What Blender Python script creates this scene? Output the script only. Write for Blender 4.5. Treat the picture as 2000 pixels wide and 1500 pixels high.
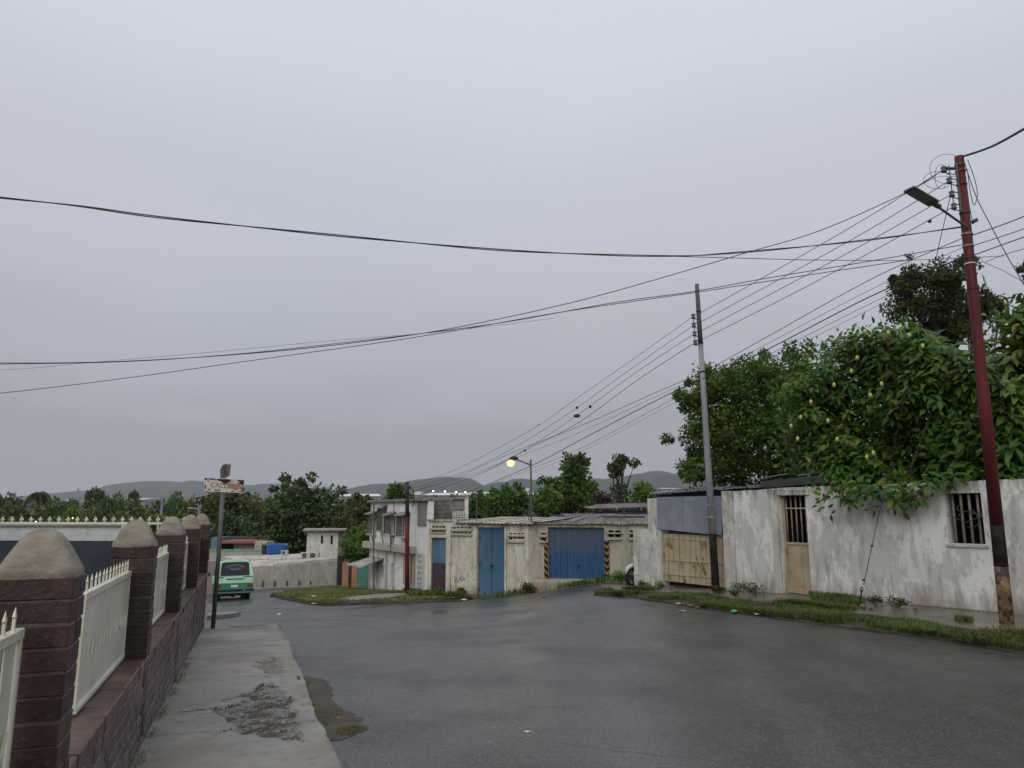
import bpy, bmesh, math, random
import numpy as np
from mathutils import Vector, Matrix
from mathutils.geometry import delaunay_2d_cdt

for o in list(bpy.data.objects): bpy.data.objects.remove(o)
SC = bpy.context.scene
COL = SC.collection
R = math.radians
rnd = random.Random(7)
nr = np.random.default_rng(11)

# ------------------------------------------------------------------ camera
EYE = 1.65
PITCH = R(9.7)
FPX = 1450.0
cam_d = bpy.data.cameras.new('camera'); cam = bpy.data.objects.new('camera', cam_d); COL.objects.link(cam)
cam_d.sensor_width = 36; cam_d.lens = 36*FPX/2000; cam_d.clip_start = 0.05; cam_d.clip_end = 20000
cam.location = (0, 0, EYE); cam.rotation_euler = (math.pi/2+PITCH, 0, 0)
SC.camera = cam

# ------------------------------------------------------------------ world: overcast cloud deck over a Nishita sky
W = bpy.data.worlds.new('World'); SC.world = W; W.use_nodes = True
nt = W.node_tree; nt.nodes.clear()
def wn(t, **k):
    n = nt.nodes.new(t)
    for a, b in k.items(): setattr(n, a, b)
    return n
SUN_EL, SUN_ROT = R(38), R(198)
sky = wn('ShaderNodeTexSky', sky_type='NISHITA', sun_disc=False, sun_elevation=SUN_EL, sun_rotation=SUN_ROT)
bg1 = wn('ShaderNodeBackground'); bg1.inputs[1].default_value = 0.004
nt.links.new(sky.outputs[0], bg1.inputs[0])
tc = wn('ShaderNodeTexCoord'); sep = wn('ShaderNodeSeparateXYZ'); nt.links.new(tc.outputs['Generated'], sep.inputs[0])
zc = wn('ShaderNodeMath', operation='MAXIMUM'); nt.links.new(sep.outputs[2], zc.inputs[0]); zc.inputs[1].default_value = 0.0
za = wn('ShaderNodeMath', operation='ADD'); nt.links.new(zc.outputs[0], za.inputs[0]); za.inputs[1].default_value = 0.16
dx = wn('ShaderNodeMath', operation='DIVIDE'); nt.links.new(sep.outputs[0], dx.inputs[0]); nt.links.new(za.outputs[0], dx.inputs[1])
dy = wn('ShaderNodeMath', operation='DIVIDE'); nt.links.new(sep.outputs[1], dy.inputs[0]); nt.links.new(za.outputs[0], dy.inputs[1])
cmb = wn('ShaderNodeCombineXYZ'); nt.links.new(dx.outputs[0], cmb.inputs[0]); nt.links.new(dy.outputs[0], cmb.inputs[1])
n1 = wn('ShaderNodeTexNoise'); n1.inputs['Scale'].default_value = 1.1; n1.inputs['Detail'].default_value = 5; n1.inputs['Roughness'].default_value = .45
nt.links.new(cmb.outputs[0], n1.inputs['Vector'])
zn = wn('ShaderNodeMath', operation='MULTIPLY_ADD'); nt.links.new(n1.outputs[0], zn.inputs[0]); zn.inputs[1].default_value = 0.15
nt.links.new(zc.outputs[0], zn.inputs[2])
zs = wn('ShaderNodeMath', operation='SUBTRACT'); nt.links.new(zn.outputs[0], zs.inputs[0]); zs.inputs[1].default_value = 0.075
rp = wn('ShaderNodeValToRGB'); nt.links.new(zs.outputs[0], rp.inputs[0])
cr = rp.color_ramp; cr.interpolation = 'EASE'
stops = [(0.0, (.335, .342, .362)), (.09, (.345, .352, .382)), (.20, (.437, .449, .490)), (.36, (.545, .565, .618)), (.60, (.66, .695, .755)), (1.0, (1.0, 1.02, 1.05))]
cr.elements[0].position, cr.elements[0].color = stops[0][0], (*stops[0][1], 1)
cr.elements[1].position, cr.elements[1].color = stops[-1][0], (*stops[-1][1], 1)
for p, c in stops[1:-1]:
    e = cr.elements.new(p); e.color = (*c, 1)
# slightly warmer cloud in some parts of the deck
n2 = wn('ShaderNodeTexNoise'); n2.inputs['Scale'].default_value = .35; n2.inputs['Detail'].default_value = 2
nt.links.new(cmb.outputs[0], n2.inputs['Vector'])
r2 = wn('ShaderNodeValToRGB'); r2.color_ramp.elements[0].position = .4; r2.color_ramp.elements[1].position = .62
r2.color_ramp.elements[0].color = (.97, 1.0, 1.03, 1); r2.color_ramp.elements[1].color = (1.04, 1.0, 1.01, 1)
nt.links.new(n2.outputs[0], r2.inputs[0])
mx = wn('ShaderNodeMix', data_type='RGBA', blend_type='MULTIPLY'); mx.inputs[0].default_value = 1
nt.links.new(rp.outputs[0], mx.inputs[6]); nt.links.new(r2.outputs[0], mx.inputs[7])
bg2 = wn('ShaderNodeBackground'); nt.links.new(mx.outputs[2], bg2.inputs[0]); bg2.inputs[1].default_value = 1.0
ad = wn('ShaderNodeAddShader'); nt.links.new(bg1.outputs[0], ad.inputs[0]); nt.links.new(bg2.outputs[0], ad.inputs[1])
wo = wn('ShaderNodeOutputWorld'); nt.links.new(ad.outputs[0], wo.inputs[0])

sl = bpy.data.lights.new('sun', 'SUN'); sl.energy = 1.15; sl.angle = R(50); sl.color = (1, .96, .9)
so = bpy.data.objects.new('sun', sl); COL.objects.link(so)
sd = Vector((math.sin(SUN_ROT)*math.cos(SUN_EL), math.cos(SUN_ROT)*math.cos(SUN_EL), math.sin(SUN_EL)))
so.rotation_euler = sd.to_track_quat('Z', 'Y').to_euler(); so.location = (0, 0, 30)

SC.view_settings.view_transform = 'Standard'; SC.view_settings.look = 'None'
SC.view_settings.exposure = 0.0; SC.view_settings.gamma = 1; SC.view_settings.use_curve_mapping = False

# ------------------------------------------------------------------ measuring helpers
CT, ST = math.cos(PITCH), math.sin(PITCH)
def ray(px, py):
    u = (px-1000)/FPX; v = (750-py)/FPX
    return Vector((u, CT-v*ST, ST+v*CT))
def at(px, py, Y):
    r = ray(px, py); return r*(Y/r.y)+Vector((0, 0, EYE))

HA = R(-19.117)
U = Vector((math.sin(HA), math.cos(HA), 0)); N = Vector((-U.y, U.x, 0))     # along / to the left of the pavement
def FW(d, o, z): return U*d+N*o+Vector((0, 0, z))
SLOPE = .038

# terrain: thin plate through measured points
cps = []
for d in (-6, 0, 4, 8, 12, 16):
    for o in (-.75, 1.0, 4.5):
        p = FW(d, o, 0); cps.append((p.x, p.y, -SLOPE*d-.13))
cps += [(5, 0, -.2), (9, 3, -.2), (4, 8, -.36), (12, 8, -.28), (16, 14, -.35), (12, 24, -.7), (22, 25, -.6), (25, 40, -1.0)]
for px, py, Y, off in [(2000, 1275, 11.7, 0), (2000, 1205, 14, -.12), (1590, 1165, 17.8, -.12), (1430, 1150, 20.5, -.12), (1290, 1145, 22.1, -.12),
        (1160, 1162, 22, 0), (1000, 1200, 19.7, 0), (1000, 1182, 25.5, 0), (980, 1169, 32, 0), (1220, 1140, 28, 0), (1030, 1158, 32, 0), (1100, 1149, 31.2, 0),
        (1200, 1138, 30, 0), (1250, 1132, 32, 0), (870, 1170, 33.2, 0), (835, 1166, 34, 0), (720, 1158, 41, 0), (640, 1183, 31, 0), (760, 1178, 31.5, 0),
        (900, 1173, 31.5, 0), (530, 1166, 36.5, 0), (458, 1172, 36.8, 0), (430, 1190, 28, 0), (480, 1200, 22, 0), (600, 1150, 45, 0), (657, 1143, 49, 0),
        (500, 1152, 46, 0), (410, 1160, 44, 0), (700, 1155, 43, 0)]:
    p = at(px, py, Y); cps.append((p.x, p.y, p.z+off))
cps += [(-15, 60, -4.6), (-35, 60, -5.2), (0, 55, -3.9), (20, 60, -2.5), (-30, 38, -3.6), (-25, 22, -2.2), (-14, 10, -1.0), (-12, 2, -.4)]
cp = np.array(cps)
def _phi(r2): return np.where(r2 > 1e-9, r2*np.log(np.maximum(r2, 1e-9))*.5, 0)
nC = len(cp)
K = _phi(((cp[:, None, :2]-cp[None, :, :2])**2).sum(-1)) + np.eye(nC)*0.8
Pm = np.hstack([np.ones((nC, 1)), cp[:, :2]])
A_ = np.vstack([np.hstack([K, Pm]), np.hstack([Pm.T, np.zeros((3, 3))])])
sol = np.linalg.solve(A_, np.concatenate([cp[:, 2], np.zeros(3)]))
def Garr(x, y):
    x = np.asarray(x, float); y = np.asarray(y, float); sh = x.shape
    xf, yf = x.ravel(), y.ravel()
    xc, yc = np.clip(xf, -45, 40), np.clip(yf, -10, 75)
    r2 = (xc[:, None]-cp[:, 0])**2+(yc[:, None]-cp[:, 1])**2
    z = _phi(r2)@sol[:nC]+sol[nC]+sol[nC+1]*xc+sol[nC+2]*yc
    zf = np.interp(yf, [60, 100, 200, 600, 1200, 2500, 4500], [-5.2, -8.5, -11, -9, -2, 4, 8])
    t = np.clip((yf-50)/35, 0, 1); t = t*t*(3-2*t)
    return (z*(1-t)+zf*t).reshape(sh)
def G(x, y): return float(Garr(np.array([x]), np.array([y]))[0])
def gp(px, py, lo=3.0, hi=80.0, off=0.0):
    r = ray(px, py); ys = np.geomspace(lo, hi, 220)
    z = EYE+r.z/r.y*ys; g = Garr(r.x/r.y*ys, ys)+off
    i = np.argmax(z < g)
    if not (z < g).any(): i = len(ys)-1
    if i > 0:
        a, b = z[i-1]-g[i-1], g[i]-z[i]; f = a/(a+b) if a+b > 0 else 0; y = ys[i-1]+(ys[i]-ys[i-1])*f
    else: y = ys[0]
    return Vector((r.x/r.y*y, y, G(r.x/r.y*y, y)+off))

# ------------------------------------------------------------------ object helpers
def tag(o, label=None, cat=None, group=None, kind=None):
    if label: o['label'] = label
    if cat: o['category'] = cat
    if group: o['group'] = group
    if kind: o['kind'] = kind
    return o
def empty(name, loc, label=None, cat=None, group=None, kind=None, rz=0):
    o = bpy.data.objects.new(name, None); o.location = loc; o.rotation_euler.z = rz; o.empty_display_size = .3
    COL.objects.link(o); return tag(o, label, cat, group, kind)
def rootloc(o):
    v = Vector((0, 0, 0))
    while o: v = v+o.location; o = o.parent
    return v
def link(name, me, parent=None, loc=None, rot=None):
    o = bpy.data.objects.new(name, me)
    if loc is not None: o.location = loc
    if rot is not None: o.rotation_euler = rot
    COL.objects.link(o)
    if parent is not None: o.parent = parent
    return o
def mesh_np(name, V, F, mat=None, smooth=False):
    V = np.asarray(V, np.float32); F = np.asarray(F, np.int32); k = F.shape[1]
    me = bpy.data.meshes.new(name); me.vertices.add(len(V)); me.vertices.foreach_set('co', V.ravel())
    me.loops.add(F.size); me.loops.foreach_set('vertex_index', F.ravel())
    me.polygons.add(len(F)); me.polygons.foreach_set('loop_start', np.arange(0, F.size, k, dtype=np.int32))
    me.polygons.foreach_set('loop_total', np.full(len(F), k, np.int32))
    me.update(calc_edges=True); me.validate()
    if smooth: me.polygons.foreach_set('use_smooth', np.ones(len(F), bool))
    if mat: me.materials.append(mat)
    return me
class MB:
    def __init__(s): s.v = []; s.f = []
    def add(s, vs, fs):
        b = len(s.v); s.v += [Vector(p) for p in vs]; s.f += [tuple(i+b for i in f) for f in fs]; return s
    def par(s, o, a, b, c):          # parallelepiped from corner o and edges a,b,c
        o, a, b, c = Vector(o), Vector(a), Vector(b), Vector(c)
        vs = [o, o+a, o+a+b, o+b, o+c, o+a+c, o+a+b+c, o+b+c]
        fs = [(0, 3, 2, 1), (4, 5, 6, 7), (0, 1, 5, 4), (1, 2, 6, 5), (2, 3, 7, 6), (3, 0, 4, 7)]
        if a.cross(b).dot(c) < 0: fs = [f[::-1] for f in fs]
        return s.add(vs, fs)
    def box(s, x0, x1, y0, y1, z0, z1): return s.par((x0, y0, z0), (x1-x0, 0, 0), (0, y1-y0, 0), (0, 0, z1-z0))
    def tube(s, pts, r, n=8, caps=True):
        pts = [Vector(p) for p in pts]; m = len(pts)
        rs = r if isinstance(r, (list, tuple)) else [r]*m
        base = len(s.v); prev = None
        for i, p in enumerate(pts):
            t = (pts[min(i+1, m-1)]-pts[max(i-1, 0)]); t = t.normalized() if t.length > 1e-9 else Vector((0, 0, 1))
            if prev is None:
                h = Vector((0, 0, 1)) if abs(t.z) < .9 else Vector((1, 0, 0)); a = t.cross(h).normalized()
            else: a = (prev-t*prev.dot(t)); a = a.normalized() if a.length > 1e-6 else t.orthogonal().normalized()
            prev = a; b = t.cross(a)
            for k in range(n):
                w = 2*math.pi*k/n; s.v.append(p+(a*math.cos(w)+b*math.sin(w))*rs[i])
        for i in range(m-1):
            for k in range(n):
                k2 = (k+1) % n; s.f.append((base+i*n+k, base+i*n+k2, base+(i+1)*n+k2, base+(i+1)*n+k))
        if caps:
            s.f.append(tuple(base+k for k in range(n))[::-1]); s.f.append(tuple(base+(m-1)*n+k for k in range(n)))
        return s
    def ball(s, c, r, n=8, m=6, sc=(1, 1, 1)):
        c = Vector(c); b = len(s.v); s.v.append(c+Vector((0, 0, r*sc[2])))
        for i in range(1, m):
            a = math.pi*i/m
            for k in range(n):
                w = 2*math.pi*k/n; s.v.append(c+Vector((math.sin(a)*math.cos(w)*sc[0], math.sin(a)*math.sin(w)*sc[1], math.cos(a)*sc[2]))*r)
        s.v.append(c-Vector((0, 0, r*sc[2]))); e = len(s.v)-1
        for k in range(n): s.f.append((b, b+1+k, b+1+(k+1) % n)); s.f.append((e, b+1+(m-2)*n+(k+1) % n, b+1+(m-2)*n+k))
        for i in range(m-2):
            for k in range(n): k2 = (k+1) % n; s.f.append((b+1+i*n+k, b+1+(i+1)*n+k, b+1+(i+1)*n+k2, b+1+i*n+k2))
        return s
    def prism(s, poly, vec):          # polygon of 3d points swept by vec
        poly = [Vector(p) for p in poly]; vec = Vector(vec); n = len(poly)
        return s.add(poly+[p+vec for p in poly], [tuple(range(n))[::-1], tuple(range(n, 2*n))]+[(i, (i+1) % n, n+(i+1) % n, n+i) for i in range(n)])
    def build(s, name, mat, parent=None, origin=None, smooth=False, bevel=0, shade=None):
        off = rootloc(parent) if parent is not None else Vector(origin or (0, 0, 0))
        me = bpy.data.meshes.new(name); me.from_pydata([p-off for p in s.v], [], s.f)
        bm = bmesh.new(); bm.from_mesh(me); bmesh.ops.recalc_face_normals(bm, faces=bm.faces)
        if bevel: bmesh.ops.bevel(bm, geom=list(bm.edges), offset=bevel, segments=1, affect='EDGES')
        bm.to_mesh(me); bm.free()
        if smooth: me.polygons.foreach_set('use_smooth', np.ones(len(me.polygons), bool))
        me.materials.append(mat)
        return link(name, me, parent, None if parent is not None else off)

class Frame:                          # a vertical facade from A to B; out = towards the viewer
    def __init__(f, A, B):
        f.A = Vector((A[0], A[1], 0)); B = Vector((B[0], B[1], 0)); f.L = (B-f.A).length
        f.d = (B-f.A).normalized(); f.n = Vector((f.d.y, -f.d.x, 0))
        if f.n.dot(-f.A) < 0: f.n = -f.n
    def pt(f, s, z, out=0): return f.A+f.d*s+f.n*out+Vector((0, 0, z))
    def pix(f, px, py, out=0):
        r = ray(px, py); o = Vector((0, 0, EYE)); A = f.A+f.n*out
        t = (A-o).dot(f.n)/r.dot(f.n); q = o+r*t
        return (q-A).dot(f.d), q.z
    def s(f, px, py=1080): return f.pix(px, py)[0]
    def box(f, mb, s0, s1, z0, z1, o0, o1): return mb.par(f.pt(s0, z0, o0), f.d*(s1-s0), f.n*(o1-o0), Vector((0, 0, z1-z0)))
    def quad(f, mb, p, o0, o1):       # p: list of (s,z) outline, thickness o0..o1
        return mb.prism([f.pt(a, b, o0) for a, b in p], f.n*(o1-o0))
    def wall(f, mb, s0, s1, zb, zt, th, ops=(), seg=1.5):
        zb_ = zb if callable(zb) else (lambda s: zb); zt_ = zt if callable(zt) else (lambda s: zt)
        S = sorted(set([s0, s1]+[x for o in ops for x in (o[0], o[1]) if s0 < x < s1]+list(np.linspace(s0, s1, max(2, int((s1-s0)/seg))))))
        S = [x for i, x in enumerate(S) if i == 0 or x-S[i-1] > 1e-4]
        Z = sorted(set([x for o in ops for x in (o[2], o[3])]))
        nz = len(Z)+1
        def z(s, j): return zb_(s) if j == 0 else (zt_(s) if j == nz else Z[j-1])
        def solid(i, j):
            if i < 0 or j < 0 or i >= len(S)-1 or j >= nz: return False
            sm = (S[i]+S[i+1])/2
            lo = -1e9 if j == 0 else Z[j-1]; hi = 1e9 if j == nz-1 else Z[j]
            for o in ops:
                if o[0] < sm < o[1] and lo >= o[2]-1e-6 and hi <= o[3]+1e-6: return False
            return True
        for i in range(len(S)-1):
            for j in range(nz):
                if not solid(i, j): continue
                a, b = S[i], S[i+1]
                q = [(a, z(a, j)), (b, z(b, j)), (b, z(b, j+1)), (a, z(a, j+1))]
                mb.add([f.pt(x, y, 0) for x, y in q], [(0, 1, 2, 3)]); mb.add([f.pt(x, y, -th) for x, y in q], [(3, 2, 1, 0)])
                for (p, r_), nb in (((q[0], q[1]), (i, j-1)), ((q[1], q[2]), (i+1, j)), ((q[2], q[3]), (i, j+1)), ((q[3], q[0]), (i-1, j))):
                    if not solid(*nb): mb.add([f.pt(*p, 0), f.pt(*p, -th), f.pt(*r_, -th), f.pt(*r_, 0)], [(0, 1, 2, 3)])
        bmv = mb; return mb

# ------------------------------------------------------------------ materials
def newmat(name):
    m = bpy.data.materials.new(name); m.use_nodes = True; t = m.node_tree
    for n in list(t.nodes):
        if n.type != 'OUTPUT_MATERIAL' and n.type != 'BSDF_PRINCIPLED': t.nodes.remove(n)
    return m, t, t.nodes['Principled BSDF']
def node(t, ty, ins=None, **k):
    n = t.nodes.new(ty)
    for a, b in k.items(): setattr(n, a, b)
    for a, b in (ins or {}).items():
        if hasattr(b, 'is_linked') or b.__class__.__name__.startswith('NodeSocket'): t.links.new(b, n.inputs[a])
        else: n.inputs[a].default_value = b
    return n
def c4(c): return (c[0], c[1], c[2], 1)
def coords(t, stretch=(1, 1, 1), kind='pos'):
    if kind == 'pos': v = node(t, 'ShaderNodeNewGeometry').outputs['Position']
    else: v = node(t, 'ShaderNodeTexCoord').outputs['Object']
    return node(t, 'ShaderNodeMapping', {'Vector': v, 'Scale': stretch}).outputs[0]
def nz(t, v, scale, detail=5, rough=.55): return node(t, 'ShaderNodeTexNoise', {'Vector': v, 'Scale': scale, 'Detail': detail, 'Roughness': rough}).outputs[0]
def step(t, x, lo, hi, a=0., b=1.): return node(t, 'ShaderNodeMapRange', {'Value': x, 'From Min': lo, 'From Max': hi, 'To Min': a, 'To Max': b}).outputs[0]
def mixc(t, f, a, b):
    n = node(t, 'ShaderNodeMix', data_type='RGBA')
    for i, x in ((0, f), (6, a), (7, b)):
        if isinstance(x, (int, float)): n.inputs[i].default_value = x
        elif isinstance(x, tuple): n.inputs[i].default_value = c4(x)
        else: t.links.new(x, n.inputs[i])
    return n.outputs[2]
def mul(t, a, b):
    n = node(t, 'ShaderNodeMath', operation='MULTIPLY')
    for i, x in ((0, a), (1, b)):
        if isinstance(x, (int, float)): n.inputs[i].default_value = x
        else: t.links.new(x, n.inputs[i])
    return n.outputs[0]
def bump(t, b, h, strength, dist=.01):
    n = node(t, 'ShaderNodeBump', {'Height': h, 'Strength': strength, 'Distance': dist}); t.links.new(n.outputs[0], b.inputs['Normal'])
def M(name, c1, c2=None, c3=None, s1=3, s2=12, st=(1, 1, 1), st2=None, lo=.42, hi=.6, lo3=.58, hi3=.68, rough=.8, rvar=.1, bmp=.3, bs=60, spec=.4, metal=0, obj=0, isl=0, kind='pos', trans=0, emit=None):
    m, t, b = newmat(name); v = coords(t, st, kind)
    col = c1
    if c2 is not None: col = mixc(t, step(t, nz(t, v, s1), lo, hi), c1, c2)
    if c3 is not None:
        v2 = coords(t, st2 or st, kind); col = mixc(t, step(t, nz(t, v2, s2), lo3, hi3), col, c3)
    for amt, sock in ((obj, lambda: node(t, 'ShaderNodeObjectInfo').outputs['Random']), (isl, lambda: node(t, 'ShaderNodeNewGeometry').outputs['Random Per Island'])):
        if amt:
            h = node(t, 'ShaderNodeHueSaturation', {'Value': step(t, sock(), 0, 1, 1-amt, 1+amt)})
            if isinstance(col, tuple): h.inputs['Color'].default_value = c4(col)
            else: t.links.new(col, h.inputs['Color'])
            col = h.outputs[0]
    if isinstance(col, tuple): b.inputs['Base Color'].default_value = c4(col)
    else: t.links.new(col, b.inputs['Base Color'])
    if rvar: t.links.new(step(t, nz(t, v, s1*2), .3, .7, rough-rvar, rough+rvar), b.inputs['Roughness'])
    else: b.inputs['Roughness'].default_value = rough
    b.inputs['Specular IOR Level'].default_value = spec; b.inputs['Metallic'].default_value = metal
    if bmp: bump(t, b, nz(t, coords(t, (1, 1, 1), kind), bs, 4), bmp)
    if emit: b.inputs['Emission Color'].default_value = c4(emit[0]); b.inputs['Emission Strength'].default_value = emit[1]
    if trans:
        tr = node(t, 'ShaderNodeBsdfTranslucent')
        if isinstance(col, tuple): tr.inputs[0].default_value = c4(col)
        else: t.links.new(col, tr.inputs[0])
        ms = node(t, 'ShaderNodeMixShader', {0: trans, 1: b.outputs[0], 2: tr.outputs[0]})
        t.links.new(ms.outputs[0], t.nodes['Material Output'].inputs[0])
    return m
def leafmat(name, cs, rough=.5, trans=.25, spec=.4, nsc=.9):
    """random leaf colour from a list of (position, colour)"""
    m, t, b = newmat(name); r = node(t, 'ShaderNodeNewGeometry').outputs['Random Per Island']
    o = node(t, 'ShaderNodeObjectInfo').outputs['Random']
    s = node(t, 'ShaderNodeMath', {0: r, 1: o}, operation='ADD').outputs[0]
    s = node(t, 'ShaderNodeMath', {0: s}, operation='FRACT').outputs[0]
    rp = node(t, 'ShaderNodeValToRGB', {0: s}); e = rp.color_ramp.elements
    e[0].position, e[0].color = cs[0][0], c4(cs[0][1]); e[1].position, e[1].color = cs[-1][0], c4(cs[-1][1])
    for p, c in cs[1:-1]: x = e.new(p); x.color = c4(c)
    pos = node(t, 'ShaderNodeNewGeometry').outputs['Position']
    cn = node(t, 'ShaderNodeHueSaturation', {'Color': rp.outputs[0], 'Value': step(t, nz(t, pos, nsc, 3), .36, .64, .68, 1.38), 'Hue': step(t, nz(t, pos, nsc*.6, 2), .35, .65, .475, .51)}).outputs[0]
    t.links.new(cn, b.inputs['Base Color']); b.inputs['Roughness'].default_value = rough; b.inputs['Specular IOR Level'].default_value = spec
    tr = node(t, 'ShaderNodeBsdfTranslucent', {0: cn})
    ms = node(t, 'ShaderNodeMixShader', {0: trans, 1: b.outputs[0], 2: tr.outputs[0]}); t.links.new(ms.outputs[0], t.nodes['Material Output'].inputs[0])
    return m

def asphalt_mat():
    m, t, b = newmat('wet_asphalt'); v = coords(t)
    wv = node(t, 'ShaderNodeVectorMath', {0: v, 1: node(t, 'ShaderNodeTexNoise', {'Vector': v, 'Scale': .35, 'Detail': 2.}).outputs[1]}, operation='ADD').outputs[0]
    big = nz(t, v, .22, 4); mid = nz(t, v, 1.3, 7, .62)
    col = mixc(t, step(t, mid, .36, .66), (.028, .027, .025), (.046, .044, .040))
    col = mixc(t, mul(t, step(t, big, .46, .60), .7), col, (.057, .054, .049))
    # worn wheel tracks following the road, paler where the stone shows
    mp = node(t, 'ShaderNodeMapping', {'Vector': wv, 'Rotation': (0, 0, R(-22)), 'Scale': (.75, .07, 1)}).outputs[0]
    col = mixc(t, mul(t, step(t, nz(t, mp, 1.2, 5), .50, .66), .5), col, (.080, .078, .076))
    col = mixc(t, mul(t, step(t, nz(t, node(t, 'ShaderNodeMapping', {'Vector': wv, 'Rotation': (0, 0, R(-22)), 'Scale': (1.6, .2, 1)}).outputs[0], 1.7, 5), .58, .70), .5), col, (.028, .027, .026))
    vo = node(t, 'ShaderNodeTexVoronoi', {'Vector': v, 'Scale': 60.}); vr = node(t, 'ShaderNodeSeparateColor', {0: vo.outputs['Color']}).outputs[0]
    col = mixc(t, mul(t, step(t, vr, .80, 1.), .55), col, (.17, .16, .145))
    col = mixc(t, mul(t, step(t, vr, .22, .0), .7), col, (.020, .020, .020))
    for sc, th, c_ in ((9., .955, (.30, .28, .25)), (3.1, .965, (.14, .135, .13)), (5., .95, (.018, .017, .016))):
        w2 = node(t, 'ShaderNodeVectorMath', {0: v, 1: node(t, 'ShaderNodeTexNoise', {'Vector': v, 'Scale': sc*2}).outputs[1]}, operation='ADD').outputs[0]
        vo2 = node(t, 'ShaderNodeTexVoronoi', {'Vector': w2, 'Scale': sc}); vr2 = node(t, 'ShaderNodeSeparateColor', {0: vo2.outputs['Color']}).outputs[1]
        col = mixc(t, mul(t, mul(t, step(t, vo2.outputs['Distance'], .20, .14), step(t, vr2, th, th+.01)), .8), col, c_)
    vc = node(t, 'ShaderNodeTexVoronoi', {'Vector': node(t, 'ShaderNodeVectorMath', {0: v, 1: node(t, 'ShaderNodeTexNoise', {'Vector': v, 'Scale': 1.5, 'Detail': 6.}).outputs[1]}, operation='ADD').outputs[0], 'Scale': .38}, feature='DISTANCE_TO_EDGE')
    crack = mul(t, step(t, vc.outputs[0], .011, .003), step(t, nz(t, v, .4, 2), .47, .54))
    col = mixc(t, mul(t, crack, .35), col, (.012, .012, .012))
    t.links.new(col, b.inputs['Base Color'])
    rr = step(t, nz(t, wv, .45, 5), .38, .62, .22, .52); t.links.new(rr, b.inputs['Roughness'])
    b.inputs['Specular IOR Level'].default_value = .5
    h = node(t, 'ShaderNodeMath', {0: vo.outputs['Distance'], 1: nz(t, v, 4, 6)}, operation='ADD').outputs[0]
    h = node(t, 'ShaderNodeMath', {0: h, 1: mul(t, crack, 1.5)}, operation='SUBTRACT').outputs[0]
    bump(t, b, h, .5, .006)
    return m
def pavement_mat(name, wet=.5, tint=(.25, .235, .205), dark=(.155, .145, .127)):
    m, t, b = newmat(name); v = coords(t)
    col = mixc(t, step(t, nz(t, v, 1.1, 8, .62), .36, .64), dark, tint)
    col = mixc(t, mul(t, step(t, nz(t, v, .6, 5), .52, .66), .7), col, (.17, .13, .10))
    col = mixc(t, mul(t, step(t, nz(t, v, 9, 6), .56, .68), .6), col, (.085, .08, .072))
    col = mixc(t, step(t, nz(t, v, 120, 2), .6, .72), col, (.30, .29, .27))
    t.links.new(col, b.inputs['Base Color'])
    t.links.new(step(t, nz(t, v, .9, 4), .38, .62, wet, wet+.3), b.inputs['Roughness'])
    h = node(t, 'ShaderNodeMath', {0: nz(t, v, 30, 6), 1: nz(t, v, 150, 2)}, operation='ADD').outputs[0]
    bump(t, b, h, .5, .005); return m
def plaster_mat(name, base, patch, dirt, moss, top=None, bot=None, lo=.47, hi=.50, streak=.5):
    """old limewash: flaked patches with hard edges, vertical runs of dirt, stained foot"""
    m, t, b = newmat(name); v = coords(t); vs = coords(t, (1.6, 1.6, .35))
    pn = nz(t, coords(t, (1, 1, .5)), 1.7, 10, .64)
    pf = step(t, pn, lo, hi)
    col = mixc(t, pf, base, patch)
    col = mixc(t, mul(t, step(t, nz(t, coords(t, (1, 1, .6)), 6.5, 8, .7), .56, .61), .55), col, moss)
    col = mixc(t, mul(t, step(t, nz(t, vs, 3.2, 6, .6), .52, .72), streak), col, dirt)
    col = mixc(t, mul(t, step(t, nz(t, v, .8, 4), .42, .62), .35), col, tuple(x*.72 for x in base))
    z = node(t, 'ShaderNodeSeparateXYZ', {0: node(t, 'ShaderNodeNewGeometry').outputs['Position']}).outputs[2]
    zn_ = node(t, 'ShaderNodeMath', {0: mul(t, nz(t, vs, 4, 7, .65), 1.3), 1: z}, operation='ADD').outputs[0]
    if bot is not None: col = mixc(t, mul(t, step(t, zn_, bot+1.2, bot+.75), .8), col, (.27, .22, .17))
    if top is not None:
        zt_ = node(t, 'ShaderNodeMath', {0: mul(t, nz(t, vs, 4, 7, .65), -1.6), 1: z}, operation='ADD').outputs[0]
        col = mixc(t, mul(t, step(t, zt_, top-1.05, top-.70), .8), col, (.085, .08, .068))
    t.links.new(col, b.inputs['Base Color']); b.inputs['Roughness'].default_value = .85; b.inputs['Specular IOR Level'].default_value = .25
    h = node(t, 'ShaderNodeMath', {0: pf, 1: mul(t, nz(t, v, 25, 7, .6), 1.5)}, operation='ADD').outputs[0]
    bump(t, b, h, .6, .008); return m

ASPH = asphalt_mat()
PAVE = pavement_mat('old_concrete'); PAVE_R = pavement_mat('wet_muddy_concrete', .12, (.15, .125, .10), (.085, .068, .054))
RUBBLE = M('exposed_aggregate', (.10, .093, .082), (.20, .185, .16), (.34, .32, .28), s1=22, s2=45, rough=.6, bmp=1, bs=90)
CRACK_RIMSHADE = M('crack_dirt_and_rim_shade', (.035, .030, .025), (.06, .052, .04), s1=20, rough=.8, bmp=.5)  # dirt in the cracks, also the painted shade on hollow rims
BRICK = M('dark_brown_brick', (.034, .0185, .018), (.052, .029, .027), (.08, .058, .052), s1=7, s2=30, lo3=.6, hi3=.72, rough=.5, rvar=.15, bmp=.6, bs=45, obj=.3, spec=.35)
BRICKW = M('weathered_brown_brick', (.092, .070, .066), (.135, .108, .100), (.19, .165, .15), s1=7, s2=25, lo3=.56, hi3=.7, rough=.6, rvar=.12, bmp=.6, bs=45, obj=.3, spec=.35)
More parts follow.
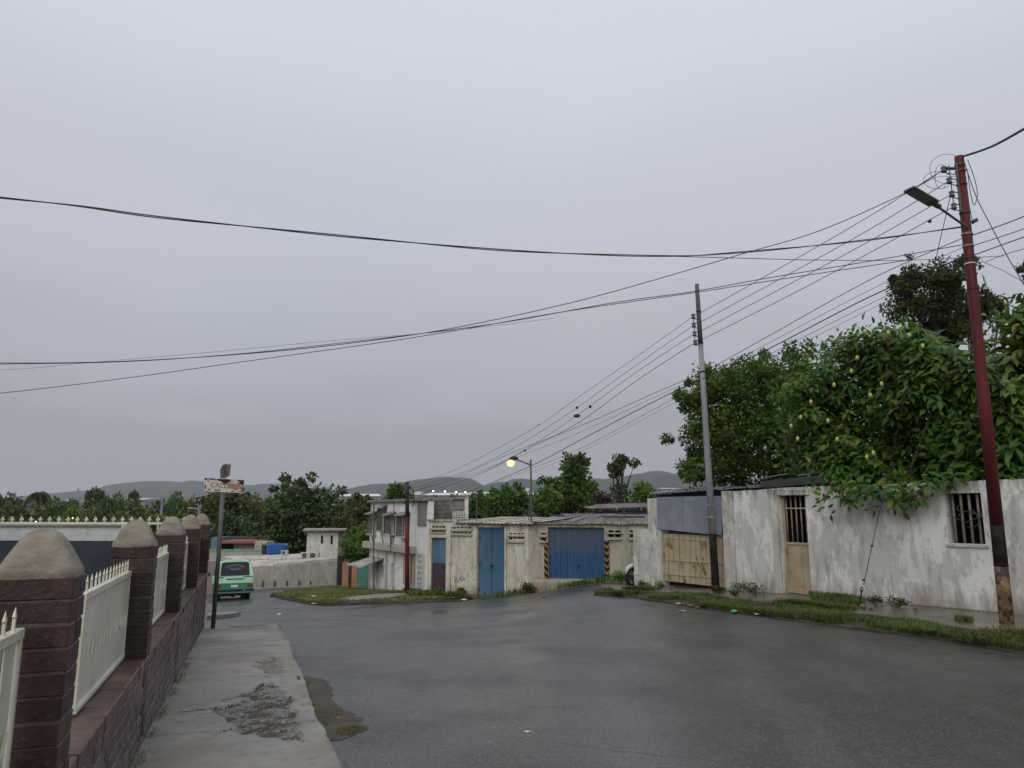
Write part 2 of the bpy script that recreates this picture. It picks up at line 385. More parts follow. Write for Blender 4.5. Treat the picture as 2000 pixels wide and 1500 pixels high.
MORTD = M('dark_mortar', (.060, .050, .045), (.10, .085, .078), s1=12, rough=.9, bmp=.5)
MORTAR = M('grey_mortar', (.15, .135, .125), (.23, .21, .19), s1=12, rough=.9, bmp=.5)
CAPC = M('rough_cement_cap', (.25, .225, .18), (.18, .158, .125), (.31, .28, .23), s1=5, s2=30, lo3=.66, hi3=.8, st=(1, 1, 2.5), rough=.9, bmp=1, bs=30)
CREAM = M('cream_metal_paint', (.60, .60, .49), (.51, .505, .40), (.27, .20, .12), s1=2.5, s2=11, st2=(1, 1, .45), lo3=.655, hi3=.72, rough=.38, bmp=.08, spec=.5)
WALLR = plaster_mat('peeling_white_limewash', (.54, .545, .51), (.74, .73, .69), (.25, .22, .175), (.38, .36, .31), top=2.3, bot=-.42, streak=.8)
WALLP = plaster_mat('grey_white_plaster', (.58, .575, .53), (.45, .44, .39), (.20, .18, .15), (.17, .16, .13), top=2.2, bot=-.8, streak=.8)
BEIGE = plaster_mat('stained_beige_plaster', (.62, .585, .485), (.54, .50, .41), (.12, .11, .085), (.20, .18, .14), top=1.25, bot=-2.0, streak=.8)
BEIGE2 = plaster_mat('grimy_beige_block', (.47, .435, .345), (.39, .36, .285), (.11, .10, .08), (.17, .155, .12), top=1.35, bot=-1.6, streak=.7)
WHITE2 = plaster_mat('white_house_paint', (.78, .78, .76), (.68, .68, .66), (.28, .27, .25), (.36, .36, .33), top=2.3, bot=-2.7, streak=.4)
WHITEF = plaster_mat('far_white_paint', (.76, .74, .68), (.66, .64, .58), (.30, .27, .23), (.35, .33, .28), streak=.3)
GREYW = plaster_mat('grey_rendered_wall', (.45, .42, .355), (.38, .35, .30), (.16, .14, .11), (.2, .18, .15), streak=.7)
GREYD = plaster_mat('mottled_grey_render', (.25, .235, .215), (.19, .175, .16), (.09, .085, .075), (.14, .13, .12), streak=.7)
BLOCKD = plaster_mat('blackened_block', (.20, .185, .165), (.27, .25, .22), (.05, .05, .045), (.08, .075, .07), streak=.8)
SALMON = M('salmon_paint', (.47, .36, .29), (.42, .34, .29), s1=1.5, rough=.85)
ORANGE = M('orange_brown_paint', (.36, .19, .10), (.28, .15, .085), s1=2, rough=.7)
TEAL = M('teal_green_paint', (.06, .17, .14), (.08, .21, .17), (.17, .25, .06), s1=2, s2=6, lo3=.62, hi3=.66, rough=.6)
BLACKM = M('black_metal', (.02, .02, .02), rough=.5, rvar=0, bmp=0)
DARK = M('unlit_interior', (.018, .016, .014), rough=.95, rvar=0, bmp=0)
BLUE = M('faded_blue_steel', (.055, .125, .215), (.10, .175, .26), (.17, .24, .31), s1=1.1, s2=2.0, st=(1, 1, .5), lo3=.56, hi3=.7, rough=.5, bmp=.1)
BLUE2 = None
def blue_door():
    m, t, b = newmat('two_tone_blue_steel'); v = coords(t)
    z = node(t, 'ShaderNodeSeparateXYZ', {0: node(t, 'ShaderNodeNewGeometry').outputs['Position']}).outputs[2]
    w = node(t, 'ShaderNodeMath', {0: z, 1: mul(t, nz(t, coords(t, (1, 1, .5)), 1.6, 6), 1.1)}, operation='ADD').outputs[0]
    col = mixc(t, step(t, w, .42, .47), (.018, .075, .175), (.050, .085, .135))
    col = mixc(t, mul(t, step(t, nz(t, coords(t, (2, 2, .3)), 3, 5), .5, .75), .5), col, (.09, .13, .18))
    t.links.new(col, b.inputs['Base Color']); b.inputs['Roughness'].default_value = .45; return m
BLUE2 = blue_door()
MAROON = M('maroon_grey_steel', (.06, .028, .032), (.045, .04, .055), s1=1.4, rough=.6)
GREYM = M('grey_painted_sheet', (.21, .235, .27), (.17, .195, .23), (.30, .32, .34), s1=2, s2=14, lo3=.68, hi3=.74, rough=.5, bmp=.1)
RUSTC = M('rusty_cream_steel', (.40, .34, .22), (.34, .28, .17), (.15, .07, .025), s1=2.5, s2=5, st2=(1, 1, .5), lo3=.56, hi3=.68, rough=.55, bmp=.3)
CREAMD = M('cream_door_paint', (.40, .325, .21), (.33, .26, .165), (.17, .09, .04), s1=2.5, s2=9, lo3=.64, hi3=.72, rough=.5, bmp=.15)
BARS = M('old_bar_paint', (.27, .24, .17), (.20, .17, .12), s1=9, rough=.55, bmp=.2)
ZINC = M('zinc_sheet', (.24, .255, .28), (.19, .20, .22), (.14, .09, .06), s1=2, s2=5, lo3=.64, hi3=.72, rough=.4, bmp=.1, metal=.3)
ROOFP = M('purple_brown_sheet', (.125, .095, .105), (.16, .13, .14), (.09, .055, .045), s1=1.2, s2=4, lo3=.6, hi3=.7, rough=.6, obj=.2, bmp=.2)
ROOFL = M('pale_cement_sheet', (.42, .40, .35), (.26, .24, .21), (.13, .12, .1), s1=1.6, s2=5, lo3=.62, hi3=.7, rough=.8, obj=.15, bmp=.3)
CHARC = M('dark_fascia', (.035, .036, .038), (.055, .055, .055), s1=4, rough=.7)
REDP = M('red_pole_paint', (.115, .012, .013), (.075, .010, .011), (.04, .018, .013), s1=1.8, s2=9, st=(1, 1, .3), lo3=.58, hi3=.7, rough=.55, bmp=.2, spec=.3)
BLACKP = M('black_pole_paint', (.009, .008, .008), (.022, .016, .013), s1=6, rough=.7, bmp=.15, spec=.15)
YELP = M('worn_yellow_base', (.25, .145, .045), (.09, .055, .032), (.02, .015, .012), s1=4.5, s2=6, lo=.36, hi=.56, lo3=.50, hi3=.56, rough=.5, bmp=.3)
GALV = M('galvanised_pole', (.27, .275, .285), (.21, .215, .23), (.14, .13, .13), s1=2, s2=8, st=(1, 1, .4), lo3=.62, hi3=.7, rough=.5, bmp=.1)
GALVD = M('weathered_iron', (.07, .07, .072), (.11, .105, .10), s1=8, rough=.6, bmp=.2)
WIREM = M('cable_sheath', (.018, .018, .02), rough=.6, rvar=0, bmp=0)
PORC = M('grey_porcelain', (.10, .10, .10), rough=.3, rvar=0, bmp=0)
SIGNW = M('rusted_white_enamel', (.60, .52, .45), (.52, .46, .41), (.055, .03, .022), s1=5, s2=7, lo3=.585, hi3=.60, rough=.5, bmp=.2)
SIGNR = M('faded_red_enamel', (.36, .17, .12), (.30, .19, .15), s1=9, rough=.6)
SIGNK = M('faded_lettering', (.17, .13, .105), (.30, .25, .21), s1=14, rough=.7, bmp=0)
VANL = M('light_green_paint', (.46, .70, .51), (.43, .66, .48), s1=2, rough=.3, bmp=0, spec=.5)
VAND = M('dark_green_paint', (.03, .21, .085), (.035, .23, .10), s1=2, rough=.3, bmp=0, spec=.5)
VANB = M('teal_black_bumper', (.012, .045, .055), rough=.35, rvar=0, bmp=0)
GLASS = M('tinted_glass', (.012, .014, .018), rough=.12, rvar=0, bmp=0, spec=.5)
CHROME = M('dull_chrome', (.35, .38, .37), rough=.3, rvar=0, bmp=0, metal=.7)
LENS = M('red_lens', (.20, .035, .025), rough=.25, rvar=0, bmp=0)
RUBBER = M('tyre_rubber', (.012, .012, .012), rough=.8, bmp=0)
WHITEP = M('white_plastic', (.62, .63, .62), rough=.35, rvar=0, bmp=0)
LETW = M('white_lettering', (.36, .38, .42), rough=.6, rvar=0, bmp=0)
BLUET = M('blue_tank_plastic', (.012, .09, .30), (.015, .08, .24), s1=2, rough=.35, bmp=0)
BARK = M('brown_bark', (.055, .045, .035), (.09, .075, .058), s1=8, rough=.9, bmp=1, bs=20)
YARDW = plaster_mat('yard_wall_white', (.43, .46, .45), (.50, .52, .51), (.28, .28, .24), (.30, .31, .22), streak=.5)
NAVY = M('navy_dado_paint', (.020, .024, .040), (.028, .032, .05), (.06, .07, .09), s1=1.5, s2=9, lo3=.68, hi3=.74, rough=.5, bmp=.1)
DIRT = M('damp_dirt', (.040, .033, .026), (.065, .052, .040), (.045, .06, .022), s1=3, s2=5, rough=.75, bmp=1, bs=40)
LAND = M('green_land', (.035, .055, .018), (.06, .065, .03), (.10, .085, .055), s1=.35, s2=.12, rough=.95, bmp=.5, bs=3)
HILL = M('wooded_hill', (.016, .028, .015), (.034, .045, .024), (.07, .06, .045), s1=.02, s2=.012, lo3=.64, hi3=.7, rough=1, bmp=0, rvar=0)
GRASSM = leafmat('grass_blade', [(0, (.045, .085, .014)), (.45, (.07, .12, .02)), (.8, (.10, .13, .032)), (1, (.18, .14, .06))], .6, .3)
GRASSY = leafmat('yellowish_grass_blade', [(0, (.10, .14, .03)), (.5, (.15, .175, .04)), (.8, (.19, .175, .065)), (1, (.20, .14, .07))], .6, .3)
LEAFD = leafmat('mid_green_leaf', [(0, (.037, .092, .015)), (.5, (.058, .13, .020)), (.9, (.09, .17, .027)), (.975, (.12, .16, .03)), (1, (.20, .20, .03))], .55, .3, .25)
LEAFN = leafmat('broad_glossy_leaf', [(0, (.028, .082, .011)), (.45, (.047, .116, .015)), (.8, (.078, .155, .021)), (.95, (.11, .15, .022)), (.988, (.18, .18, .03)), (.996, (.24, .16, .03)), (1, (.30, .11, .02))], .42, .28, .3)
LEAFO = leafmat('dark_olive_leaf', [(0, (.030, .048, .014)), (.5, (.050, .068, .018)), (.85, (.085, .095, .024)), (1, (.12, .11, .03))], .6, .3, .2)
LEAFB = leafmat('bright_bush_leaf', [(0, (.055, .12, .015)), (.6, (.085, .165, .02)), (1, (.15, .20, .03))], .5, .3)
LEAFM = leafmat('deep_green_leaf', [(0, (.026, .060, .016)), (.6, (.042, .086, .021)), (1, (.07, .115, .028))], .55, .2)
LEAFY = leafmat('olive_green_leaf', [(0, (.050, .068, .015)), (.6, (.078, .094, .021)), (1, (.115, .13, .03))], .55, .2)
LEAFR = leafmat('brownish_leaf', [(0, (.055, .028, .022)), (.6, (.075, .045, .032)), (1, (.06, .07, .03))], .6, .2)
FRUIT = M('yellow_green_fruit', (.42, .44, .12), rough=.4, rvar=0, bmp=.1)
LAMPE = M('sodium_glow', (1, .7, .3), rough=.5, rvar=0, bmp=0, emit=((1, .50, .12), 2.6))
LAMPW = M('white_lamp_glow', (1, 1, .9), rough=.5, rvar=0, bmp=0, emit=((1, .93, .72), 3))
FARW = M('far_white_roof', (.62, .62, .60), rough=.8, rvar=0, bmp=0)
FARG = M('far_grey_wall', (.25, .26, .28), rough=.8, rvar=0, bmp=0)
# ================================================================== SETTING
def pip(x, y, poly):
    x = np.asarray(x); y = np.asarray(y); c = np.zeros(x.shape, bool); n = len(poly); j = n-1
    for i in range(n):
        xi, yi = poly[i][0], poly[i][1]; xj, yj = poly[j][0], poly[j][1]
        with np.errstate(divide='ignore', invalid='ignore'):
            c ^= ((yi > y) != (yj > y)) & (x < (xj-xi)*(y-yi)/((yj-yi) if yj != yi else 1e-12)+xi)
        j = i
    return c
def sheet(name, poly, off, mat, gs=.5, skirt=0, parent=None, zf=None, kind=None, densify=.6, jit=0):
    P = []
    n = len(poly)
    for i in range(n):
        a, b = Vector(poly[i][:2]), Vector(poly[(i+1) % n][:2]); k = max(1, int((b-a).length/densify))
        for j in range(k):
            q = a.lerp(b, j/k)
            if jit and j: q += Vector((rnd.uniform(-jit, jit), rnd.uniform(-jit, jit)))
            P.append(q)
    nb = len(P); xs = [p.x for p in P]; ys = [p.y for p in P]
    gx, gy = np.meshgrid(np.arange(min(xs)+gs/2, max(xs), gs), np.arange(min(ys)+gs/2, max(ys), gs)); gx = gx.ravel(); gy = gy.ravel()
    k = pip(gx, gy, [(p.x, p.y) for p in P]); pts = P+[Vector((a, b)) for a, b in zip(gx[k], gy[k])]
    v, e, f, *_ = delaunay_2d_cdt(pts, [(i, (i+1) % nb) for i in range(nb)], [list(range(nb))], 1, 1e-5)
    va = np.array([(p.x, p.y) for p in v]); z = (Garr(va[:, 0], va[:, 1])+off) if zf is None else zf(va[:, 0], va[:, 1])
    V = [(va[i, 0], va[i, 1], z[i]) for i in range(len(va))]; F = [tuple(t) for t in f]
    if skirt:
        cnt = {}
        for t in F:
            for i in range(len(t)):
                ed = (t[i], t[(i+1) % len(t)]); kx = tuple(sorted(ed)); cnt.setdefault(kx, []).append(ed)
        for kx, l in cnt.items():
            if len(l) == 1:
                a, b = l[0]; m = len(V); V += [(V[a][0], V[a][1], V[a][2]-skirt), (V[b][0], V[b][1], V[b][2]-skirt)]; F.append((b, a, m, m+1))
    me = bpy.data.meshes.new(name); off3 = rootloc(parent) if parent is not None else Vector((0, 0, 0))
    me.from_pydata([Vector(p)-off3 for p in V], [], F); me.materials.append(mat)
    me.polygons.foreach_set('use_smooth', np.array([len(p.vertices) == 3 for p in me.polygons], bool))
    o = link(name, me, parent)
    if kind: o['kind'] = kind
    return o
# ground: one sheet to the horizon
gx = np.concatenate([-np.geomspace(6000, 62, 26), np.arange(-60, 61, 2.0), np.geomspace(62, 6000, 26)])
gy = np.concatenate([-np.geomspace(300, 12, 8), np.arange(-10, 100, 2.0), np.geomspace(101, 7000, 40)])
X, Y = np.meshgrid(gx, gy); Z = Garr(X, Y)-.10
Z = np.where(Y > 110, Z+np.sin(X*.013+Y*.009)*1.2*np.clip((Y-110)/300, 0, 1), Z)
ny, nx = X.shape; idx = np.arange(ny*nx).reshape(ny, nx)
F = np.stack([idx[:-1, :-1], idx[:-1, 1:], idx[1:, 1:], idx[1:, :-1]], -1).reshape(-1, 4)
link('ground', mesh_np('ground', np.stack([X, Y, Z], -1).reshape(-1, 3), F, LAND, True))['kind'] = 'structure'
# road: asphalt covers the crossing, everything else lies on it
road_poly = [(-26, -8), (14, -8), (20, 14), (17, 24), (30, 34), (20, 36), (-4, 36.5), (-9, 44), (-16, 50), (-34, 46), (-34, 40), (-21, 33), (-12, 22), (-9, 10), (-12, 0)]
sheet('road', road_poly, 0.0, ASPH, gs=.7, skirt=.3, kind='structure')

# ---- left pavement: slabs with joints, one of them broken up
pave = empty('pavement', (0, 0, 0), kind='structure')
def vnoise(x, y, s, seed=0):
    """value noise, vectorised"""
    x = np.asarray(x)*s+seed*17.3; y = np.asarray(y)*s-seed*9.1
    xi, yi = np.floor(x), np.floor(y); xf, yf = x-xi, y-yi
    def h(a, b): return np.modf(np.abs(np.sin(a*127.1+b*311.7+seed)*43758.5453))[0]
    u, v = xf*xf*(3-2*xf), yf*yf*(3-2*yf)
    return (h(xi, yi)*(1-u)+h(xi+1, yi)*u)*(1-v)+(h(xi, yi+1)*(1-u)+h(xi+1, yi+1)*u)*v
def plane_pix(px, py):                # pixel -> (d,o) on the pavement plane
    r = ray(px, py); s = SLOPE; nn = Vector((U.x*s, U.y*s, 1)); t = -EYE/(nn.dot(r)); q = Vector((0, 0, EYE))+r*t
    return q.dot(U), q.dot(N)
big = [plane_pix(*p) for p in [(403, 1386), (455, 1376), (492, 1347), (522, 1334), (546, 1340), (560, 1352), (578, 1378), (584, 1410), (598, 1449), (560, 1443), (520, 1440), (470, 1428), (456, 1408), (425, 1396)]]
sml = [plane_pix(*p) for p in [(492, 1303), (505, 1290), (528, 1284), (545, 1286), (552, 1300), (560, 1312), (540, 1316), (515, 1314)]]
tiny = [plane_pix(*p) for p in [(425, 1226), (455, 1218), (535, 1218), (530, 1226), (480, 1230)]]
def edge_o(d):                        # worn kerb line
    return -.73+.025*np.sin(d*1.7)+.03*(vnoise(d, d*0, 2.2, 3)-.5)+.04*np.clip((d-14.5)/2, 0, 1)
PZ = lambda d: -SLOPE*d
BROKEN = M('broken_edge_concrete', (.16, .15, .135), (.11, .10, .09), (.24, .22, .19), s1=9, s2=40, rough=.6, bmp=1, bs=70)
joints = [-5, -1.6, 1.7, 4.9, 7.55, 10.35, 13.1, 15.75, 16.75]
for i in range(len(joints)-1):
    d0, d1 = joints[i]+.009, joints[i+1]-.009
    fine = i in (3, 4, 5); sp = .022 if i == 4 else (.03 if fine else .08)
    nd, no = max(3, int((d1-d0)/sp)), max(8, int(1.6/sp)); dd = np.linspace(d0, d1, nd); tt = np.linspace(0, 1, no)
    D, T = np.meshgrid(dd, tt, indexing='ij'); eo = edge_o(D); O = .80+(eo-.80)*T
    z = PZ(D)+.004*(vnoise(D, O, 1.2, 1)-.5)
    if i == 7: z = z-.03*np.clip((D-16.2)/.5, 0, 1)
    br = np.zeros(D.shape); ck_rim = np.zeros(D.shape, bool)
    for pl, dep in ((big, .026), (sml, .014), (tiny, .012)):
        wx = D+.16*(vnoise(D, O, 7, 4)-.5)+.05*(vnoise(D, O, 23, 2)-.5); wy = O+.14*(vnoise(D, O, 7, 5)-.5)+.05*(vnoise(D, O, 25, 6)-.5)
        ins = pip(wx, wy, pl); br = np.where(ins, 1, br); ck_rim |= ins & ~pip(wx+.035, wy+.01, pl) & (vnoise(D, O, 6, 31) > .25); ck_rim |= ins & (vnoise(D, O, 16, 33) > .80)  # far rim of each hollow gets its shade painted in as a dark band
        z = np.where(ins, z-dep*(.5+1.3*vnoise(D, O, 8, 8))+.011*(vnoise(D, O, 40, 9)-.3), z)
    # thin cracks wandering out of the patch
    for (a, b) in (((400, 1386), (330, 1392)), ((455, 1376), (405, 1360)), ((455, 1424), (412, 1432)), ((485, 1355), (420, 1372)), ((395, 1237), (420, 1240))):
        pa, pb = plane_pix(*a), plane_pix(*b)
        vx, vy = pb[0]-pa[0], pb[1]-pa[1]; L2 = vx*vx+vy*vy
        t_ = np.clip(((D-pa[0])*vx+(O-pa[1])*vy)/L2, 0, 1); w = .06*np.sin(t_*9)*np.sqrt(L2)**.5*.5
        dist = np.hypot(D-pa[0]-vx*t_-w, O-pa[1]-vy*t_-w*.3); cm = dist < .017*(1.25-t_); ck_rim |= cm; z = np.where(cm, z-.012, z)
    z = np.where(ck_rim, z-.012, z)
    chip = (T > .93) & (vnoise(D, D*0, 6, 12) > .72); z = np.where(chip, z-.03, z)
    z[:, -1] -= .012
    V = np.stack([U.x*D+N.x*O, U.y*D+N.y*O, z], -1)
    low = V[:, -1:, :].copy(); low[..., 2] -= .22; low[..., :2] += np.array([N.x, N.y])*-.015*0
    V = np.concatenate([V, low], 1); no2 = no+1
    e0 = V[:1].copy(); e0[..., 2] -= .1; e1 = V[-1:].copy(); e1[..., 2] -= .2
    V = np.concatenate([e0, V, e1], 0); nd2 = nd+2
    ix = np.arange(nd2*no2).reshape(nd2, no2); F = np.stack([ix[:-1, :-1], ix[:-1, 1:], ix[1:, 1:], ix[1:, :-1]], -1).reshape(-1, 4)
    me = mesh_np('slab', V.reshape(-1, 3), F, PAVE); me.materials.append(RUBBLE); me.materials.append(CRACK_RIMSHADE)
    if fine or i == 7:
        bb = np.zeros((nd2, no2)); bb[1:-1, :-1] = br; mi = (bb.ravel()[F].mean(1) > .5).astype(np.int32); cc_ = np.zeros((nd2, no2)); cc_[1:-1, :-1] = ck_rim; mi = np.where(cc_.ravel()[F].mean(1) > .49, 2, mi).astype(np.int32)
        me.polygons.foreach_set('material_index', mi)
    link('slab', me, pave)
# soil strip under the joints
m = MB(); m.par(FW(-5, .85, PZ(-5)-.20), U*21.7+Vector((0, 0, -SLOPE*21.7)), -N*1.55, (0, 0, .17)); m.build('joint_bed', DIRT, pave)
# loose stones in the broken patch
def pebbles(name, pts, r0, r1, mat, label, cat='gravel'):
    V, F = [], []
    b = np.array([(1, 0, 0), (-1, 0, 0), (0, 1, 0), (0, -1, 0), (0, 0, 1), (0, 0, -1)], float); f = np.array([(0, 2, 4), (2, 1, 4), (1, 3, 4), (3, 0, 4), (2, 0, 5), (1, 2, 5), (3, 1, 5), (0, 3, 5)])
    for k, p in enumerate(pts):
        a = rnd.uniform(0, 6.28); c, s = math.cos(a), math.sin(a); r = rnd.uniform(r0, r1)*np.array([1, rnd.uniform(.5, .9), rnd.uniform(.3, .6)])
        q = b*r*(1+nr.uniform(-.2, .2, (6, 1))); q = np.stack([q[:, 0]*c-q[:, 1]*s, q[:, 0]*s+q[:, 1]*c, q[:, 2]], -1)+np.array(p); V.append(q); F.append(f+6*k)
    o = link(name, mesh_np(name, np.concatenate(V), np.concatenate(F), mat)); tag(o, label, cat, kind='stuff'); return o
pp = []
ds = [p[0] for p in big]; os_ = [p[1] for p in big]
while len(pp) < 900:
    d, o = rnd.uniform(min(ds), max(ds)), rnd.uniform(min(os_), max(os_))
    if pip(np.array([d]), np.array([o]), big)[0]: q = FW(d, o, PZ(d)-.018); pp.append(tuple(q))
PEB = M('pale_gravel', (.13, .12, .105), (.21, .195, .17), s1=9, rough=.7, isl=.5, bmp=0)
pebbles('gravel', pp, .004, .014, PEB, 'loose gravel in the broken hollow of the left pavement')
pp = []
while len(pp) < 900:
    d = rnd.uniform(5, 16); o = -.74-abs(rnd.gauss(0, .35)); q = FW(d, o, 0); pp.append((q.x, q.y, G(q.x, q.y)+.004))
for _ in range(1100):
    x, y = rnd.uniform(-4, 9), rnd.uniform(4.5, 17); pp.append((x, y, G(x, y)+.003))
pebbles('road_grit', pp, .003, .009, PEB, 'scattered grit lying on the wet asphalt')
# muddy patch at the road edge
mud = [gp(*p) for p in [(575, 1318), (632, 1326), (650, 1345), (648, 1368), (672, 1388), (702, 1402), (718, 1424), (692, 1436), (668, 1446), (630, 1446), (600, 1380)]]
o = sheet('mud', [(p.x, p.y) for p in mud], .004, DIRT, gs=.12, densify=.07, jit=.035, kind='structure')

# ---- far pavement stump behind the sign post, low kerb beyond the wall end
q0 = [gp(*p) for p in [(405, 1213), (452, 1210), (455, 1207), (405, 1207)]]
k = sheet('far_kerb', [(p.x, p.y) for p in [gp(404, 1211), gp(456, 1206), gp(470, 1202), gp(404, 1204)]], .10, PAVE, gs=.3, skirt=.2, kind='structure')
# kerb below the grey wall across the road
A, B = gp(470, 1156), gp(660, 1146)
m = MB(); dv = (B-A); m.par(A-Vector((0, 0, .3)), dv, Vector((0, .6, 0)), (0, 0, .43)); o = m.build('kerb', PAVE, None, A); o['kind'] = 'structure'

# ---- right pavement along the white wall (muddy, wet)
A_R = Vector((9.66, 14.0)); dR = Vector((-.545, .839)); RW = Frame(A_R-dR*4.5, A_R+dR*11.2)
def rwp(px, py=1180): return RW.s(px, py)
def zr(x, y): return Garr(x, y)+.12
kerbline = [gp(*p, off=.12) for p in [(2120, 1262), (2000, 1244), (1820, 1218), (1650, 1193), (1500, 1175), (1290, 1155), (1200, 1151), (1175, 1149)]]
wl = [RW.pt(s, 0, -.35) for s in (15.6, 12, 8, 4, -.2)]
pl = [(p.x, p.y) for p in kerbline]+[(p.x-.2, p.y+.4) for p in [gp(1185, 1146)]]+[(RW.pt(15.7, 0, -.35).x, RW.pt(15.7, 0, -.35).y), (RW.pt(-.2, 0, -.35).x, RW.pt(-.2, 0, -.35).y)]
sheet('right_pavement', pl, .12, PAVE_R, gs=.4, skirt=.3, kind='structure', zf=lambda x, y: Garr(x, y)+.12+.03*(vnoise(x, y, 1.5, 2)-.5))
# earth verge below it, which carries the grass
rl = [gp(*p) for p in [(1160, 1163), (1250, 1170), (1400, 1193), (1600, 1221), (1830, 1250), (2000, 1279), (2130, 1302)]]
verge = [(p.x, p.y) for p in rl]+[(p.x, p.y+.35) for p in kerbline]
sheet('verge', verge, .0, DIRT, gs=.3, skirt=.1, kind='structure', jit=.09, densify=.3, zf=lambda x, y: Garr(x, y)+.02+.05*vnoise(x, y, 1.1, 5))
# grass island and the bank in front of the houses
isl = [gp(*p) for p in [(528, 1166), (560, 1158), (620, 1153), (668, 1149), (700, 1150), (725, 1158), (800, 1158), (870, 1160), (905, 1168), (925, 1170), (900, 1174), (800, 1178), (700, 1181), (640, 1184), (600, 1180), (560, 1172)]]
sheet('grass_island', [(p.x, p.y) for p in isl], .0, DIRT, gs=.5, skirt=.15, kind='structure', zf=lambda x, y: Garr(x, y)+.03+.09*vnoise(x, y, .35, 7))
ps = [gp(*p) for p in [(648, 1178), (690, 1170), (735, 1165), (790, 1163), (800, 1168), (765, 1174), (700, 1178)]]
sheet('grey_slab_path', [(p.x, p.y) for p in ps], .0, PAVE, gs=.4, skirt=.1, kind='structure', zf=lambda x, y: Garr(x, y)+.125)

# ---- far hills
def hills(name, ridge, D, base, depth, seed):
    rx = [at(px, py, D).x for px, py in ridge]; rz = [at(px, py, D).z for px, py in ridge]
    n = 260; xs = np.linspace(rx[0], rx[-1], n); zs = np.interp(xs, rx, rz); m_ = 26
    ks = np.ones(7)/7; zs = np.convolve(np.pad(zs, 3, mode='edge'), ks, 'valid')+(vnoise(xs, xs*0, .012, seed+5)-.5)*14+(vnoise(xs, xs*0, .04, seed+6)-.5)*6
    V = []
    for j in range(m_):
        t = j/(m_-1); 
        if t <= .7: a = t/.7; y = D-depth*(1-a); h = a**1.15
        else: a = (t-.7)/.3; y = D+depth*.6*a; h = 1-.6*a
        w = (vnoise(xs, np.full(n, y), .006, seed)-.5)*depth*.12*h*(1-h)*4+(vnoise(xs, np.full(n, y), .018, seed+1)-.5)*14*h*(1-h)*4
        V.append(np.stack([xs, np.full(n, y), base+(zs-base)*h+w*.35], -1))
    V = np.array(V); ix = np.arange(m_*n).reshape(m_, n); F = np.stack([ix[:-1, :-1], ix[:-1, 1:], ix[1:, 1:], ix[1:, :-1]], -1).reshape(-1, 4)
    link(name, mesh_np(name, V.reshape(-1, 3), F, HILL, True))['kind'] = 'structure'
hills('hill', [(-400, 992), (-100, 985), (40, 984), (100, 976), (135, 967), (155, 960), (175, 957), (195, 960), (215, 952), (237, 948), (262, 944), (287, 941), (325, 938), (375, 938), (430, 941), (470, 946), (500, 943), (560, 945), (600, 951), (640, 954), (662, 960), (680, 968), (720, 990)], 4300, -12, 1500, 1)
hills('hill', [(640, 985), (672, 963), (690, 950), (720, 948), (760, 943), (800, 940), (850, 942), (900, 950), (960, 985)], 3700, -12, 1300, 2)
hills('hill', [(740, 985), (775, 950), (800, 939), (820, 935), (850, 933), (900, 932), (925, 935), (945, 948), (955, 956), (980, 985)], 3300, -12, 1200, 3)
hills('hill', [(860, 990), (900, 972), (945, 951), (1000, 936), (1020, 933), (1050, 939), (1090, 948), (1150, 962), (1220, 985)], 2700, -12, 1000, 4)
hills('hill', [(1000, 990), (1060, 955), (1100, 944), (1130, 938), (1150, 932), (1190, 931), (1230, 927), (1260, 922), (1290, 921), (1330, 926), (1400, 930), (1550, 940), (1900, 960), (2300, 985)], 3000, -12, 1100, 5)

# ================================================================== BRICK FENCE ON THE LEFT
WT, WO = .445, .76                    # wall top height and outer face offset
CH = .105
def brick_mesh(lx, ly, lz, mats, name='brick', bv=.006):
    m = bpy.data.meshes.new(name); bm = bmesh.new(); bmesh.ops.create_cube(bm, size=1, matrix=Matrix.Diagonal((lx, ly, lz, 1)))
    bmesh.ops.bevel(bm, geom=list(bm.edges), offset=bv, segments=1, affect='EDGES'); bm.to_mesh(m); bm.free()
    for x in mats: m.materials.append(x)
    return m
RZ = math.atan2(U.y, U.x)
wallr = empty('brick_wall', FW(10, WO, -.45), 'low weathered brown brick wall under the cream fence panels beside the left pavement', 'wall')
m = MB(); D0, D1, ZB = -4.5, 16.62, -1.05
m.par(FW(D0, WO+.008, ZB), U*(D1-D0), N*.36, (0, 0, WT-CH-.012-ZB)); m.build('mortar_core', MORTAR, wallr)
bs_ = brick_mesh(.234, .11, CH-.017, [BRICKW]); bh_ = brick_mesh(.112, .385, CH-.012, [BRICKW])
rl_ = rootloc(wallr); cnt = 0; far = MB()
cand = []
for r in range(14):
    zc_ = WT-CH-.004-CH*(r+.5)
    for k in range(-20, 70):
        d = k*.25+(.125 if r % 2 else 0)+.125
        if d < D0+.13 or d > D1-.12 or zc_+CH/2 < PZ(d)-.06: continue
        cand.append((d, zc_))
vis = sorted([c for c in cand if c[0] > 4.2], key=lambda c: c[0])[:255]
vset = set(vis)
for d, zc_ in cand:
    q = FW(d+rnd.uniform(-.004, .004), WO+.052+rnd.uniform(-.004, .004), zc_+rnd.uniform(-.002, .002))
    if (d, zc_) in vset: link('brick', bs_, wallr, q-rl_, (rnd.uniform(-.02, .02), rnd.uniform(-.012, .012), RZ+rnd.uniform(-.012, .012)))
    else:
        far.par(q-U*.119-N*.053-Vector((0, 0, .046)), U*.238, N*.106, (0, 0, .092))
far.build('brickwork', BRICKW, wallr)['kind'] = 'stuff'
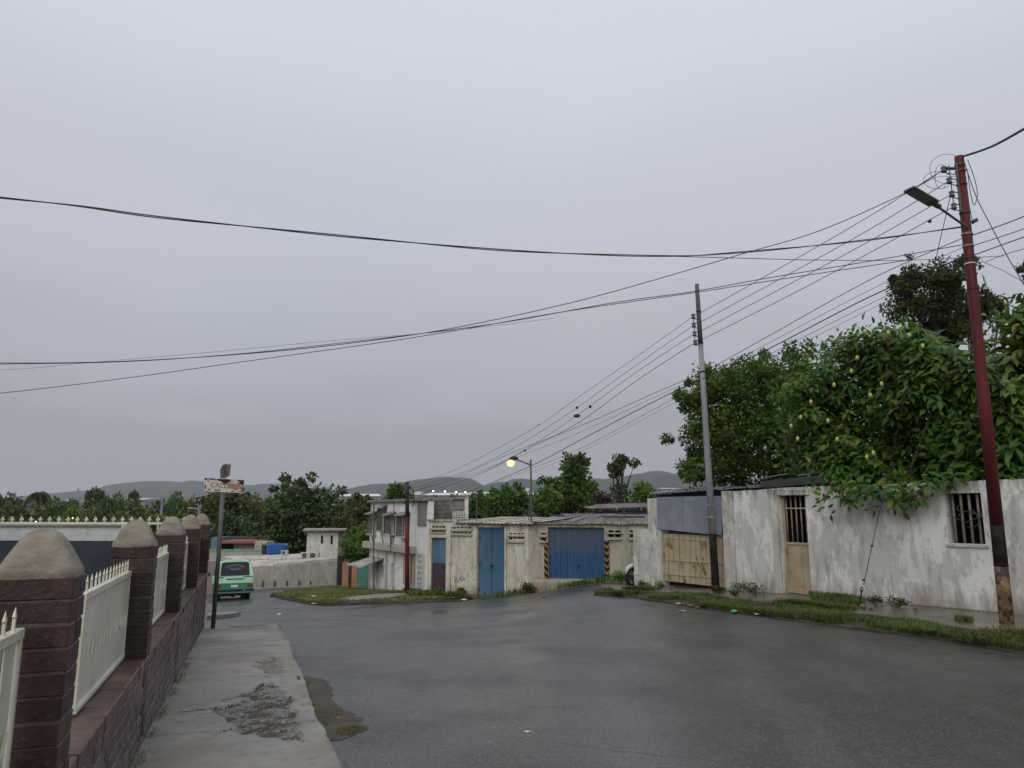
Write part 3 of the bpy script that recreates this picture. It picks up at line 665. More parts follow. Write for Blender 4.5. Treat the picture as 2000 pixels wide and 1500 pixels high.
# coping course of headers; the photograph shows it red-brown, a few raised by the pillars
BRICKC = M('coping_brick', (.085, .045, .038), (.125, .075, .06), (.06, .05, .048), s1=5, s2=16, rough=.4, rvar=.15, bmp=.7, bs=40, obj=.25)
bhc = brick_mesh(.238, .375, CH-.012, [BRICKC]); bhk = bhc
k = 0; d = D0+.125
farc = MB(); ncop = 0
while d < D1-.1:
    q = FW(d, WO+.18+rnd.uniform(-.006, .006), WT-CH/2+rnd.uniform(-.002, .003))
    if d > 4.2: link('coping_brick', bhc, wallr, q-rl_, (rnd.uniform(-.012, .012), 0, RZ+rnd.uniform(-.01, .01))); ncop += 1
    else: farc.par(q-U*.119-N*.187-Vector((0, 0, .046)), U*.238, N*.375, (0, 0, .092))
    d += .25
farc.build('coping', BRICKC, wallr)
# pillars
PD = [0.95, 4.0, 7.08, 10.15, 13.2, 16.3]
PW_, PL_ = .325, .28
names = ['brown brick gate pillar with pale cement cap, leftmost and nearest, cut by the left edge', 'largest whole brown brick pillar with rounded cement cap in the foreground',
         'second brown brick pillar from the front, between the two widest cream panels', 'third brown brick pillar from the front with domed cement cap',
         'fourth brown brick pillar from the front, narrow and half hidden', 'last brown brick pillar at the far end of the wall beside the sign post']
pb2 = brick_mesh(PL_*.38, PW_, CH-.007, [BRICK], bv=.005); pb3 = brick_mesh(PL_*.6, PW_, CH-.007, [BRICK], bv=.005)
for pi, (d, lab) in enumerate(zip(PD, names)):
    if pi == 0: continue
    base = FW(d+PL_/2, WO+PW_/2-.004, WT if False else PZ(d)-.1); pr = empty('brick_pillar', base, lab, 'pillar', 'brick pillars of the front fence')
    m = MB(); top = 1.345+.006*pi
    m.par(FW(d+.006, WO+.002, base.z), U*(PL_-.012), N*(PW_-.012), (0, 0, top-base.z)); m.build('mortar_core', MORTD, pr)
    nco = int((top-base.z)/CH)
    for r in range(nco):
        z = top-CH*(r+.5); sp = .40 if r % 2 else .60
        for (c0, c1, me) in ((0, sp, pb3 if sp > .5 else pb2), (sp, 1, pb2 if sp > .5 else pb3)):
            if z < WT-.05 and False: continue
            q = FW(d+PL_*(c0+c1)/2+rnd.uniform(-.002, .002), WO+PW_/2-.004+rnd.uniform(-.004, .004), z)
            link('brick', me, pr, q-base, (rnd.uniform(-.014, .014), rnd.uniform(-.012, .012), RZ+rnd.uniform(-.01, .01)))
    # cement cap: loaf with rounded top
    V = []; F = []; n = 12; rings = [(-.01, 1.01, .97), (.01, 1.03, .97), (.03, 1.0, .94), (.075, .86, .86), (.125, .71, .72), (.17, .56, .52), (.20, .40, .3), (.214, .22, .15), (.218, .08, .1)]
    for zz, sc, ex in rings:
        for k2 in range(28):
            w = 2*math.pi*k2/28; cx, sy = math.cos(w), math.sin(w); e = .28+.5*(1-ex)
            xx = math.copysign(abs(cx)**e, cx); yy = math.copysign(abs(sy)**e, sy); j = 1+rnd.uniform(-.012, .012)
            V.append(FW(d+PL_/2+xx*PL_/2*sc*j, WO+PW_/2+yy*PW_/2*sc*j, top+zz*(1 if pi != 1 else .98)+rnd.uniform(-.003, .003)))
    for i in range(len(rings)-1):
        for k2 in range(28): F.append((i*28+k2, i*28+(k2+1) % 28, (i+1)*28+(k2+1) % 28, (i+1)*28+k2))
    F.append(tuple(range((len(rings)-1)*28, len(rings)*28))); MB().add(V, F).build('cap', CAPC, pr, smooth=True)
# cream panels between the pillars
PO = WO+.175
def panel(da, db, lab, gate=False, z0=.475, z1=1.135):
    c = FW((da+db)/2, PO, z0); pr = empty('fence_panel', c, lab, 'fence panel', 'cream metal fence panels')
    for zz, hh in ((z1, .022), (z0, .016)):
        MB().par(FW(da, PO-.022, zz-hh), U*(db-da), N*.044, (0, 0, hh*2)).build('rail', CREAM, pr, bevel=.003)
    for dd in (da, db-.03): MB().par(FW(dd, PO-.018, z0), U*.03, N*.036, (0, 0, z1-z0-.02)).build('stile', CREAM, pr, bevel=.002)
    L = db-da-.06; ns = 9 if gate else 13; pit = L/ns; w = pit*(.80 if gate else .965)
    sm = MB().par((-w/2, -.004, 0), (w, 0, 0), (0, .008, 0), (0, 0, z1-z0-.03)).v; f0 = [(0, 3, 2, 1), (4, 5, 6, 7), (0, 1, 5, 4), (1, 2, 6, 5), (2, 3, 7, 6), (3, 0, 4, 7)]
    me = bpy.data.meshes.new('slat'); me.from_pydata(sm, [], f0); me.materials.append(CREAM)
    # spear finial
    fm = MB(); fm.box(-.008, .008, -.006, .006, 0, .055)
    fm.add([(-.008, -.006, .055), (.008, -.006, .055), (.008, .006, .055), (-.008, .006, .055), (-.017, -.006, .062), (.017, -.006, .062), (.017, .006, .062), (-.017, .006, .062), (0, 0, .105)],
           [(0, 1, 5, 4), (1, 2, 6, 5), (2, 3, 7, 6), (3, 0, 4, 7), (4, 5, 8), (5, 6, 8), (6, 7, 8), (7, 4, 8)])
    fme = bpy.data.meshes.new('spear_tip'); fme.from_pydata(fm.v, [], fm.f); fme.materials.append(CREAM)
    om = MB(); om.par((-.030, -.016, -.0), (.012, 0, 0), (0, .008, 0), (.045, 0, .085)); ome = bpy.data.meshes.new('scroll'); ome.from_pydata(om.v, [], om.f); ome.materials.append(CREAM)
    for k in range(ns):
        q = FW(da+.03+pit*(k+.5), PO, z0+.012)-c
        link('slat', me, pr, q, (0, 0, RZ+rnd.uniform(-.03, .03)))
        q = FW(da+.03+pit*(k+.5), PO, (z0+z1)/2-.06)-c; link('scroll', ome, pr, q-N*.006, (0, 0, RZ))
    nf = int(L/.135)
    for k in range(nf):
        q = FW(da+.03+(k+.5)*L/nf, PO, z1+.02)-c; link('spear_tip', fme, pr, q, (rnd.uniform(-.03, .03), rnd.uniform(-.04, .04), RZ))
panel(2.2, 3.93, 'cream metal gate leaf with open gaps at the lower left corner, nearest of all', True, z0=.30, z1=1.12)
gap = PL_+.0
for i, lab in ((1, 'widest cream fence panel, between the foreground pillar and the next'), (2, 'cream fence panel between the second and third brick pillars'),
               (3, 'narrow looking cream fence panel between the third and fourth pillars'), (4, 'thin sliver of cream fence panel before the last pillar')):
    e0 = 1.55 if i == 1 else .1
    panel(PD[i]+PL_+(.98 if i == 1 else .12), PD[i+1]-.02 if i > 1 else PD[i+1]+.0, lab)

# ================================================================== YARD BEHIND THE FENCE
def solo(name, mb, mat, label, cat, group=None, origin=None, **k):
    if origin is None:
        mn = Vector((sum(p.x for p in mb.v)/len(mb.v), sum(p.y for p in mb.v)/len(mb.v), min(p.z for p in mb.v))); origin = mn
    o = mb.build(name, mat, None, origin, **k); return tag(o, label, cat, group)
YW = Frame((-13.2, 14.4), (-4.9, 13.6))
def yz(px, py): return YW.pix(px, py)
s0, s1 = 0.0, YW.s(236, 1050)
yr = empty('yard_wall', YW.pt((s0+s1)/2, -1.0), 'white plastered yard wall with a navy blue lower half behind the brick pillars', 'wall')
m = MB(); YW.box(m, s0, s1, YW.pix(100, 1056)[1], YW.pix(100, 1028)[1], -.2, 0); m.build('upper_wall', YARDW, yr)
m = MB(); YW.box(m, s0, s1+1.4, -1.2, YW.pix(100, 1058)[1], -.2, .03); m.build('lower_wall', NAVY, yr)
m = MB(); YW.box(m, s1-.0, s1+.1, YW.pix(100, 1056)[1], YW.pix(100, 1024)[1], -.2, .02); m.build('end_post', YARDW, yr)
rr = empty('yard_railing', YW.pt(s1/2+2, YW.pix(100, 1024)[1]), 'pale railing with a row of arrow tips on top of the white yard wall', 'railing')
zr0 = YW.pix(100, 1021)[1]; s2 = YW.s(372, 1020)
m = MB(); YW.box(m, s0, s2, zr0-.03, zr0+.012, -.12, -.07); m.build('rail', CREAM, rr)
m = MB(); YW.box(m, s0, s1, YW.pix(100, 1028)[1], YW.pix(100, 1026)[1]+.01, -.24, .04); m.build('ledge', PAVE, yr)
fm = MB(); fm.box(-.012, .012, -.006, .006, 0, .05)
fm.add([(-.045, -.006, .035), (.045, -.006, .035), (0, -.006, .105), (-.045, .006, .035), (.045, .006, .035), (0, .006, .105)], [(0, 1, 2), (5, 4, 3), (0, 3, 4, 1), (1, 4, 5, 2), (2, 5, 3, 0)])
ame = bpy.data.meshes.new('arrow_tip'); ame.from_pydata(fm.v, [], fm.f); ame.materials.append(CREAM)
px = -40.
while px < 366:
    q = YW.pt(YW.s(px, 1018), zr0+.01, -.095)-rr.location; link('arrow_tip', ame, rr, q, (0, 0, math.atan2(YW.d.y, YW.d.x))); px += 18.6-1.6*max(px, 0)/366
m = MB()
for px in (262, 283, 301, 318, 336, 352):
    m = MB(); a = YW.s(px, 1040); YW.box(m, a, a+.025, YW.pix(100, 1058)[1], zr0-.03, -.11, -.08); m.build('bar', CREAM, rr)
# ================================================================== RIGHT WALL, GARAGE SHED
def rect(F, x0, x1, y0, y1, out=0):    # pixel corners (measured at the middle) -> s0,s1,z0,z1
    ym = (y0+y1)/2; a = F.pix(x0, ym, out)[0]; b = F.pix(x1, ym, out)[0]; xm = (x0+x1)/2
    zt = F.pix(xm, y0, out)[1]; zb = F.pix(xm, y1, out)[1]
    return (min(a, b), max(a, b), min(zb, zt), max(zb, zt))
def gz(F, s, out=0): p = F.pt(s, 0, out); return G(p.x, p.y)
def lin(pts):
    xs = [p[0] for p in pts]; zs = [p[1] for p in pts]; o = np.argsort(xs); xs = np.array(xs)[o]; zs = np.array(zs)[o]
    return lambda s: float(np.interp(s, xs, zs))
rtop = lin([RW.pix(2060, 932), RW.pix(2000, 936), RW.pix(1900, 939), RW.pix(1780, 943), RW.pix(1640, 949), RW.pix(1525, 953), RW.pix(1425, 960)])
s_end = RW.s(1418, 1060)
door = rect(RW, 1527, 1579, 968, 1163); win = rect(RW, 1849, 1920, 963, 1062); win2 = (win[0]-3.1, win[1]-2.75, win[2]+.3, win[3]+.05)
ww = empty('perimeter_wall', RW.pt(8, -.6), 'long peeling white limewashed wall with a barred window and cream door, behind the red pole', 'wall')
m = MB(); RW.wall(m, 0, s_end, lambda s: gz(RW, s)-.3, lambda s: rtop(s)+.035*(float(vnoise(s, 0.0, 2.3, 4))-.5)+.015*(float(vnoise(s, 0.0, 9, 7))-.5), .22, [door, win, win2], .16); 
m.build('wall', WALLR, ww)
# raised surrounds and pilasters
m = MB(); a = rect(RW, 1514, 1525, 956, 1160); RW.box(m, a[0], a[1]+.02, gz(RW, a[0])-.2, a[3], -.02, .07); b = rect(RW, 1514, 1580, 956, 967); RW.box(m, b[0]+.0, b[1]+.02, door[3]+.01, door[3]+.15, -.02, .05); m.build('door_surround', WALLP, ww, bevel=.01)
m = MB(); RW.box(m, s_end-.32, s_end+.02, gz(RW, s_end)-.2, rtop(s_end)+.01, -.2, .09); m.build('pilaster', WALLP, ww, bevel=.015)
m = MB(); RW.box(m, win[0]-.06, win[1]+.06, win[2]-.07, win[2]-.005, -.1, .035); m.build('window_sill', WALLP, ww, bevel=.008)
def room(F, op, depth, mat, parent, name='dark_room'):
    a, b, c, d = op; m = MB(); P_ = lambda s, z, o: F.pt(s, z, o)
    v = [P_(a-.1, c-.1, -.225), P_(b+.1, c-.1, -.225), P_(b+.1, d+.1, -.225), P_(a-.1, d+.1, -.225), P_(a-.1, c-.1, -depth), P_(b+.1, c-.1, -depth), P_(b+.1, d+.1, -depth), P_(a-.1, d+.1, -depth)]
    m.add(v, [(4, 5, 6, 7), (0, 1, 5, 4), (1, 2, 6, 5), (2, 3, 7, 6), (3, 0, 4, 7)]); m.build(name, mat, parent)
room(RW, win, 1.3, DARK, ww); room(RW, win2, 1.0, DARK, ww); room(RW, door, 1.2, DARK, ww)
wb = MB()
wf = empty('barred_window', RW.pt((win[0]+win[1])/2, win[2], -.1), 'window of four thick vertical bars with iron scrolls, left of the red pole', 'window grille')
for k in range(4):
    s = win[0]+(win[1]-win[0])*(k+.72)/4.35; MB().tube([RW.pt(s, win[2], -.1), RW.pt(s, win[3], -.1)], .026, 8).build('bar', BARS, wf, smooth=True)
def ring(c, F, r, th, mat, parent, a0=0, a1=6.283, sz=1):
    MB().tube([F.pt(c[0]+r*math.cos(w), c[1]+r*sz*math.sin(w), c[2]) for w in np.linspace(a0, a1, 20)], th, 5).build('scroll', mat, parent)
cs, cz = (win[0]+win[1])/2, (win[2]+win[3])/2
ring((cs-.05, cz-.02, -.06), RW, .20, .008, GALVD, wf, .3, 4.9, .8); ring((cs-.26, cz+.06, -.06), RW, .05, .008, GALVD, wf); ring((cs+.10, cz+.2, -.06), RW, .055, .008, GALVD, wf); ring((cs-.12, cz+.12, -.06), RW, .05, .008, GALVD, wf)
for zz in (cz+.02,): MB().tube([RW.pt(win[0], zz+.05, -.06), RW.pt(cs, zz-.1, -.06), RW.pt(win[1], zz+.04, -.06)], .007, 5).build('rod', GALVD, wf)
w2 = MB(); RW.box(w2, win2[1]-.06, win2[1]+.02, win2[2]-.03, win2[3], -.05, .03); w2.build('rusty_frame', RUSTC, ww)
# cream door
dr = empty('door', RW.pt((door[0]+door[1])/2, door[2], -.12), 'narrow cream metal door with a barred upper half in the white wall', 'door')
zm = RW.pix(1552, 1062)[1]; a, b, c, d = door
m = MB(); RW.box(m, a+.01, b-.01, c+.05, zm, -.155, -.125); m.build('lower_panel', CREAMD, dr)
for (x0, x1, z0, z1) in ((a+.01, a+.06, c+.04, d-.01), (b-.06, b-.01, c+.04, d-.01), (a+.06, b-.06, c+.04, c+.14), (a+.06, b-.06, zm-.03, zm+.03), (a+.06, b-.06, d-.32, d-.29), ((a+b)/2-.10, (a+b)/2-.07, c+.14, zm-.03)):
    m = MB(); RW.box(m, x0, x1, z0, z1, -.125, -.10); m.build('frame', CREAMD, dr, bevel=.003)
for k in range(5): s = a+.1+(b-a-.2)*k/4; MB().tube([RW.pt(s, zm, -.13), RW.pt(s, d, -.13)], .019, 6).build('bar', BARS, dr, smooth=True)
MB().tube([RW.pt(b-.1, zm-.25, -.10), RW.pt(b-.1, zm-.25, -.05), RW.pt(b-.1, zm-.13, -.05), RW.pt(b-.1, zm-.13, -.10)], .008, 6).build('handle', BLACKM, dr)

# shed bay
gr = rect(RW, 1293, 1421, 1038, 1139); sL = RW.s(1293, 1080); sR = s_end
gl = empty('garage_shed', RW.pt((sL+sR)/2, -.6, -1), 'open fronted shed with zinc roof and grey sheet fascia over the cream gate', 'shed')
# post on the left of the gate and its low wall
pst = rect(RW, 1270, 1292, 975, 1146); zg = gz(RW, pst[0])
m = MB(); RW.box(m, pst[0]-.03, pst[1]+.03, zg-.2, pst[3]+.02, -.28, .05); m.build('post', WALLP, gl, bevel=.015)
# zinc roof sheets: eave from the left tip to the wall
E0, E1 = at(1268, 964, 22.6), at(1492, 950, 19.35)
Bk = Vector((1.5, 3.6, .16)); ns = 6
for k in range(ns):
    p0, p1 = E0.lerp(E1, k/ns), E0.lerp(E1, (k+1.04)/ns); V = []; nu, nw = 17, 3
    for j in range(nw):
        for i in range(nu):
            p = p0.lerp(p1, i/(nu-1))+Bk*(j/(nw-1)); V.append(p+Vector((0, 0, .016*math.cos(i/(nu-1)*2*math.pi*5)+.008*(k % 2)+(.004 if k % 3 else .02)*j)))
    F = [(j*nu+i, j*nu+i+1, (j+1)*nu+i+1, (j+1)*nu+i) for j in range(nw-1) for i in range(nu-1)]
    nn = len(V); V += [v-Vector((0, 0, .006)) for v in V]; F += [tuple(x+nn for x in f[::-1]) for f in F]
    F += [(i, nn+i, nn+i+1, i+1) for i in range(nu-1)]
    MB().add(V, F).build('roof_sheet', ZINC, gl)
m = MB(); m.par(E0+Vector((.25, .2, -.11)), (E1-E0)*.98, Vector((.1, .2, 0)), (0, 0, .085)); m.build('roof_beam', CHARC, gl)
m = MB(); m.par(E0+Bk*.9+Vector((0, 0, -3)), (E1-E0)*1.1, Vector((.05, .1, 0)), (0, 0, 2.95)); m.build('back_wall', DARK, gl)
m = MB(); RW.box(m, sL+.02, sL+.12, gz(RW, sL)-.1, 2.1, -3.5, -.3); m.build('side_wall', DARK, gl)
# grey panel hung in front (sheets of its own)
for k in range(5):
    xa = 1284+127*k/5; xb = 1284+127*(k+1)/5-.6
    q = []
    for x, t in ((xa, 0), (xb, 0), (xb, 1), (xa, 1)):
        f = (x-1284)/127; y = (971+f*-3) if t else (1033+f*13)
        q.append(RW.pix(x, y, .06))
    m = MB(); RW.quad(m, q, .06+.004*(k % 2), .075+.004*(k % 2)); m.build('fascia_sheet', GREYM, gl)
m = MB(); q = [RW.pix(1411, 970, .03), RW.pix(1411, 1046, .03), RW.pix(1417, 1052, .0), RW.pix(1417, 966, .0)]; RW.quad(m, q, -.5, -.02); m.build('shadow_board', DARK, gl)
# gate boards
gt = empty('gate', RW.pt((sL+sR)/2, gz(RW, sL), -.05), 'rusty cream metal double gate of upright boards under the grey sheets', 'gate')
nb = 12
for k in range(nb):
    x0 = 1294+126*k/nb; x1 = 1294+126*(k+1)/nb-1.0; f0 = (x0-1294)/126; f1 = (x1-1294)/126
    yb = lambda f: 1134+f*15; yt = lambda f: 1042+f*6
    q = [RW.pix(x0, yb(f0)), RW.pix(x1, yb(f1)), RW.pix(x1, yt(f1)), RW.pix(x0, yt(f0))]
    m = MB(); RW.quad(m, q, -.06-.006*(k % 2), -.03-.006*(k % 2)); o = m.build('board', RUSTC if k < 9 else CREAMD, gt, bevel=.004)
for yy in (1049, 1092, 1120):
    q = [RW.pix(1294, yy), RW.pix(1420, yy+9), RW.pix(1420, yy+11), RW.pix(1294, yy+2)]; m = MB(); RW.quad(m, q, -.032, -.012); m.build('cross_rail', RUSTC, gt)
for k in range(26):
    x = 1296+k*4.7; f = (x-1294)/126; a = RW.pix(x, 1045+f*6); MB().tube([RW.pt(a[0], a[1]-.02, -.045), RW.pt(a[0], a[1]+.10, -.045)], .007, 4).build('picket', RUSTC, gt)
m = MB(); RW.box(m, sR, sL, gr[2]-.5, RW.pix(1294, 1136)[1]-.10, -.3, .02) if False else RW.box(m, sR, sL+.05, gz(RW, sL)-.3, gz(RW, sL)+.13, -.6, -.01); m.build('threshold', PAVE, gl)
# low stub wall on the left
SW = Frame((RW.pt(pst[1]+.02, 0).x, RW.pt(pst[1]+.02, 0).y), tuple(RW.pt(pst[1]+1.15, 0, .0).xy))
zt = RW.pix(1255, 1034)[1]
m = MB(); RW.wall(m, pst[1]+.03, RW.s(1238, 1090), lambda s: gz(RW, s)-.3, lambda s: zt+.02*math.sin(s*9), .2, []); solo('stub_wall', m, WALLP, 'short low plastered wall stub left of the gate post, hiding the motorcycle', 'wall')
# dark flat roof box behind the wall
FB = at(1485, 953, 19.5); FE = at(1642, 949, 17.6)
fr = empty('flat_roof', FB, 'dark flat roof slab with a loose zinc sheet on top above the white wall', 'roof')
m = MB(); dz = .19; m.par(FB-Vector((0, 0, .02)), FE-FB+Vector((0, 0, .12)), Vector((1.2, 2.0, 0)), (0, 0, dz)); m.build('slab', CHARC, fr, bevel=.01)
m = MB(); m.par(FB+Vector((-.1, .15, dz+.03)), (FE-FB)*.45+Vector((0, 0, .11)), Vector((.6, 1.1, .05)), (0, 0, .02)); m.build('loose_sheet', ZINC, fr)
m = MB(); m.par(FB+(FE-FB)*.55+Vector((0, .25, dz+.09)), (FE-FB)*.4+Vector((0, 0, .07)), Vector((.6, 1.1, .1)), (0, 0, .02)); m.build('loose_sheet', ZINC, fr)

# ================================================================== BEIGE CORNER BUILDING
pL, pC, pR = at(836, 1100, 34.3), at(1036, 1100, 32.3), at(1300, 1100, 31.2)
BL = Frame((pL.x, pL.y), (pC.x, pC.y)); BR = Frame((pC.x, pC.y), (pR.x, pR.y))
bb = empty('corner_building', Vector((pC.x, pC.y+3, G(pC.x, pC.y))), 'low stained beige corner building with blue metal doors and sheet roof', 'building')
d1 = rect(BL, 842, 871, 1050, 1161); d2 = rect(BL, 933, 985, 1030, 1172)
def vents(F, x0, x1, ys, n):
    ops = []
    for (y0, y1) in ys:
        for k in range(n):
            a = x0+(x1-x0)*(k+.1)/n; b = x0+(x1-x0)*(k+.9)/n; ops.append(rect(F, a, b, y0, y1))
    return ops
def align(ops):                       # share z levels between openings of one facade
    return ops
vl = vents(BL, 843, 870, [(1027, 1031), (1036, 1039)], 4)+vents(BL, 883, 921, [(1029, 1033), (1038.5, 1042)], 5)+vents(BL, 994, 1024, [(1040, 1044), (1049, 1054)], 4)
# equalise levels
def snap(ops):
    lv = []
    out = []
    for o in ops:
        q = list(o)
        for i in (2, 3):
            for l in lv:
                if abs(l-q[i]) < .035: q[i] = l; break
            else: lv.append(q[i])
        out.append(tuple(q))
    return out
tl = lin([BL.pix(836, 1018), BL.pix(880, 1020), BL.pix(935, 1022), BL.pix(1034, 1025)])
m = MB(); ops = snap([d1, d2]+vl); BL.wall(m, 0, BL.L, lambda s: gz(BL, s)-.4, tl, .22, ops); m.build('left_wall', BEIGE, bb)
d3 = rect(BR, 1071, 1181, 1030, 1131)
vr = vents(BR, 1055, 1068, [(1041, 1044), (1051, 1055)], 1)+vents(BR, 1187, 1213, [(1036, 1040), (1043, 1049)], 2)+vents(BR, 1229, 1247, [(1036, 1040), (1044, 1049)], 2)
tr = lin([BR.pix(1036, 1024), BR.pix(1100, 1020), BR.pix(1180, 1018), BR.pix(1290, 1016)])
m = MB(); ops = snap([d3]+vr); BR.wall(m, .0, BR.L, lambda s: gz(BR, s)-.4, tr, .22, ops); m.build('right_wall', BEIGE2, bb)
for F, vv in ((BL, vl), (BR, vr)):
    for o in vv: room(F, o, .4, DARK, bb, 'vent_recess')
for F, (x0, x1, y0, y1) in ((BL, (841, 871, 1032, 1035)), (BL, (841, 871, 1039.5, 1042)), (BL, (881, 923, 1034, 1037.5)), (BL, (881, 923, 1043, 1046)), (BL, (992, 1026, 1045, 1048)), (BL, (992, 1026, 1056, 1060)),
                            (BR, (1053, 1069, 1046, 1049)), (BR, (1053, 1069, 1057, 1060)), (BR, (1186, 1215, 1040, 1043)), (BR, (1186, 1215, 1052, 1055)), (BR, (1228, 1248, 1040, 1043)), (BR, (1228, 1248, 1052, 1055))):
    a = rect(F, x0, x1, y0, y1); m = MB(); F.box(m, a[0], a[1], a[2], a[3], -.01, .10); m.build('vent_ledge', BEIGE2, bb, bevel=.008)
m = MB(); a = rect(BL, 840, 873, 1043, 1050); BL.box(m, a[0], a[1], a[2], a[3], -.01, .05); m.build('lintel', BEIGE, bb)
for x0, x1 in ((872, 881), (924, 932), (986, 990), (1026, 1034)):
    a = rect(BL, x0, x1, 1027, 1160); m = MB(); BL.box(m, a[0], a[1], gz(BL, a[0])-.3, a[3], -.01, .07); m.build('pilaster', BEIGE, bb, bevel=.01)
def corr(F, op, n, out, amp, mat, parent, name, z0=None, z1=None, s0=None, s1=None):
    a, b, c, d = op; c = z0 if z0 is not None else c; d = z1 if z1 is not None else d
    k = n*8; V = []
    for i in range(k+1):
        s = a+(b-a)*i/k; o = out+amp*max(-.6, min(.6, math.sin(i/8*2*math.pi)))
        V += [F.pt(s, c, o), F.pt(s, d, o)]
    MB().add(V, [(2*i, 2*i+2, 2*i+3, 2*i+1) for i in range(k)]).build(name, mat, parent)
D1 = empty('door', BL.pt((d1[0]+d1[1])/2, d1[2], -.1), 'narrow corrugated door, faded blue above and maroon below, left end of the beige building', 'door')
zmid = BL.pix(856, 1100)[1]
corr(BL, d1, 6, -.12, .018, BLUE, D1, 'upper_sheet', z0=zmid); corr(BL, d1, 6, -.11, .018, MAROON, D1, 'lower_sheet', z1=zmid)
m = MB(); BL.box(m, d1[0], d1[1], d1[2]-.1, d1[3], -.21, -.17); m.build('backing', MAROON, D1)
MB().tube([BL.pt(d1[0]-.05, zmid-.35, .02), BL.pt((d1[0]+d1[1])/2, zmid-.5, .0), BL.pt(d1[1]+.05, zmid-.45, .02)], .012, 5).build('chain', GALVD, D1)
D2 = empty('door', BL.pt((d2[0]+d2[1])/2, d2[2], -.1), 'tall corrugated blue steel door standing taller than the others near the corner', 'door')
zmid = BL.pix(960, 1117)[1]; mid = (d2[0]+d2[1])/2
for (a, b) in ((d2[0]+.02, mid-.01), (mid+.01, d2[1]-.02)):
    corr(BL, (a, b, d2[2], d2[3]), 7, -.10, .02, BLUE, D2, 'ribbed_leaf', z0=zmid); m = MB(); BL.box(m, a, b, d2[2]-.06, zmid-.02, -.12, -.085); m.build('lower_leaf', BLUE, D2)
    m = MB(); BL.box(m, a, b, zmid-.03, zmid+.03, -.12, -.07); m.build('rail', BLUE, D2)
m = MB(); BL.box(m, d2[0], d2[1], d2[2]-.1, d2[3], -.21, -.18); m.build('backing', DARK, D2)
D3 = empty('garage_door', BR.pt((d3[0]+d3[1])/2, d3[2], -.1), 'wide blue garage door, paler on top, between black and yellow striped posts', 'garage door')
np_ = 9
for k in range(np_):
    a = d3[0]+(d3[1]-d3[0])*k/np_; b = d3[0]+(d3[1]-d3[0])*(k+1)/np_-.015
    corr(BR, (a, b, d3[2]-.05, d3[3]), 1, -.14-.004*(k % 2), .02, BLUE2, D3, 'door_panel')
m = MB(); BR.box(m, d3[0], d3[1], d3[2]-.1, d3[3], -.215, -.19); m.build('backing', BLUE2, D3)
for (F, D, x, y) in ((BL, D2, 959, 1105), (BR, D3, 1130, 1105), (BL, D1, 866, 1108)):
    s, z = F.pix(x, y); m = MB(); F.box(m, s-.05, s+.05, z-.05, z+.04, -.10, -.03); m.build('padlock', BLACKM, D)
for z in (.15, .5, .85):
    for s in (d2[0]+.04, d2[1]-.09): m = MB(); zz = d2[2]+(d2[3]-d2[2])*z; BL.box(m, s, s+.05, zz-.07, zz+.07, -.10, -.05); m.build('hinge', GALVD, D2)
# chevron posts
YEL = M('ochre_post_paint', (.32, .18, .04), (.25, .14, .035), s1=4, rough=.7)
for x0, x1, sg, lb in ((1063.5, 1070.5, -1, 'ochre post with black diagonal stripes, left of the blue garage door'), (1181.5, 1190, 1, 'ochre post with black chevrons, right of the blue garage door')):
    a = rect(BR, x0, x1, 1057, 1134); pr = empty('striped_post', BR.pt((a[0]+a[1])/2, a[2], .02), lb, 'post', 'striped posts of the garage door')
    m = MB(); BR.box(m, a[0], a[1], a[2]-.1, a[3], -.01, .07); m.build('post', YEL, pr)
    n = 6; w = a[1]-a[0]; hgt = (a[3]-a[2])/n; cc = (a[0]+a[1])/2
    for k in range(n):
        z = a[2]+hgt*(k+.25)
        if sg < 0: q = [(a[0], z+.16), (a[1], z), (a[1], z+.16), (a[0], z+.32)]; m = MB(); BR.quad(m, q, .071, .076); m.build('stripe', BLACKP, pr)
        else:
            m = MB(); BR.quad(m, [(a[0], z+.10), (cc, z), (cc, z+.16), (a[0], z+.26)], .071, .076); BR.quad(m, [(cc, z), (a[1], z+.10), (a[1], z+.26), (cc, z+.16)], .071, .076); m.build('chevron', BLACKP, pr)
# plinth under the garage door
m = MB(); q0 = BR.s(1040, 1140); m.par(BR.pt(q0, gz(BR, q0)-.5, .5), BR.d*(BR.L-q0)+Vector((0, 0, .0)), BR.n*-.45, (0, 0, d3[2]-gz(BR, q0)+.47)); m.build('plinth', BEIGE2, bb, bevel=.02)
# roof sheets in two runs: pale sheets over the left wing, purple brown over the right
def rsheet(p, a, b, mat, parent, corr_n=4, th=.02, nm='roof_sheet'):
    V = []; nu = corr_n*4+1
    for j in range(2):
        for i in range(nu): V.append(p+a*(i/(nu-1))+b*j+Vector((0, 0, .02*math.cos(i/4*2*math.pi))))
    F = [(i, i+1, nu+i+1, nu+i) for i in range(nu-1)]; n = len(V); V += [v-Vector((0, 0, th)) for v in V]; F += [tuple(x+n for x in f[::-1]) for f in F]+[(i, n+i, n+i+1, i+1) for i in range(nu-1)]
    MB().add(V, F).build(nm, mat, parent)
zL = BL.pix(900, 1021)[1]
sA = BL.s(890, 1020)
for k in range(6):
    s = sA+(BL.L-sA+.15)*k/6; p = BL.pt(s, zL+.02+rnd.uniform(-.02, .03)-.10*(k/6), .22+rnd.uniform(-.05, .1)); p.z = BL.pix(890+145*k/6, 1020+3*k/6, .2)[1]
    rsheet(p, BL.d*((BL.L-sA)/6+.1), -BL.n*5.2+Vector((0, 0, .20)), ROOFL, bb)
m = MB(); BL.box(m, -.05, sA+.1, tl(0), tl(0)+.09, -3, .04); m.build('parapet', BEIGE, bb)
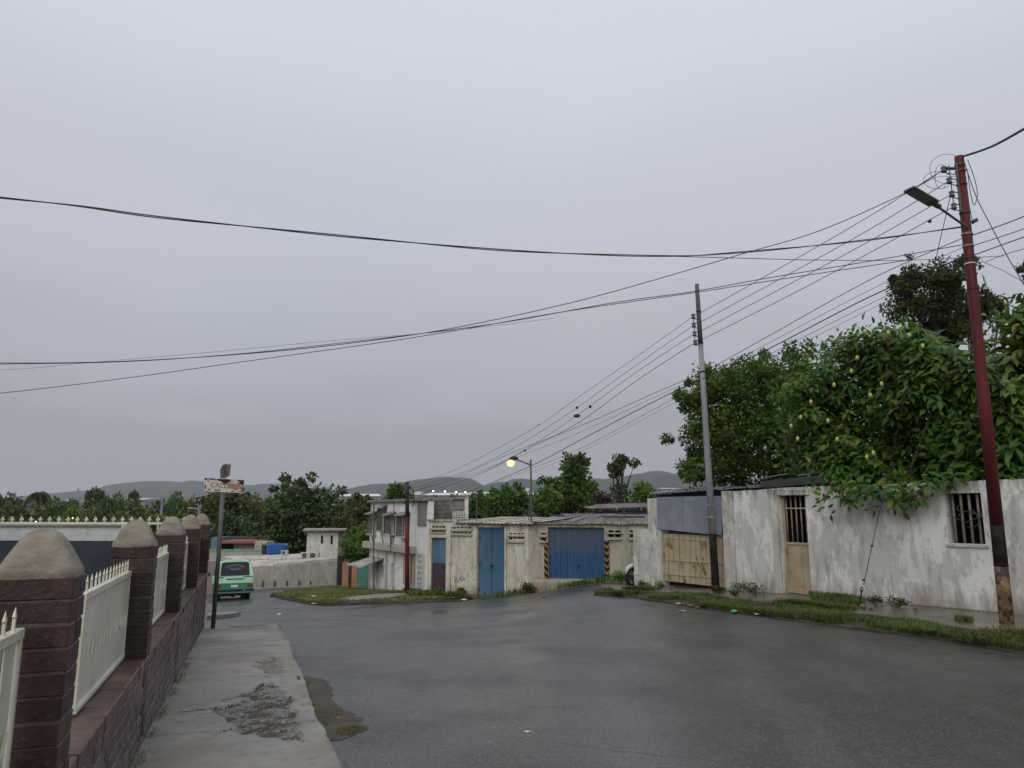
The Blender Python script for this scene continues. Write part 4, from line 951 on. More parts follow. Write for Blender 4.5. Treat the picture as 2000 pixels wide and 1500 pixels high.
for r_ in range(4):
    for k in range(10):
        s = -.2+(BR.L+.6)*k/10; dp = 3.3*r_; zz = tr(0)+.02+.085*r_*1.1+rnd.uniform(-.008, .02)
        rsheet(BR.pt(s, zz, .12-dp)+Vector((0, 0, 0)), BR.d*((BR.L+.6)/10+.06), -BR.n*3.4+Vector((0, 0, .10)), ROOFP, bb)
m = MB(); BR.box(m, .0, BR.L, tr(2)-.12, tr(2)-.0, -.3, -.22); m.build('wall_plate', CHARC, bb)
for x, y, L in ((1205, 1013, 2.2), (1240, 1006, 2.6), (1085, 1010, .7)):
    p = at(x, y, 36 if y > 1008 else 40); MB().par(p-Vector((L*.3, 0, -.03)), (L*.9, 0, 0), (0, .12, 0), (0, 0, .09)).build('roof_batten', CHARC, bb)
# second roof behind
p0 = at(1148, 993, 46); p1 = at(1275, 989, 45)
rb = empty('rear_shed', Vector((p0.x+2, p0.y+2, G(p0.x, p0.y))), 'rusty ridged roof on dark posts behind the corner building', 'shed')
ap = at(1171, 984, 47.5)
for k in range(5):
    a = p0.lerp(p1, .16+.84*k/5); rsheet(a, (p1-p0)*.84/5*1.03, Vector((.1, 3.4, .26)), ROOFP, rb, 4, .04)
MB().add([p0, p0.lerp(p1, .17), ap+Vector((.2, 2, 0)), p0+Vector((0, 3, .1))], [(0, 1, 2, 3)]).build('roof_end', ROOFP, rb)
m = MB(); m.par(p0+Vector((.4, 1.2, -3.5)), (p1-p0)*.95, Vector((0, 1.6, 0)), (0, 0, 3.3)); m.build('dark_wall', BLOCKD, rb)
# graffiti strokes and the meter
gf = MB()
GRAF = M('faded_teal_spray', (.10, .17, .18), rough=.8, rvar=0, bmp=0)
gp0 = [BL.pix(x, y, .002) for x, y in ((888, 1124), (889, 1137), (892, 1128), (894, 1138), (897, 1131), (899, 1126), (901, 1135), (904, 1130), (907, 1134), (906, 1127))]
gf.tube([BL.pt(s, z, .004) for s, z in gp0], .02, 4); o = gf.build('graffiti', GRAF, bb)

# ================================================================== WHITE TWO-STOREY HOUSE
wA, wB = at(721, 1080, 42), at(836, 1080, 34.6)
WH = Frame((wA.x, wA.y), (wB.x, wB.y))
wh = empty('two_storey_house', Vector((wA.x+3, wA.y, G(wA.x, wA.y))), 'white two storey house with hooded upper windows beside the beige building', 'house')
zt2 = (WH.pix(722, 981)[1]+WH.pix(815, 981)[1])/2
us = [(727.5, 736, 1000, 1042), (748, 755, 988, 1036), (762, 772.5, 1002, 1042), (786, 800, 1002, 1046)]
ops = [rect(WH, *u) for u in us]
low = [rect(WH, 742, 749, 1104, 1128), rect(WH, 762.5, 768.5, 1100, 1152), rect(WH, 776, 779, 1107, 1118)]
ops2 = snap(ops+low)
m = MB(); WH.wall(m, 0, WH.L, lambda s: gz(WH, s)-.4, lambda s: zt2, .25, ops2); m.build('front_wall', WHITE2, wh)
for o in ops2: room(WH, o, .6, DARK, wh, 'window_recess')
m = MB(); sg = WH.pt(0, 0); m.par(WH.pt(0, gz(WH, 0)-.5, -.0), Vector((0, 0, zt2-gz(WH, 0)+.5)), -WH.n*4, WH.d*.2); m.build('side_wall', WHITE2, wh)
m = MB(); WH.box(m, -.15, WH.L, zt2+.0, zt2+.14, -1.2, .18); m.build('roof_slab', BLOCKD, wh, bevel=.02)
zl = (WH.pix(721, 1060)[1]+WH.pix(813, 1078)[1])/2
m = MB(); WH.box(m, -.15, WH.s(814), zl-.17, zl+.17, 0.0, .38); m.build('ledge', GREYW, wh, bevel=.02)
for (x0, x1, y0, y1), o in zip(us, ops2[:4]):
    a, b, c, d = o; w = b-a
    m = MB(); q = [WH.pt(a-.1, d+.02, .02), WH.pt(b+.1, d+.02, .02), WH.pt(b+.12, d-.14, .45), WH.pt(a-.12, d-.14, .45)]; m.prism(q, (0, 0, .05)); m.build('window_hood', BLOCKD, wh)
    # caged box of the window (frame, sill, bars)
    m = MB(); WH.box(m, a-.05, b+.05, c-.08, c, .0, .34); m.build('window_sill', GREYW, wh)
    for s in (a, b):
        m = MB(); WH.box(m, s-.02, s+.02, c, d-.15, .28, .33); m.build('cage_post', GALVD, wh)
    cg = MB()
    for k in range(5):
        s = a+(b-a)*k/4; cg.tube([WH.pt(s, c, .31), WH.pt(s, d-.15, .31)], .014, 4)
    for k in range(5):
        z = c+(d-c-.15)*k/4; cg.tube([WH.pt(a, z, .31), WH.pt(b, z, .31)], .012, 4); cg.tube([WH.pt(a, z, .0), WH.pt(a, z, .31)], .012, 4)
    cg.build('window_grille', GALVD, wh)
    m = MB(); WH.box(m, a-.02, a+.0, c, d-.12, .02, .30); m.build('louvre', GREYW, wh)
    MB().tube([WH.pt(b+.1, c-.1, .3), WH.pt(b+.45, zl+.15, .3)], .03, 5).build('strut', GALVD, wh)
# corner strip with pale green, breeze column
GRN = plaster_mat('pale_green_wash', (.36, .42, .38), (.48, .50, .48), (.25, .25, .22), (.3, .31, .27), streak=.3)
a = rect(WH, 814, 834, 1083, 1155); m = MB(); WH.box(m, a[0]+.1, a[1]-.3, a[2]-.3, a[3], -.01, .03); m.build('green_patch', GRN, wh)
a = rect(WH, 788, 812, 1085, 1150); m = MB(); WH.box(m, a[0], a[1], a[2]+.2, a[3], -.01, .03); m.build('pink_gate', SALMON, wh)
for k in range(8):
    s = a[0]+(a[1]-a[0])*(k+.5)/8; m = MB(); WH.box(m, s-.03, s+.03, a[2]+.2, a[3]-.05, .03, .06); m.build('gate_rib', SALMON, wh)
BRZ = []
for k in range(7):
    z0 = WH.pix(820, 1150-11*k)[1]; s0_ = WH.s(818); m = MB(); WH.box(m, s0_, s0_+.45, z0, z0+.09, .03, .07); m.build('breeze_slat', BEIGE, wh)
# orange door
od = ops2[5]; m = MB(); WH.box(m, od[0]+.02, od[1]-.02, od[2]-.1, (od[2]+od[3])/2+.1, -.2, -.15); m.build('door_leaf', ORANGE, wh)
m = MB(); zw = WH.pix(744, 1103)[1]; sa = WH.s(727); sb = WH.s(750)
m.prism([WH.pt(sa, zw+.3, .0), WH.pt(sb, zw+.3, .0), WH.pt(sb+.1, zw-.1, 1.3), WH.pt(sa-.3, zw-.1, 1.3)], (0, 0, .06)); m.build('porch_canopy', ROOFL, wh)
for px_ in (741, 758, 773, 806):
    s = WH.s(px_); MB().tube([WH.pt(s, gz(WH, s), .1), WH.pt(s, zl-.2, .1)], .035, 6).build('drain_pipe', GREYW, wh)
MB().tube([WH.pt(WH.s(768), zl+.2, .04), WH.pt(WH.s(768), zt2, .04)], .03, 6).build('drain_pipe', GREYW, wh)
# dark block upper storey to the right
qa, qb = at(818, 1000, 38.0), at(912, 1000, 38.4); UB = Frame((qa.x, qa.y), (qb.x, qb.y))
ub = empty('upper_storey', UB.pt(UB.L/2, G(0, 38), -2), 'unplastered blackened block upper storey with a white lattice parapet', 'building')
zu = UB.pix(860, 975)[1]
m = MB(); UB.box(m, 0, UB.L, -3.8, zu, -4, 0); m.build('block_wall', BLOCKD, ub)
bw = .42; bh = .21; bme = brick_mesh(bw-.02, .03, bh-.02, [BLOCKD], 'block', .005)
n = 0
for r_ in range(6):
    for k in range(int(UB.L/bw)):
        s = bw*(k+.5)+(bw/2 if r_ % 2 else 0)
        if s+bw/2 > UB.L: continue
        link('block', bme, ub, UB.pt(s, zu-.12-bh*(r_+.5), .012)-ub.location, (0, 0, math.atan2(UB.d.y, UB.d.x)+rnd.uniform(-.01, .01))); n += 1
m = MB(); UB.box(m, -.1, UB.L+.1, zu, zu+.12, -4.1, .12); m.build('coping', BLOCKD, ub)
a = rect(WH, 817, 834, 984, 1027); m = MB(); WH.box(m, a[0], a[1], a[2], zt2-.01, -.01, .05); m.build('grey_panel', GREYD, wh)
m = MB(); a = rect(UB, 907, 914, 966, 1014); UB.box(m, a[0], a[1], a[2], a[3], -.1, .2); m.build('white_post', WHITE2, ub)
lat = rect(UB, 884, 909, 1000, 1013); L_ = lat[1]-lat[0]; H_ = lat[3]-lat[2]
for k in range(4):
    z = lat[2]+H_*k/3; m = MB(); UB.box(m, lat[0], lat[1], z-.025, z+.025, .15, .25); m.build('lattice_rail', WHITEF, ub)
for r_ in range(3):
    for k in range(6):
        s = lat[0]+L_*k/5; z = lat[2]+H_*r_/3; m = MB(); UB.box(m, s-.03, s+.03, z+.025, z+H_/3-.025, .16, .24); m.build('lattice_post', WHITEF, ub)

# ================================================================== ACROSS THE ROAD
# gate pieces between the white house and the grey wall
gA, gB = at(657, 1100, 45.5), at(724, 1100, 42.6); GF = Frame((gA.x, gA.y), (gB.x, gB.y))
def slabpx(F, x0, x1, y0, y1, th=.12, out=0): 
    a = rect(F, x0, x1, y0, y1, out); m = MB(); F.box(m, a[0], a[1], min(a[2], gz(F, a[0])-.2), a[3], out-th, out); return m
cf = empty('courtyard_gate', GF.pt(1, gz(GF, 1)), 'orange brown and teal sheet metal gate next to the white house', 'gate')
slabpx(GF, 668, 682, 1098, 1150).build('orange_leaf', ORANGE, cf); slabpx(GF, 683.5, 697, 1098, 1150).build('orange_leaf', ORANGE, cf)
slabpx(GF, 698, 721, 1102, 1152).build('teal_leaf', TEAL, cf); slabpx(GF, 680.5, 685, 1092, 1150, .1, .05).build('gate_post', BLACKM, cf)
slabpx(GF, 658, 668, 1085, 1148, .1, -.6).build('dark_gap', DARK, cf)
# grey wall
cA, cB = at(478, 1130, 45.6), at(660, 1120, 48.2); CW = Frame((cA.x, cA.y), (cB.x, cB.y))
cw = empty('roadside_wall', CW.pt(CW.L/2, gz(CW, CW.L/2)), 'grey rendered roadside wall with short dark stubs, behind the green van', 'wall')
m = MB(); CW.wall(m, 0, CW.L, lambda s: gz(CW, s)-.3, lin([CW.pix(478, 1108), CW.pix(533, 1107), CW.pix(590, 1100), CW.pix(659, 1094)]), .25); m.build('wall', GREYW, cw)
for x in (513, 536, 560, 584, 606):
    a = rect(CW, x-.8, x+.8, 1134, 1147); m = MB(); CW.box(m, a[0], a[1], a[2], a[3], .0, .10); m.build('stub', BLACKM, cw)
lowr = empty('low_roofed_house', CW.pt(CW.L/2, gz(CW, 4), -3), 'low flat roofed house with pale roof slabs behind the roadside wall', 'house')
def poly_slab(pts, th, mat, name, parent):
    P3 = [at(*p) for p in pts]; m = MB(); m.prism(P3, (0, 0, -th)); return m.build(name, mat, parent)
poly_slab([(486, 1106, 46.5), (533, 1105, 46.8), (533, 1101, 47), (590, 1097, 47.5), (660, 1090, 48.6), (620, 1089, 51), (575, 1092, 51), (490, 1094, 50)], .12, ROOFL, 'roof_slab', lowr)
poly_slab([(437, 1087, 53), (464, 1094, 50.5), (590, 1090, 50.5), (592, 1081, 54), (520, 1084, 55), (440, 1086, 56)], .18, ROOFL, 'roof_slab', lowr)
m = MB(); a = at(446, 1100, 51.5); b = at(600, 1100, 51.5); m.par(a-Vector((0, 0, 2)), b-a, Vector((0, 3, 0)), (0, 0, 2.05)); m.build('wall', GREYW, lowr)
# salmon wall left of the van
sA_, sB_ = at(395, 1120, 42.5), at(431, 1120, 44); SF = Frame((sA_.x, sA_.y), (sB_.x, sB_.y))
m = MB(); SF.wall(m, -3, SF.L+1.0, lambda s: gz(SF, s)-.4, lambda s: SF.pix(410, 1096)[1], .25); o = m.build('salmon_wall', SALMON, None, SF.pt(0, -4)); tag(o, 'faded salmon wall beyond the road, left of the green van', 'wall')
# air conditioners and tank
def ac(px, py, Y, w, lab, side=1, grp='air conditioner units on the low roof'):
    c = at(px, py, Y); r = empty('air_conditioner', c, lab, 'air conditioner', grp)
    m = MB(); m.box(c.x-w/2, c.x+w/2, c.y-.18, c.y+.18, c.z, c.z+w*.62); m.build('casing', M('ac_casing', (.42, .40, .36), rough=.6, rvar=0, bmp=0), r, bevel=.01)
    m = MB(); cc = Vector((c.x-.08*w, c.y-.185, c.z+w*.31)); m.tube([cc, cc-Vector((0, .02, 0))], w*.24, 14); m.build('fan_grille', BLACKM, r)
    m = MB(); m.tube([cc-Vector((0, .02, 0)), cc-Vector((0, .03, 0))], w*.08, 8); m.build('fan_hub', GALV, r)
ac(597, 1090, 51, .62, 'pale air conditioner with a round fan, left one of the pair on the low roof')
ac(614, 1090, 51.2, .62, 'pale air conditioner with a round fan, right one of the pair on the low roof')
ac(556, 1083, 53.5, .45, 'small pinkish air conditioner just right of the blue tank')
tk = at(541, 1082, 55.5); tb = empty('water_tank', tk, 'bright blue plastic water tank on the pale roof behind the wall', 'tank')
m = MB(); m.prism([tk+Vector((x, -.5, z)) for x, z in ((-.62, 0), (.62, 0), (.7, .6), (.62, .74), (-.6, .74), (-.7, .6))], (0, 1.0, 0)); m.build('tank', BLUET, tb, bevel=.04)
m = MB(); m.prism([tk+Vector((x, -.55, z)) for x, z in ((-.95, 0), (-.66, 0), (-.74, .62), (-.95, .7))], (0, .9, 0)); m.build('dark_cover', BLACKM, tb)
for k in range(4):
    x = tk.x-.35+.28*k; m = MB(); m.box(x-.03, x+.03, tk.y-.53, tk.y-.49, tk.z+.05, tk.z+.6); m.build('rib', BLUET, tb)
# small white building
hA, hB = at(599, 1060, 62), at(660, 1060, 62.6); HF = Frame((hA.x, hA.y), (hB.x, hB.y))
sh = empty('small_white_house', HF.pt(1, G(-16, 62), -2), 'small white flat roofed house with two slit windows in front of the dark trees', 'house')
ops = snap([rect(HF, 627, 631, 1046, 1062), rect(HF, 646, 650, 1046, 1063)]); zt3 = HF.pix(630, 1037)[1]
m = MB(); HF.wall(m, 0, HF.L, -5.5, lambda s: zt3, .2, ops); m.build('front_wall', WHITEF, sh)
for o in ops: room(HF, o, .8, DARK, sh, 'window_recess')
e = HF.pt(HF.L, 0); m = MB(); m.par(e+Vector((0, 0, -5.5)), Vector((2.2, 3.6, 0)), Vector((-.15, .1, 0)), (0, 0, 5.5+zt3)); m.build('side_wall', GREYW, sh)
m = MB(); m.prism([Vector((p.x, p.y, zt3)) for p in (HF.pt(-.35, 0, .4), HF.pt(HF.L+.3, 0, .4), HF.pt(HF.L+.3, 0, .4)+Vector((3.9, 2.3, 0)), HF.pt(HF.L, 0, .4)+Vector((2.4, 5.6, 0)), HF.pt(-.3, 0, -5))], (0, 0, .12)); m.build('roof_slab', ROOFL, sh)
m = MB(); m.box(e.x-.3, e.x+3.6, e.y+1.2, e.y+1.3, -6, -1.9); m.build('dark_lower_wall', BLOCKD, sh)
# houses down the road on the left
hh = empty('red_eaved_house', at(460, 1075, 72)-Vector((0, 0, 1)), 'long low house with a faded red eave seen past the sign post', 'house')
def wbox(x0, x1, y0, y1, Y, dep, mat, name, par):
    a, b = at(x0, y1, Y), at(x1, y0, Y); m = MB(); m.box(a.x, b.x, Y, Y+dep, min(a.z, b.z), max(a.z, b.z)); return m.build(name, mat, par)
wbox(411, 426, 1050, 1078, 70, 3, M('teal_grey_wall', (.10, .19, .21), (.14, .22, .23), s1=1), 'teal_wall', hh)
wbox(426, 456, 1062, 1080, 71, 3, DARK, 'dark_opening', hh); wbox(456, 500, 1062, 1082, 70.5, 3, GREYW, 'grey_wall', hh)
wbox(424, 502, 1057, 1061.5, 69.5, 4.5, M('faded_red_eave', (.28, .085, .085), (.22, .09, .08), s1=2), 'eave', hh); wbox(420, 512, 1049, 1056, 74, 5, CHARC, 'roof', hh)
gh = empty('green_wall_house', at(460, 1085, 62)-Vector((0, 0, 1)), 'pale green topped wall in front of the red eaved house', 'wall')
wbox(408, 524, 1073, 1078, 62, .3, M('green_stripe', (.16, .30, .17), (.20, .34, .2), s1=2), 'green_band', gh); wbox(408, 524, 1078.3, 1100, 62, .3, GREYW, 'grey_band', gh)
wbox(497, 522, 1058, 1073, 66, 2, GREYW, 'outbuilding', gh)
rdh = empty('red_roofed_house', at(676, 1035, 90)-Vector((0, 0, 2)), 'small red roofed house glimpsed between trees left of the two storey house', 'house')
wbox(664, 684, 1002, 1012, 90, 4, M('red_tiles', (.20, .05, .035), rough=.8), 'roof', rdh); wbox(663, 684, 1012, 1030, 91, 4, FARG, 'wall', rdh)

# ================================================================== FAR BUILDINGS
def farb(x0, x1, y0, y1, Y, lab, cat='warehouse', wallm=FARG, roofm=FARW, split=.55, grp=None):
    a, b = at(x0, y1, Y), at(x1, y0, Y); r = empty('warehouse' if cat == 'warehouse' else 'far_house', Vector(((a.x+b.x)/2, Y, a.z-8)), lab, cat, grp)
    h = b.z-a.z; m = MB(); m.box(a.x, b.x, Y, Y+60*Y/1000, a.z-12, a.z+h*(1-split)); m.build('wall', wallm, r)
    m = MB(); m.prism([Vector((a.x, Y-2, a.z+h*(1-split))), Vector((b.x, Y-2, a.z+h*(1-split))), Vector((b.x-h*1.5, Y+40*Y/1000, b.z)), Vector((a.x+h*1.5, Y+40*Y/1000, b.z))], (0, 0, .5)); m.build('roof', roofm, r)
g_ = 'white warehouses on the plain below the hills'
farb(648, 745, 964, 974, 900, 'long white warehouse roof left of the two storey house', grp=g_)
farb(805, 822, 960, 972, 950, 'short bluish warehouse just right of the dark red far pole', grp=g_)
farb(822, 925, 962, 972, 980, 'white warehouse under the row of four lit lamps', grp=g_)
farb(908, 965, 960, 968, 1050, 'pale warehouse roof above the lattice parapet', grp=g_)
farb(930, 1020, 966, 974, 930, 'long pale warehouse in the centre, left of the glowing street lamp post', grp=g_)
farb(1015, 1065, 961, 971, 1000, 'warehouse to the right of the thin lamp post base', grp=g_)
farb(1020, 1032, 953, 965, 1100, 'small beige quarry building at the foot of the cone hill', 'building', grp=None, wallm=GREYW)
farb(260, 284, 972, 980, 700, 'small white roof among trees on the far left', 'house', grp='tiny far houses')
farb(104, 112, 976, 984, 650, 'tiny white house right of the palm tree', 'house', grp='tiny far houses')
farb(1135, 1175, 962, 970, 900, 'pale house behind the tall green tree', 'house', grp='tiny far houses')
farb(1290, 1330, 952, 957, 1200, 'scattered white houses at the hill foot beside the zinc roof', 'house', grp='tiny far houses')
def pylon(px, y0, y1, Y, lab):
    a, b = at(px, y1, Y), at(px, y0, Y); h = b.z-a.z; r = empty('pylon', a, lab, 'pylon', 'far pylons'); w = h*.09
    m = MB()
    for sx in (-1, 1): m.tube([a+Vector((sx*w, 0, 0)), b+Vector((sx*w*.15, 0, 0))], Y*.00035, 4)
    for k in range(7): z = k/7; z2 = (k+1)/7; m.tube([a+Vector((w*(1-z*.85), 0, h*z)), a+Vector((-w*(1-z2*.85), 0, h*z2))], Y*.00025, 4)
    m.build('lattice', GALV, r); m = MB()
    for z in (.75, .88): m.tube([a+Vector((-w*1.6, 0, h*z)), a+Vector((w*1.6, 0, h*z))], Y*.0003, 4)
    m.build('cross_arm', GALV, r)
pylon(152, 953, 972, 1500, 'faint lattice pylon above the far left trees'); pylon(672, 955, 972, 1100, 'faint pylon left of the two storey house')
pylon(731, 955, 970, 1200, 'faint pylon right above the white warehouse roof'); pylon(884, 948, 966, 1200, 'faint pylon behind the row of lit lamps')
def farlamp(px, py, Y, lab, hgt=9, mat=LAMPW, sz=1.9):
    p = at(px, py, Y); r = empty('lit_lamp', Vector((p.x, p.y, p.z-hgt)), lab, 'lamp', 'lit lamps far away')
    MB().tube([p-Vector((0, 0, hgt)), p], Y*.00018, 4).build('pole', GALV, r); MB().ball(p, sz*Y/1450, 8, 6).build('lamp', mat, r)
for px, py, Y, lb in ((776, 958.5, 160, 'lit white lamp in front of the leafy branch left of the far pole'), (846, 959, 800, 'leftmost lit lamp of the row of four over the warehouses'), (869, 960, 800, 'second lit lamp of the row of four over the warehouses'),
        (891, 961, 800, 'third lit lamp of the row of four over the warehouses'), (909, 961.5, 800, 'faint rightmost lit lamp of the row over the warehouses')):
    farlamp(px, py, Y, lb, 9 if Y > 500 else 7, sz=1.7)
farlamp(142, 1012, 60, 'bright yellow lamp low in the bushes behind the white yard railing', 3, LAMPE, 1.6); farlamp(70, 1019, 60, 'small lamp low behind the left part of the yard railing', 3, LAMPW, 1.3)
farlamp(334, 972, 500, 'tiny lit lamp above the trees left of the sign', 9, LAMPW, .9); farlamp(478, 1028, 110, 'dim lamp in the dark trees behind the sign post', 6, LAMPW, .8)
# ================================================================== POLES
def pole(base, top, r0, r1, segs, name, label, cat, group=None):
    r = empty(name, base, label, cat, group); axis = top-base
    for (t0, t1, mat, nm) in segs:
        pts = [base+axis*t for t in np.linspace(t0, t1, 4)]; rr = [r0+(r1-r0)*t for t in np.linspace(t0, t1, 4)]
        MB().tube(pts, rr, 16).build(nm, mat, r, smooth=False).data.polygons.foreach_set('use_smooth', [True]*48+[False, False])
    return r
rb0 = at(1968, 1228, 13.4); rb0.z -= .15; rt0 = at(1873, 306, 13.4)
rp_ = pole(rb0, rt0, .118, .082, [(0, .135, YELP, 'yellow_base'), (.135, .215, BLACKP, 'black_band'), (.215, 1, REDP, 'shaft')], 'utility_pole', 'tall dark red utility pole with worn yellow base before the white wall', 'utility pole')
def onp(t): return rb0+(rt0-rb0)*t
def t_at(py): return (at(0, 1228, 13.4).z-at(0, py, 13.4).z)/(at(0, 1228, 13.4).z-at(0, 306, 13.4).z)
for py, w, mt in ((1087, .006, REDP), (560, .006, REDP), (414, .014, GALVD), (322, .02, GALVD), (334, .012, GALVD), (360, .012, BLACKM), (455, .018, GALV), (478, .014, GALV), (502, .012, BLACKM), (512, .01, WHITEP)):
    p = onp(t_at(py)); a = (rt0-rb0).normalized(); MB().tube([p-a*w, p+a*w], .118+(.082-.118)*t_at(py)+.012, 16).build('band', mt, rp_)
def insul(c, parent, arm_to=None, s=1.0):
    m = MB(); m.tube([c+Vector((0, 0, -.055*s)), c+Vector((0, 0, -.03*s)), c+Vector((0, 0, 0)), c+Vector((0, 0, .03*s)), c+Vector((0, 0, .055*s))], [.045*s, .055*s, .03*s, .055*s, .045*s], 10); m.build('insulator', PORC, parent, smooth=True)
    if arm_to is not None:
        for dz in (-.06*s, .06*s): MB().tube([c+Vector((0, 0, dz)), Vector((arm_to.x, arm_to.y, c.z+dz))], .010, 5).build('bracket', GALVD, parent)
ins_r = []
for px, py in ((1843, 331), (1854, 353), (1859, 379), (1863, 403)):
    c = at(px, py, 13.25); ins_r.append(c); insul(c, rp_, onp(t_at(py)), 1.0)
MB().tube([at(1853, 322, 13.25), at(1864, 412, 13.25)], .010, 5).build('rack_rod', GALVD, rp_)
MB().tube([onp(t_at(328)), at(1841, 330, 13.3)], .03, 6).build('clamp_arm', GALVD, rp_)
MB().tube([at(1868, 320, 13.33), at(1878, 414, 13.30)], .02, 5).build('rack_back', GALVD, rp_)
# lamp on the red pole
lr = empty('street_lamp', onp(t_at(443)), 'unlit flat LED street lamp on an arm of the dark red pole', 'street lamp')
a0, a1 = at(1890, 445, 13.3), at(1832, 404, 12.9)
MB().tube([a0, a1], .022, 8).build('arm', GALVD, lr)
h0, h1 = at(1832, 404, 12.88), at(1775, 371, 12.45); ax = (h1-h0).normalized(); sd_ = Vector((.55, -.8, .1)).normalized(); sd_ = (sd_-ax*sd_.dot(ax)).normalized(); up = ax.cross(sd_).normalized(); up = up if up.z > 0 else -up
def hb(t0, t1, w, z0, z1): q = h0+ax*(h1-h0).length*t0; m = MB(); m.par(q-sd_*w/2+up*z0, ax*(h1-h0).length*(t1-t0), sd_*w, up*(z1-z0)); return m
hb(.14, 1, .21, 0, .045).build('housing', GALVD, lr, bevel=.01); hb(-.06, .2, .09, -.01, .05).build('knuckle', GALVD, lr, bevel=.008); hb(.3, .94, .16, -.008, -.001).build('lens', M('lamp_glass', (.20, .21, .21), rough=.3, rvar=0, bmp=0), lr); hb(.16, .45, .12, .045, .075).build('fin_block', GALVD, lr)
c = at(1903, 436, 13.2); m = MB(); m.par(c, (.09, 0, .05), (0, .06, 0), (-.03, 0, .06)); o = m.build('photocell', M('dark_blue_box', (.03, .05, .13), rough=.4, rvar=0, bmp=0), lr)
# grey pole
gb, gt_ = at(1399, 1161, 20.1), at(1361, 555, 20.1); gb.z -= .1
gpol = pole(gb, gt_, .105, .058, [(0, .195, BLACKP, 'black_base'), (.195, .80, GALV, 'shaft'), (.80, 1, GALVD, 'top_section')], 'utility_pole', 'pale grey steel utility pole with a black base, in front of the cream gate', 'utility pole')
def ong(py): t = (1161-py)/606.; return gb+(gt_-gb)*t
for py in (611, 676, 733, 1012, 990, 945): 
    p = ong(py); a = (gt_-gb).normalized(); r_ = .105-.047*(1161-py)/606; MB().tube([p-a*.02, p+a*.02], r_+.012, 12).build('band', BLACKM if py < 800 else GALV, gpol)
ins_g = []
for px, py in ((1354, 618), (1355, 635), (1356.5, 652), (1358, 669)):
    c = at(px, py, 20.0); ins_g.append(c); insul(c, gpol, ong(py), 1.15)
MB().tube([at(1354, 612, 20), at(1358, 675, 20)], .012, 5).build('rack_rod', GALVD, gpol)
# far dark red pole
fb, ft = at(795, 1160, 35.5), at(795.5, 941, 35.5)
fpol = pole(fb, ft, .115, .085, [(0, .68, REDP, 'shaft'), (.68, 1, BLACKM, 'top_section')], 'utility_pole', 'distant dark red pole standing before the two storey house', 'utility pole')
for dx_, py in ((-.14, 947), (.15, 952), (-.12, 962), (.13, 972), (-.14, 981)): c = at(795, py, 35.4)+Vector((dx_, 0, 0)); insul(c, fpol, Vector((fb.x, fb.y, 0)), 1.3)
MB().tube([at(797, 950, 35.3), at(806, 955, 35.3), at(809, 975, 35.3), at(806, 990, 35.3)], .025, 5).build('cable_loop', WIREM, fpol)
def thin(px, y0, y1, Y, r, lab, mat=GALVD, grp='thin iron posts', px1=None):
    a, b = at(px if px1 is None else px1, y1, Y), at(px, y0, Y); m = MB().tube([a, b], r, 6); return solo('iron_post', m, mat, lab, 'post', grp, origin=a)
thin(730, 985, 1161, 38.5, .04, 'thin dark iron post at the left corner of the two storey house'); 
thin(763, 1030, 1080, 37.5, .035, 'short thin pipe post with a cross piece on the front of the two storey house')
thin(931, 975, 1022, 34, .03, 'thin black rod rising from the roof above the tall blue door'); thin(1219, 990, 1019, 33.5, .025, 'thin black rod on the purple roof right of the garage door')
# lit street lamp
lb_, lt_ = at(1038.5, 1030, 32.9), at(1036.5, 903, 32.9); lb_.z = G(lb_.x, lb_.y)
sl_ = empty('street_lamp', lb_, 'glowing yellow street lamp on a thin post at the corner of the beige building', 'street lamp')
MB().tube([lb_, lt_+Vector((0, 0, .12))], [.055, .04], 8).build('post', GALVD, sl_)
MB().tube([lb_+Vector((-.14, .05, 3)), at(1033, 1000, 32.9), at(1033.5, 985, 32.9)], .02, 5).build('stay_rod', GALVD, sl_)
e0_, e1_ = at(1036, 908, 32.9), at(1005, 896, 32.7); MB().tube([e0_, e1_], .035, 6).build('arm', GALVD, sl_)
m = MB(); m.ball(e1_+Vector((-.02, 0, .02)), .16, 10, 6, (1.2, .8, .6)); m.build('hood', BLACKM, sl_, smooth=True)
m = MB(); m.ball(at(997.5, 904.5, 32.6), .155, 12, 8, (1.1, .9, .85)); m.build('glowing_bowl', LAMPE, sl_, smooth=True)
ll = bpy.data.lights.new('lamp_light', 'POINT'); ll.energy = 25; ll.color = (1, .65, .3); ll.shadow_soft_size = .15; lo_ = bpy.data.objects.new('lamp_light', ll); COL.objects.link(lo_); lo_.parent = sl_; lo_.location = at(997.5, 916, 32.6)-rootloc(sl_)

# ================================================================== WIRES
def wire(pts, r, label, name='overhead_cable', grp='overhead cables', twist=0, mat=WIREM, cat='cable', seg=10):
    P_ = [Vector(p) if isinstance(p, Vector) else at(*p) for p in pts]; out = []
    for i in range(len(P_)-1):
        p0, p1, p2, p3 = P_[max(i-1, 0)], P_[i], P_[i+1], P_[min(i+2, len(P_)-1)]
        for k in range(seg):
            t = k/seg; out.append(.5*((2*p1)+(p2-p0)*t+(2*p0-5*p1+4*p2-p3)*t*t+(3*p1-p0-3*p2+p3)*t**3))
    out.append(P_[-1]); r_ = empty(name, P_[0], label, cat, grp) if twist else None
    if not twist:
        m = MB().tube(out, r, 5); return solo(name, m, mat, label, cat, grp, origin=P_[0])
    for s in (0, math.pi):
        q = []; L = 0
        for i, p in enumerate(out):
            if i: L += (p-out[i-1]).length
            w = L*twist+s; q.append(p+Vector((0, math.cos(w), math.sin(w)))*r*1.15)
        MB().tube(q, r, 5).build('strand', mat, r_)
T0 = at(1880, 306, 13.35)
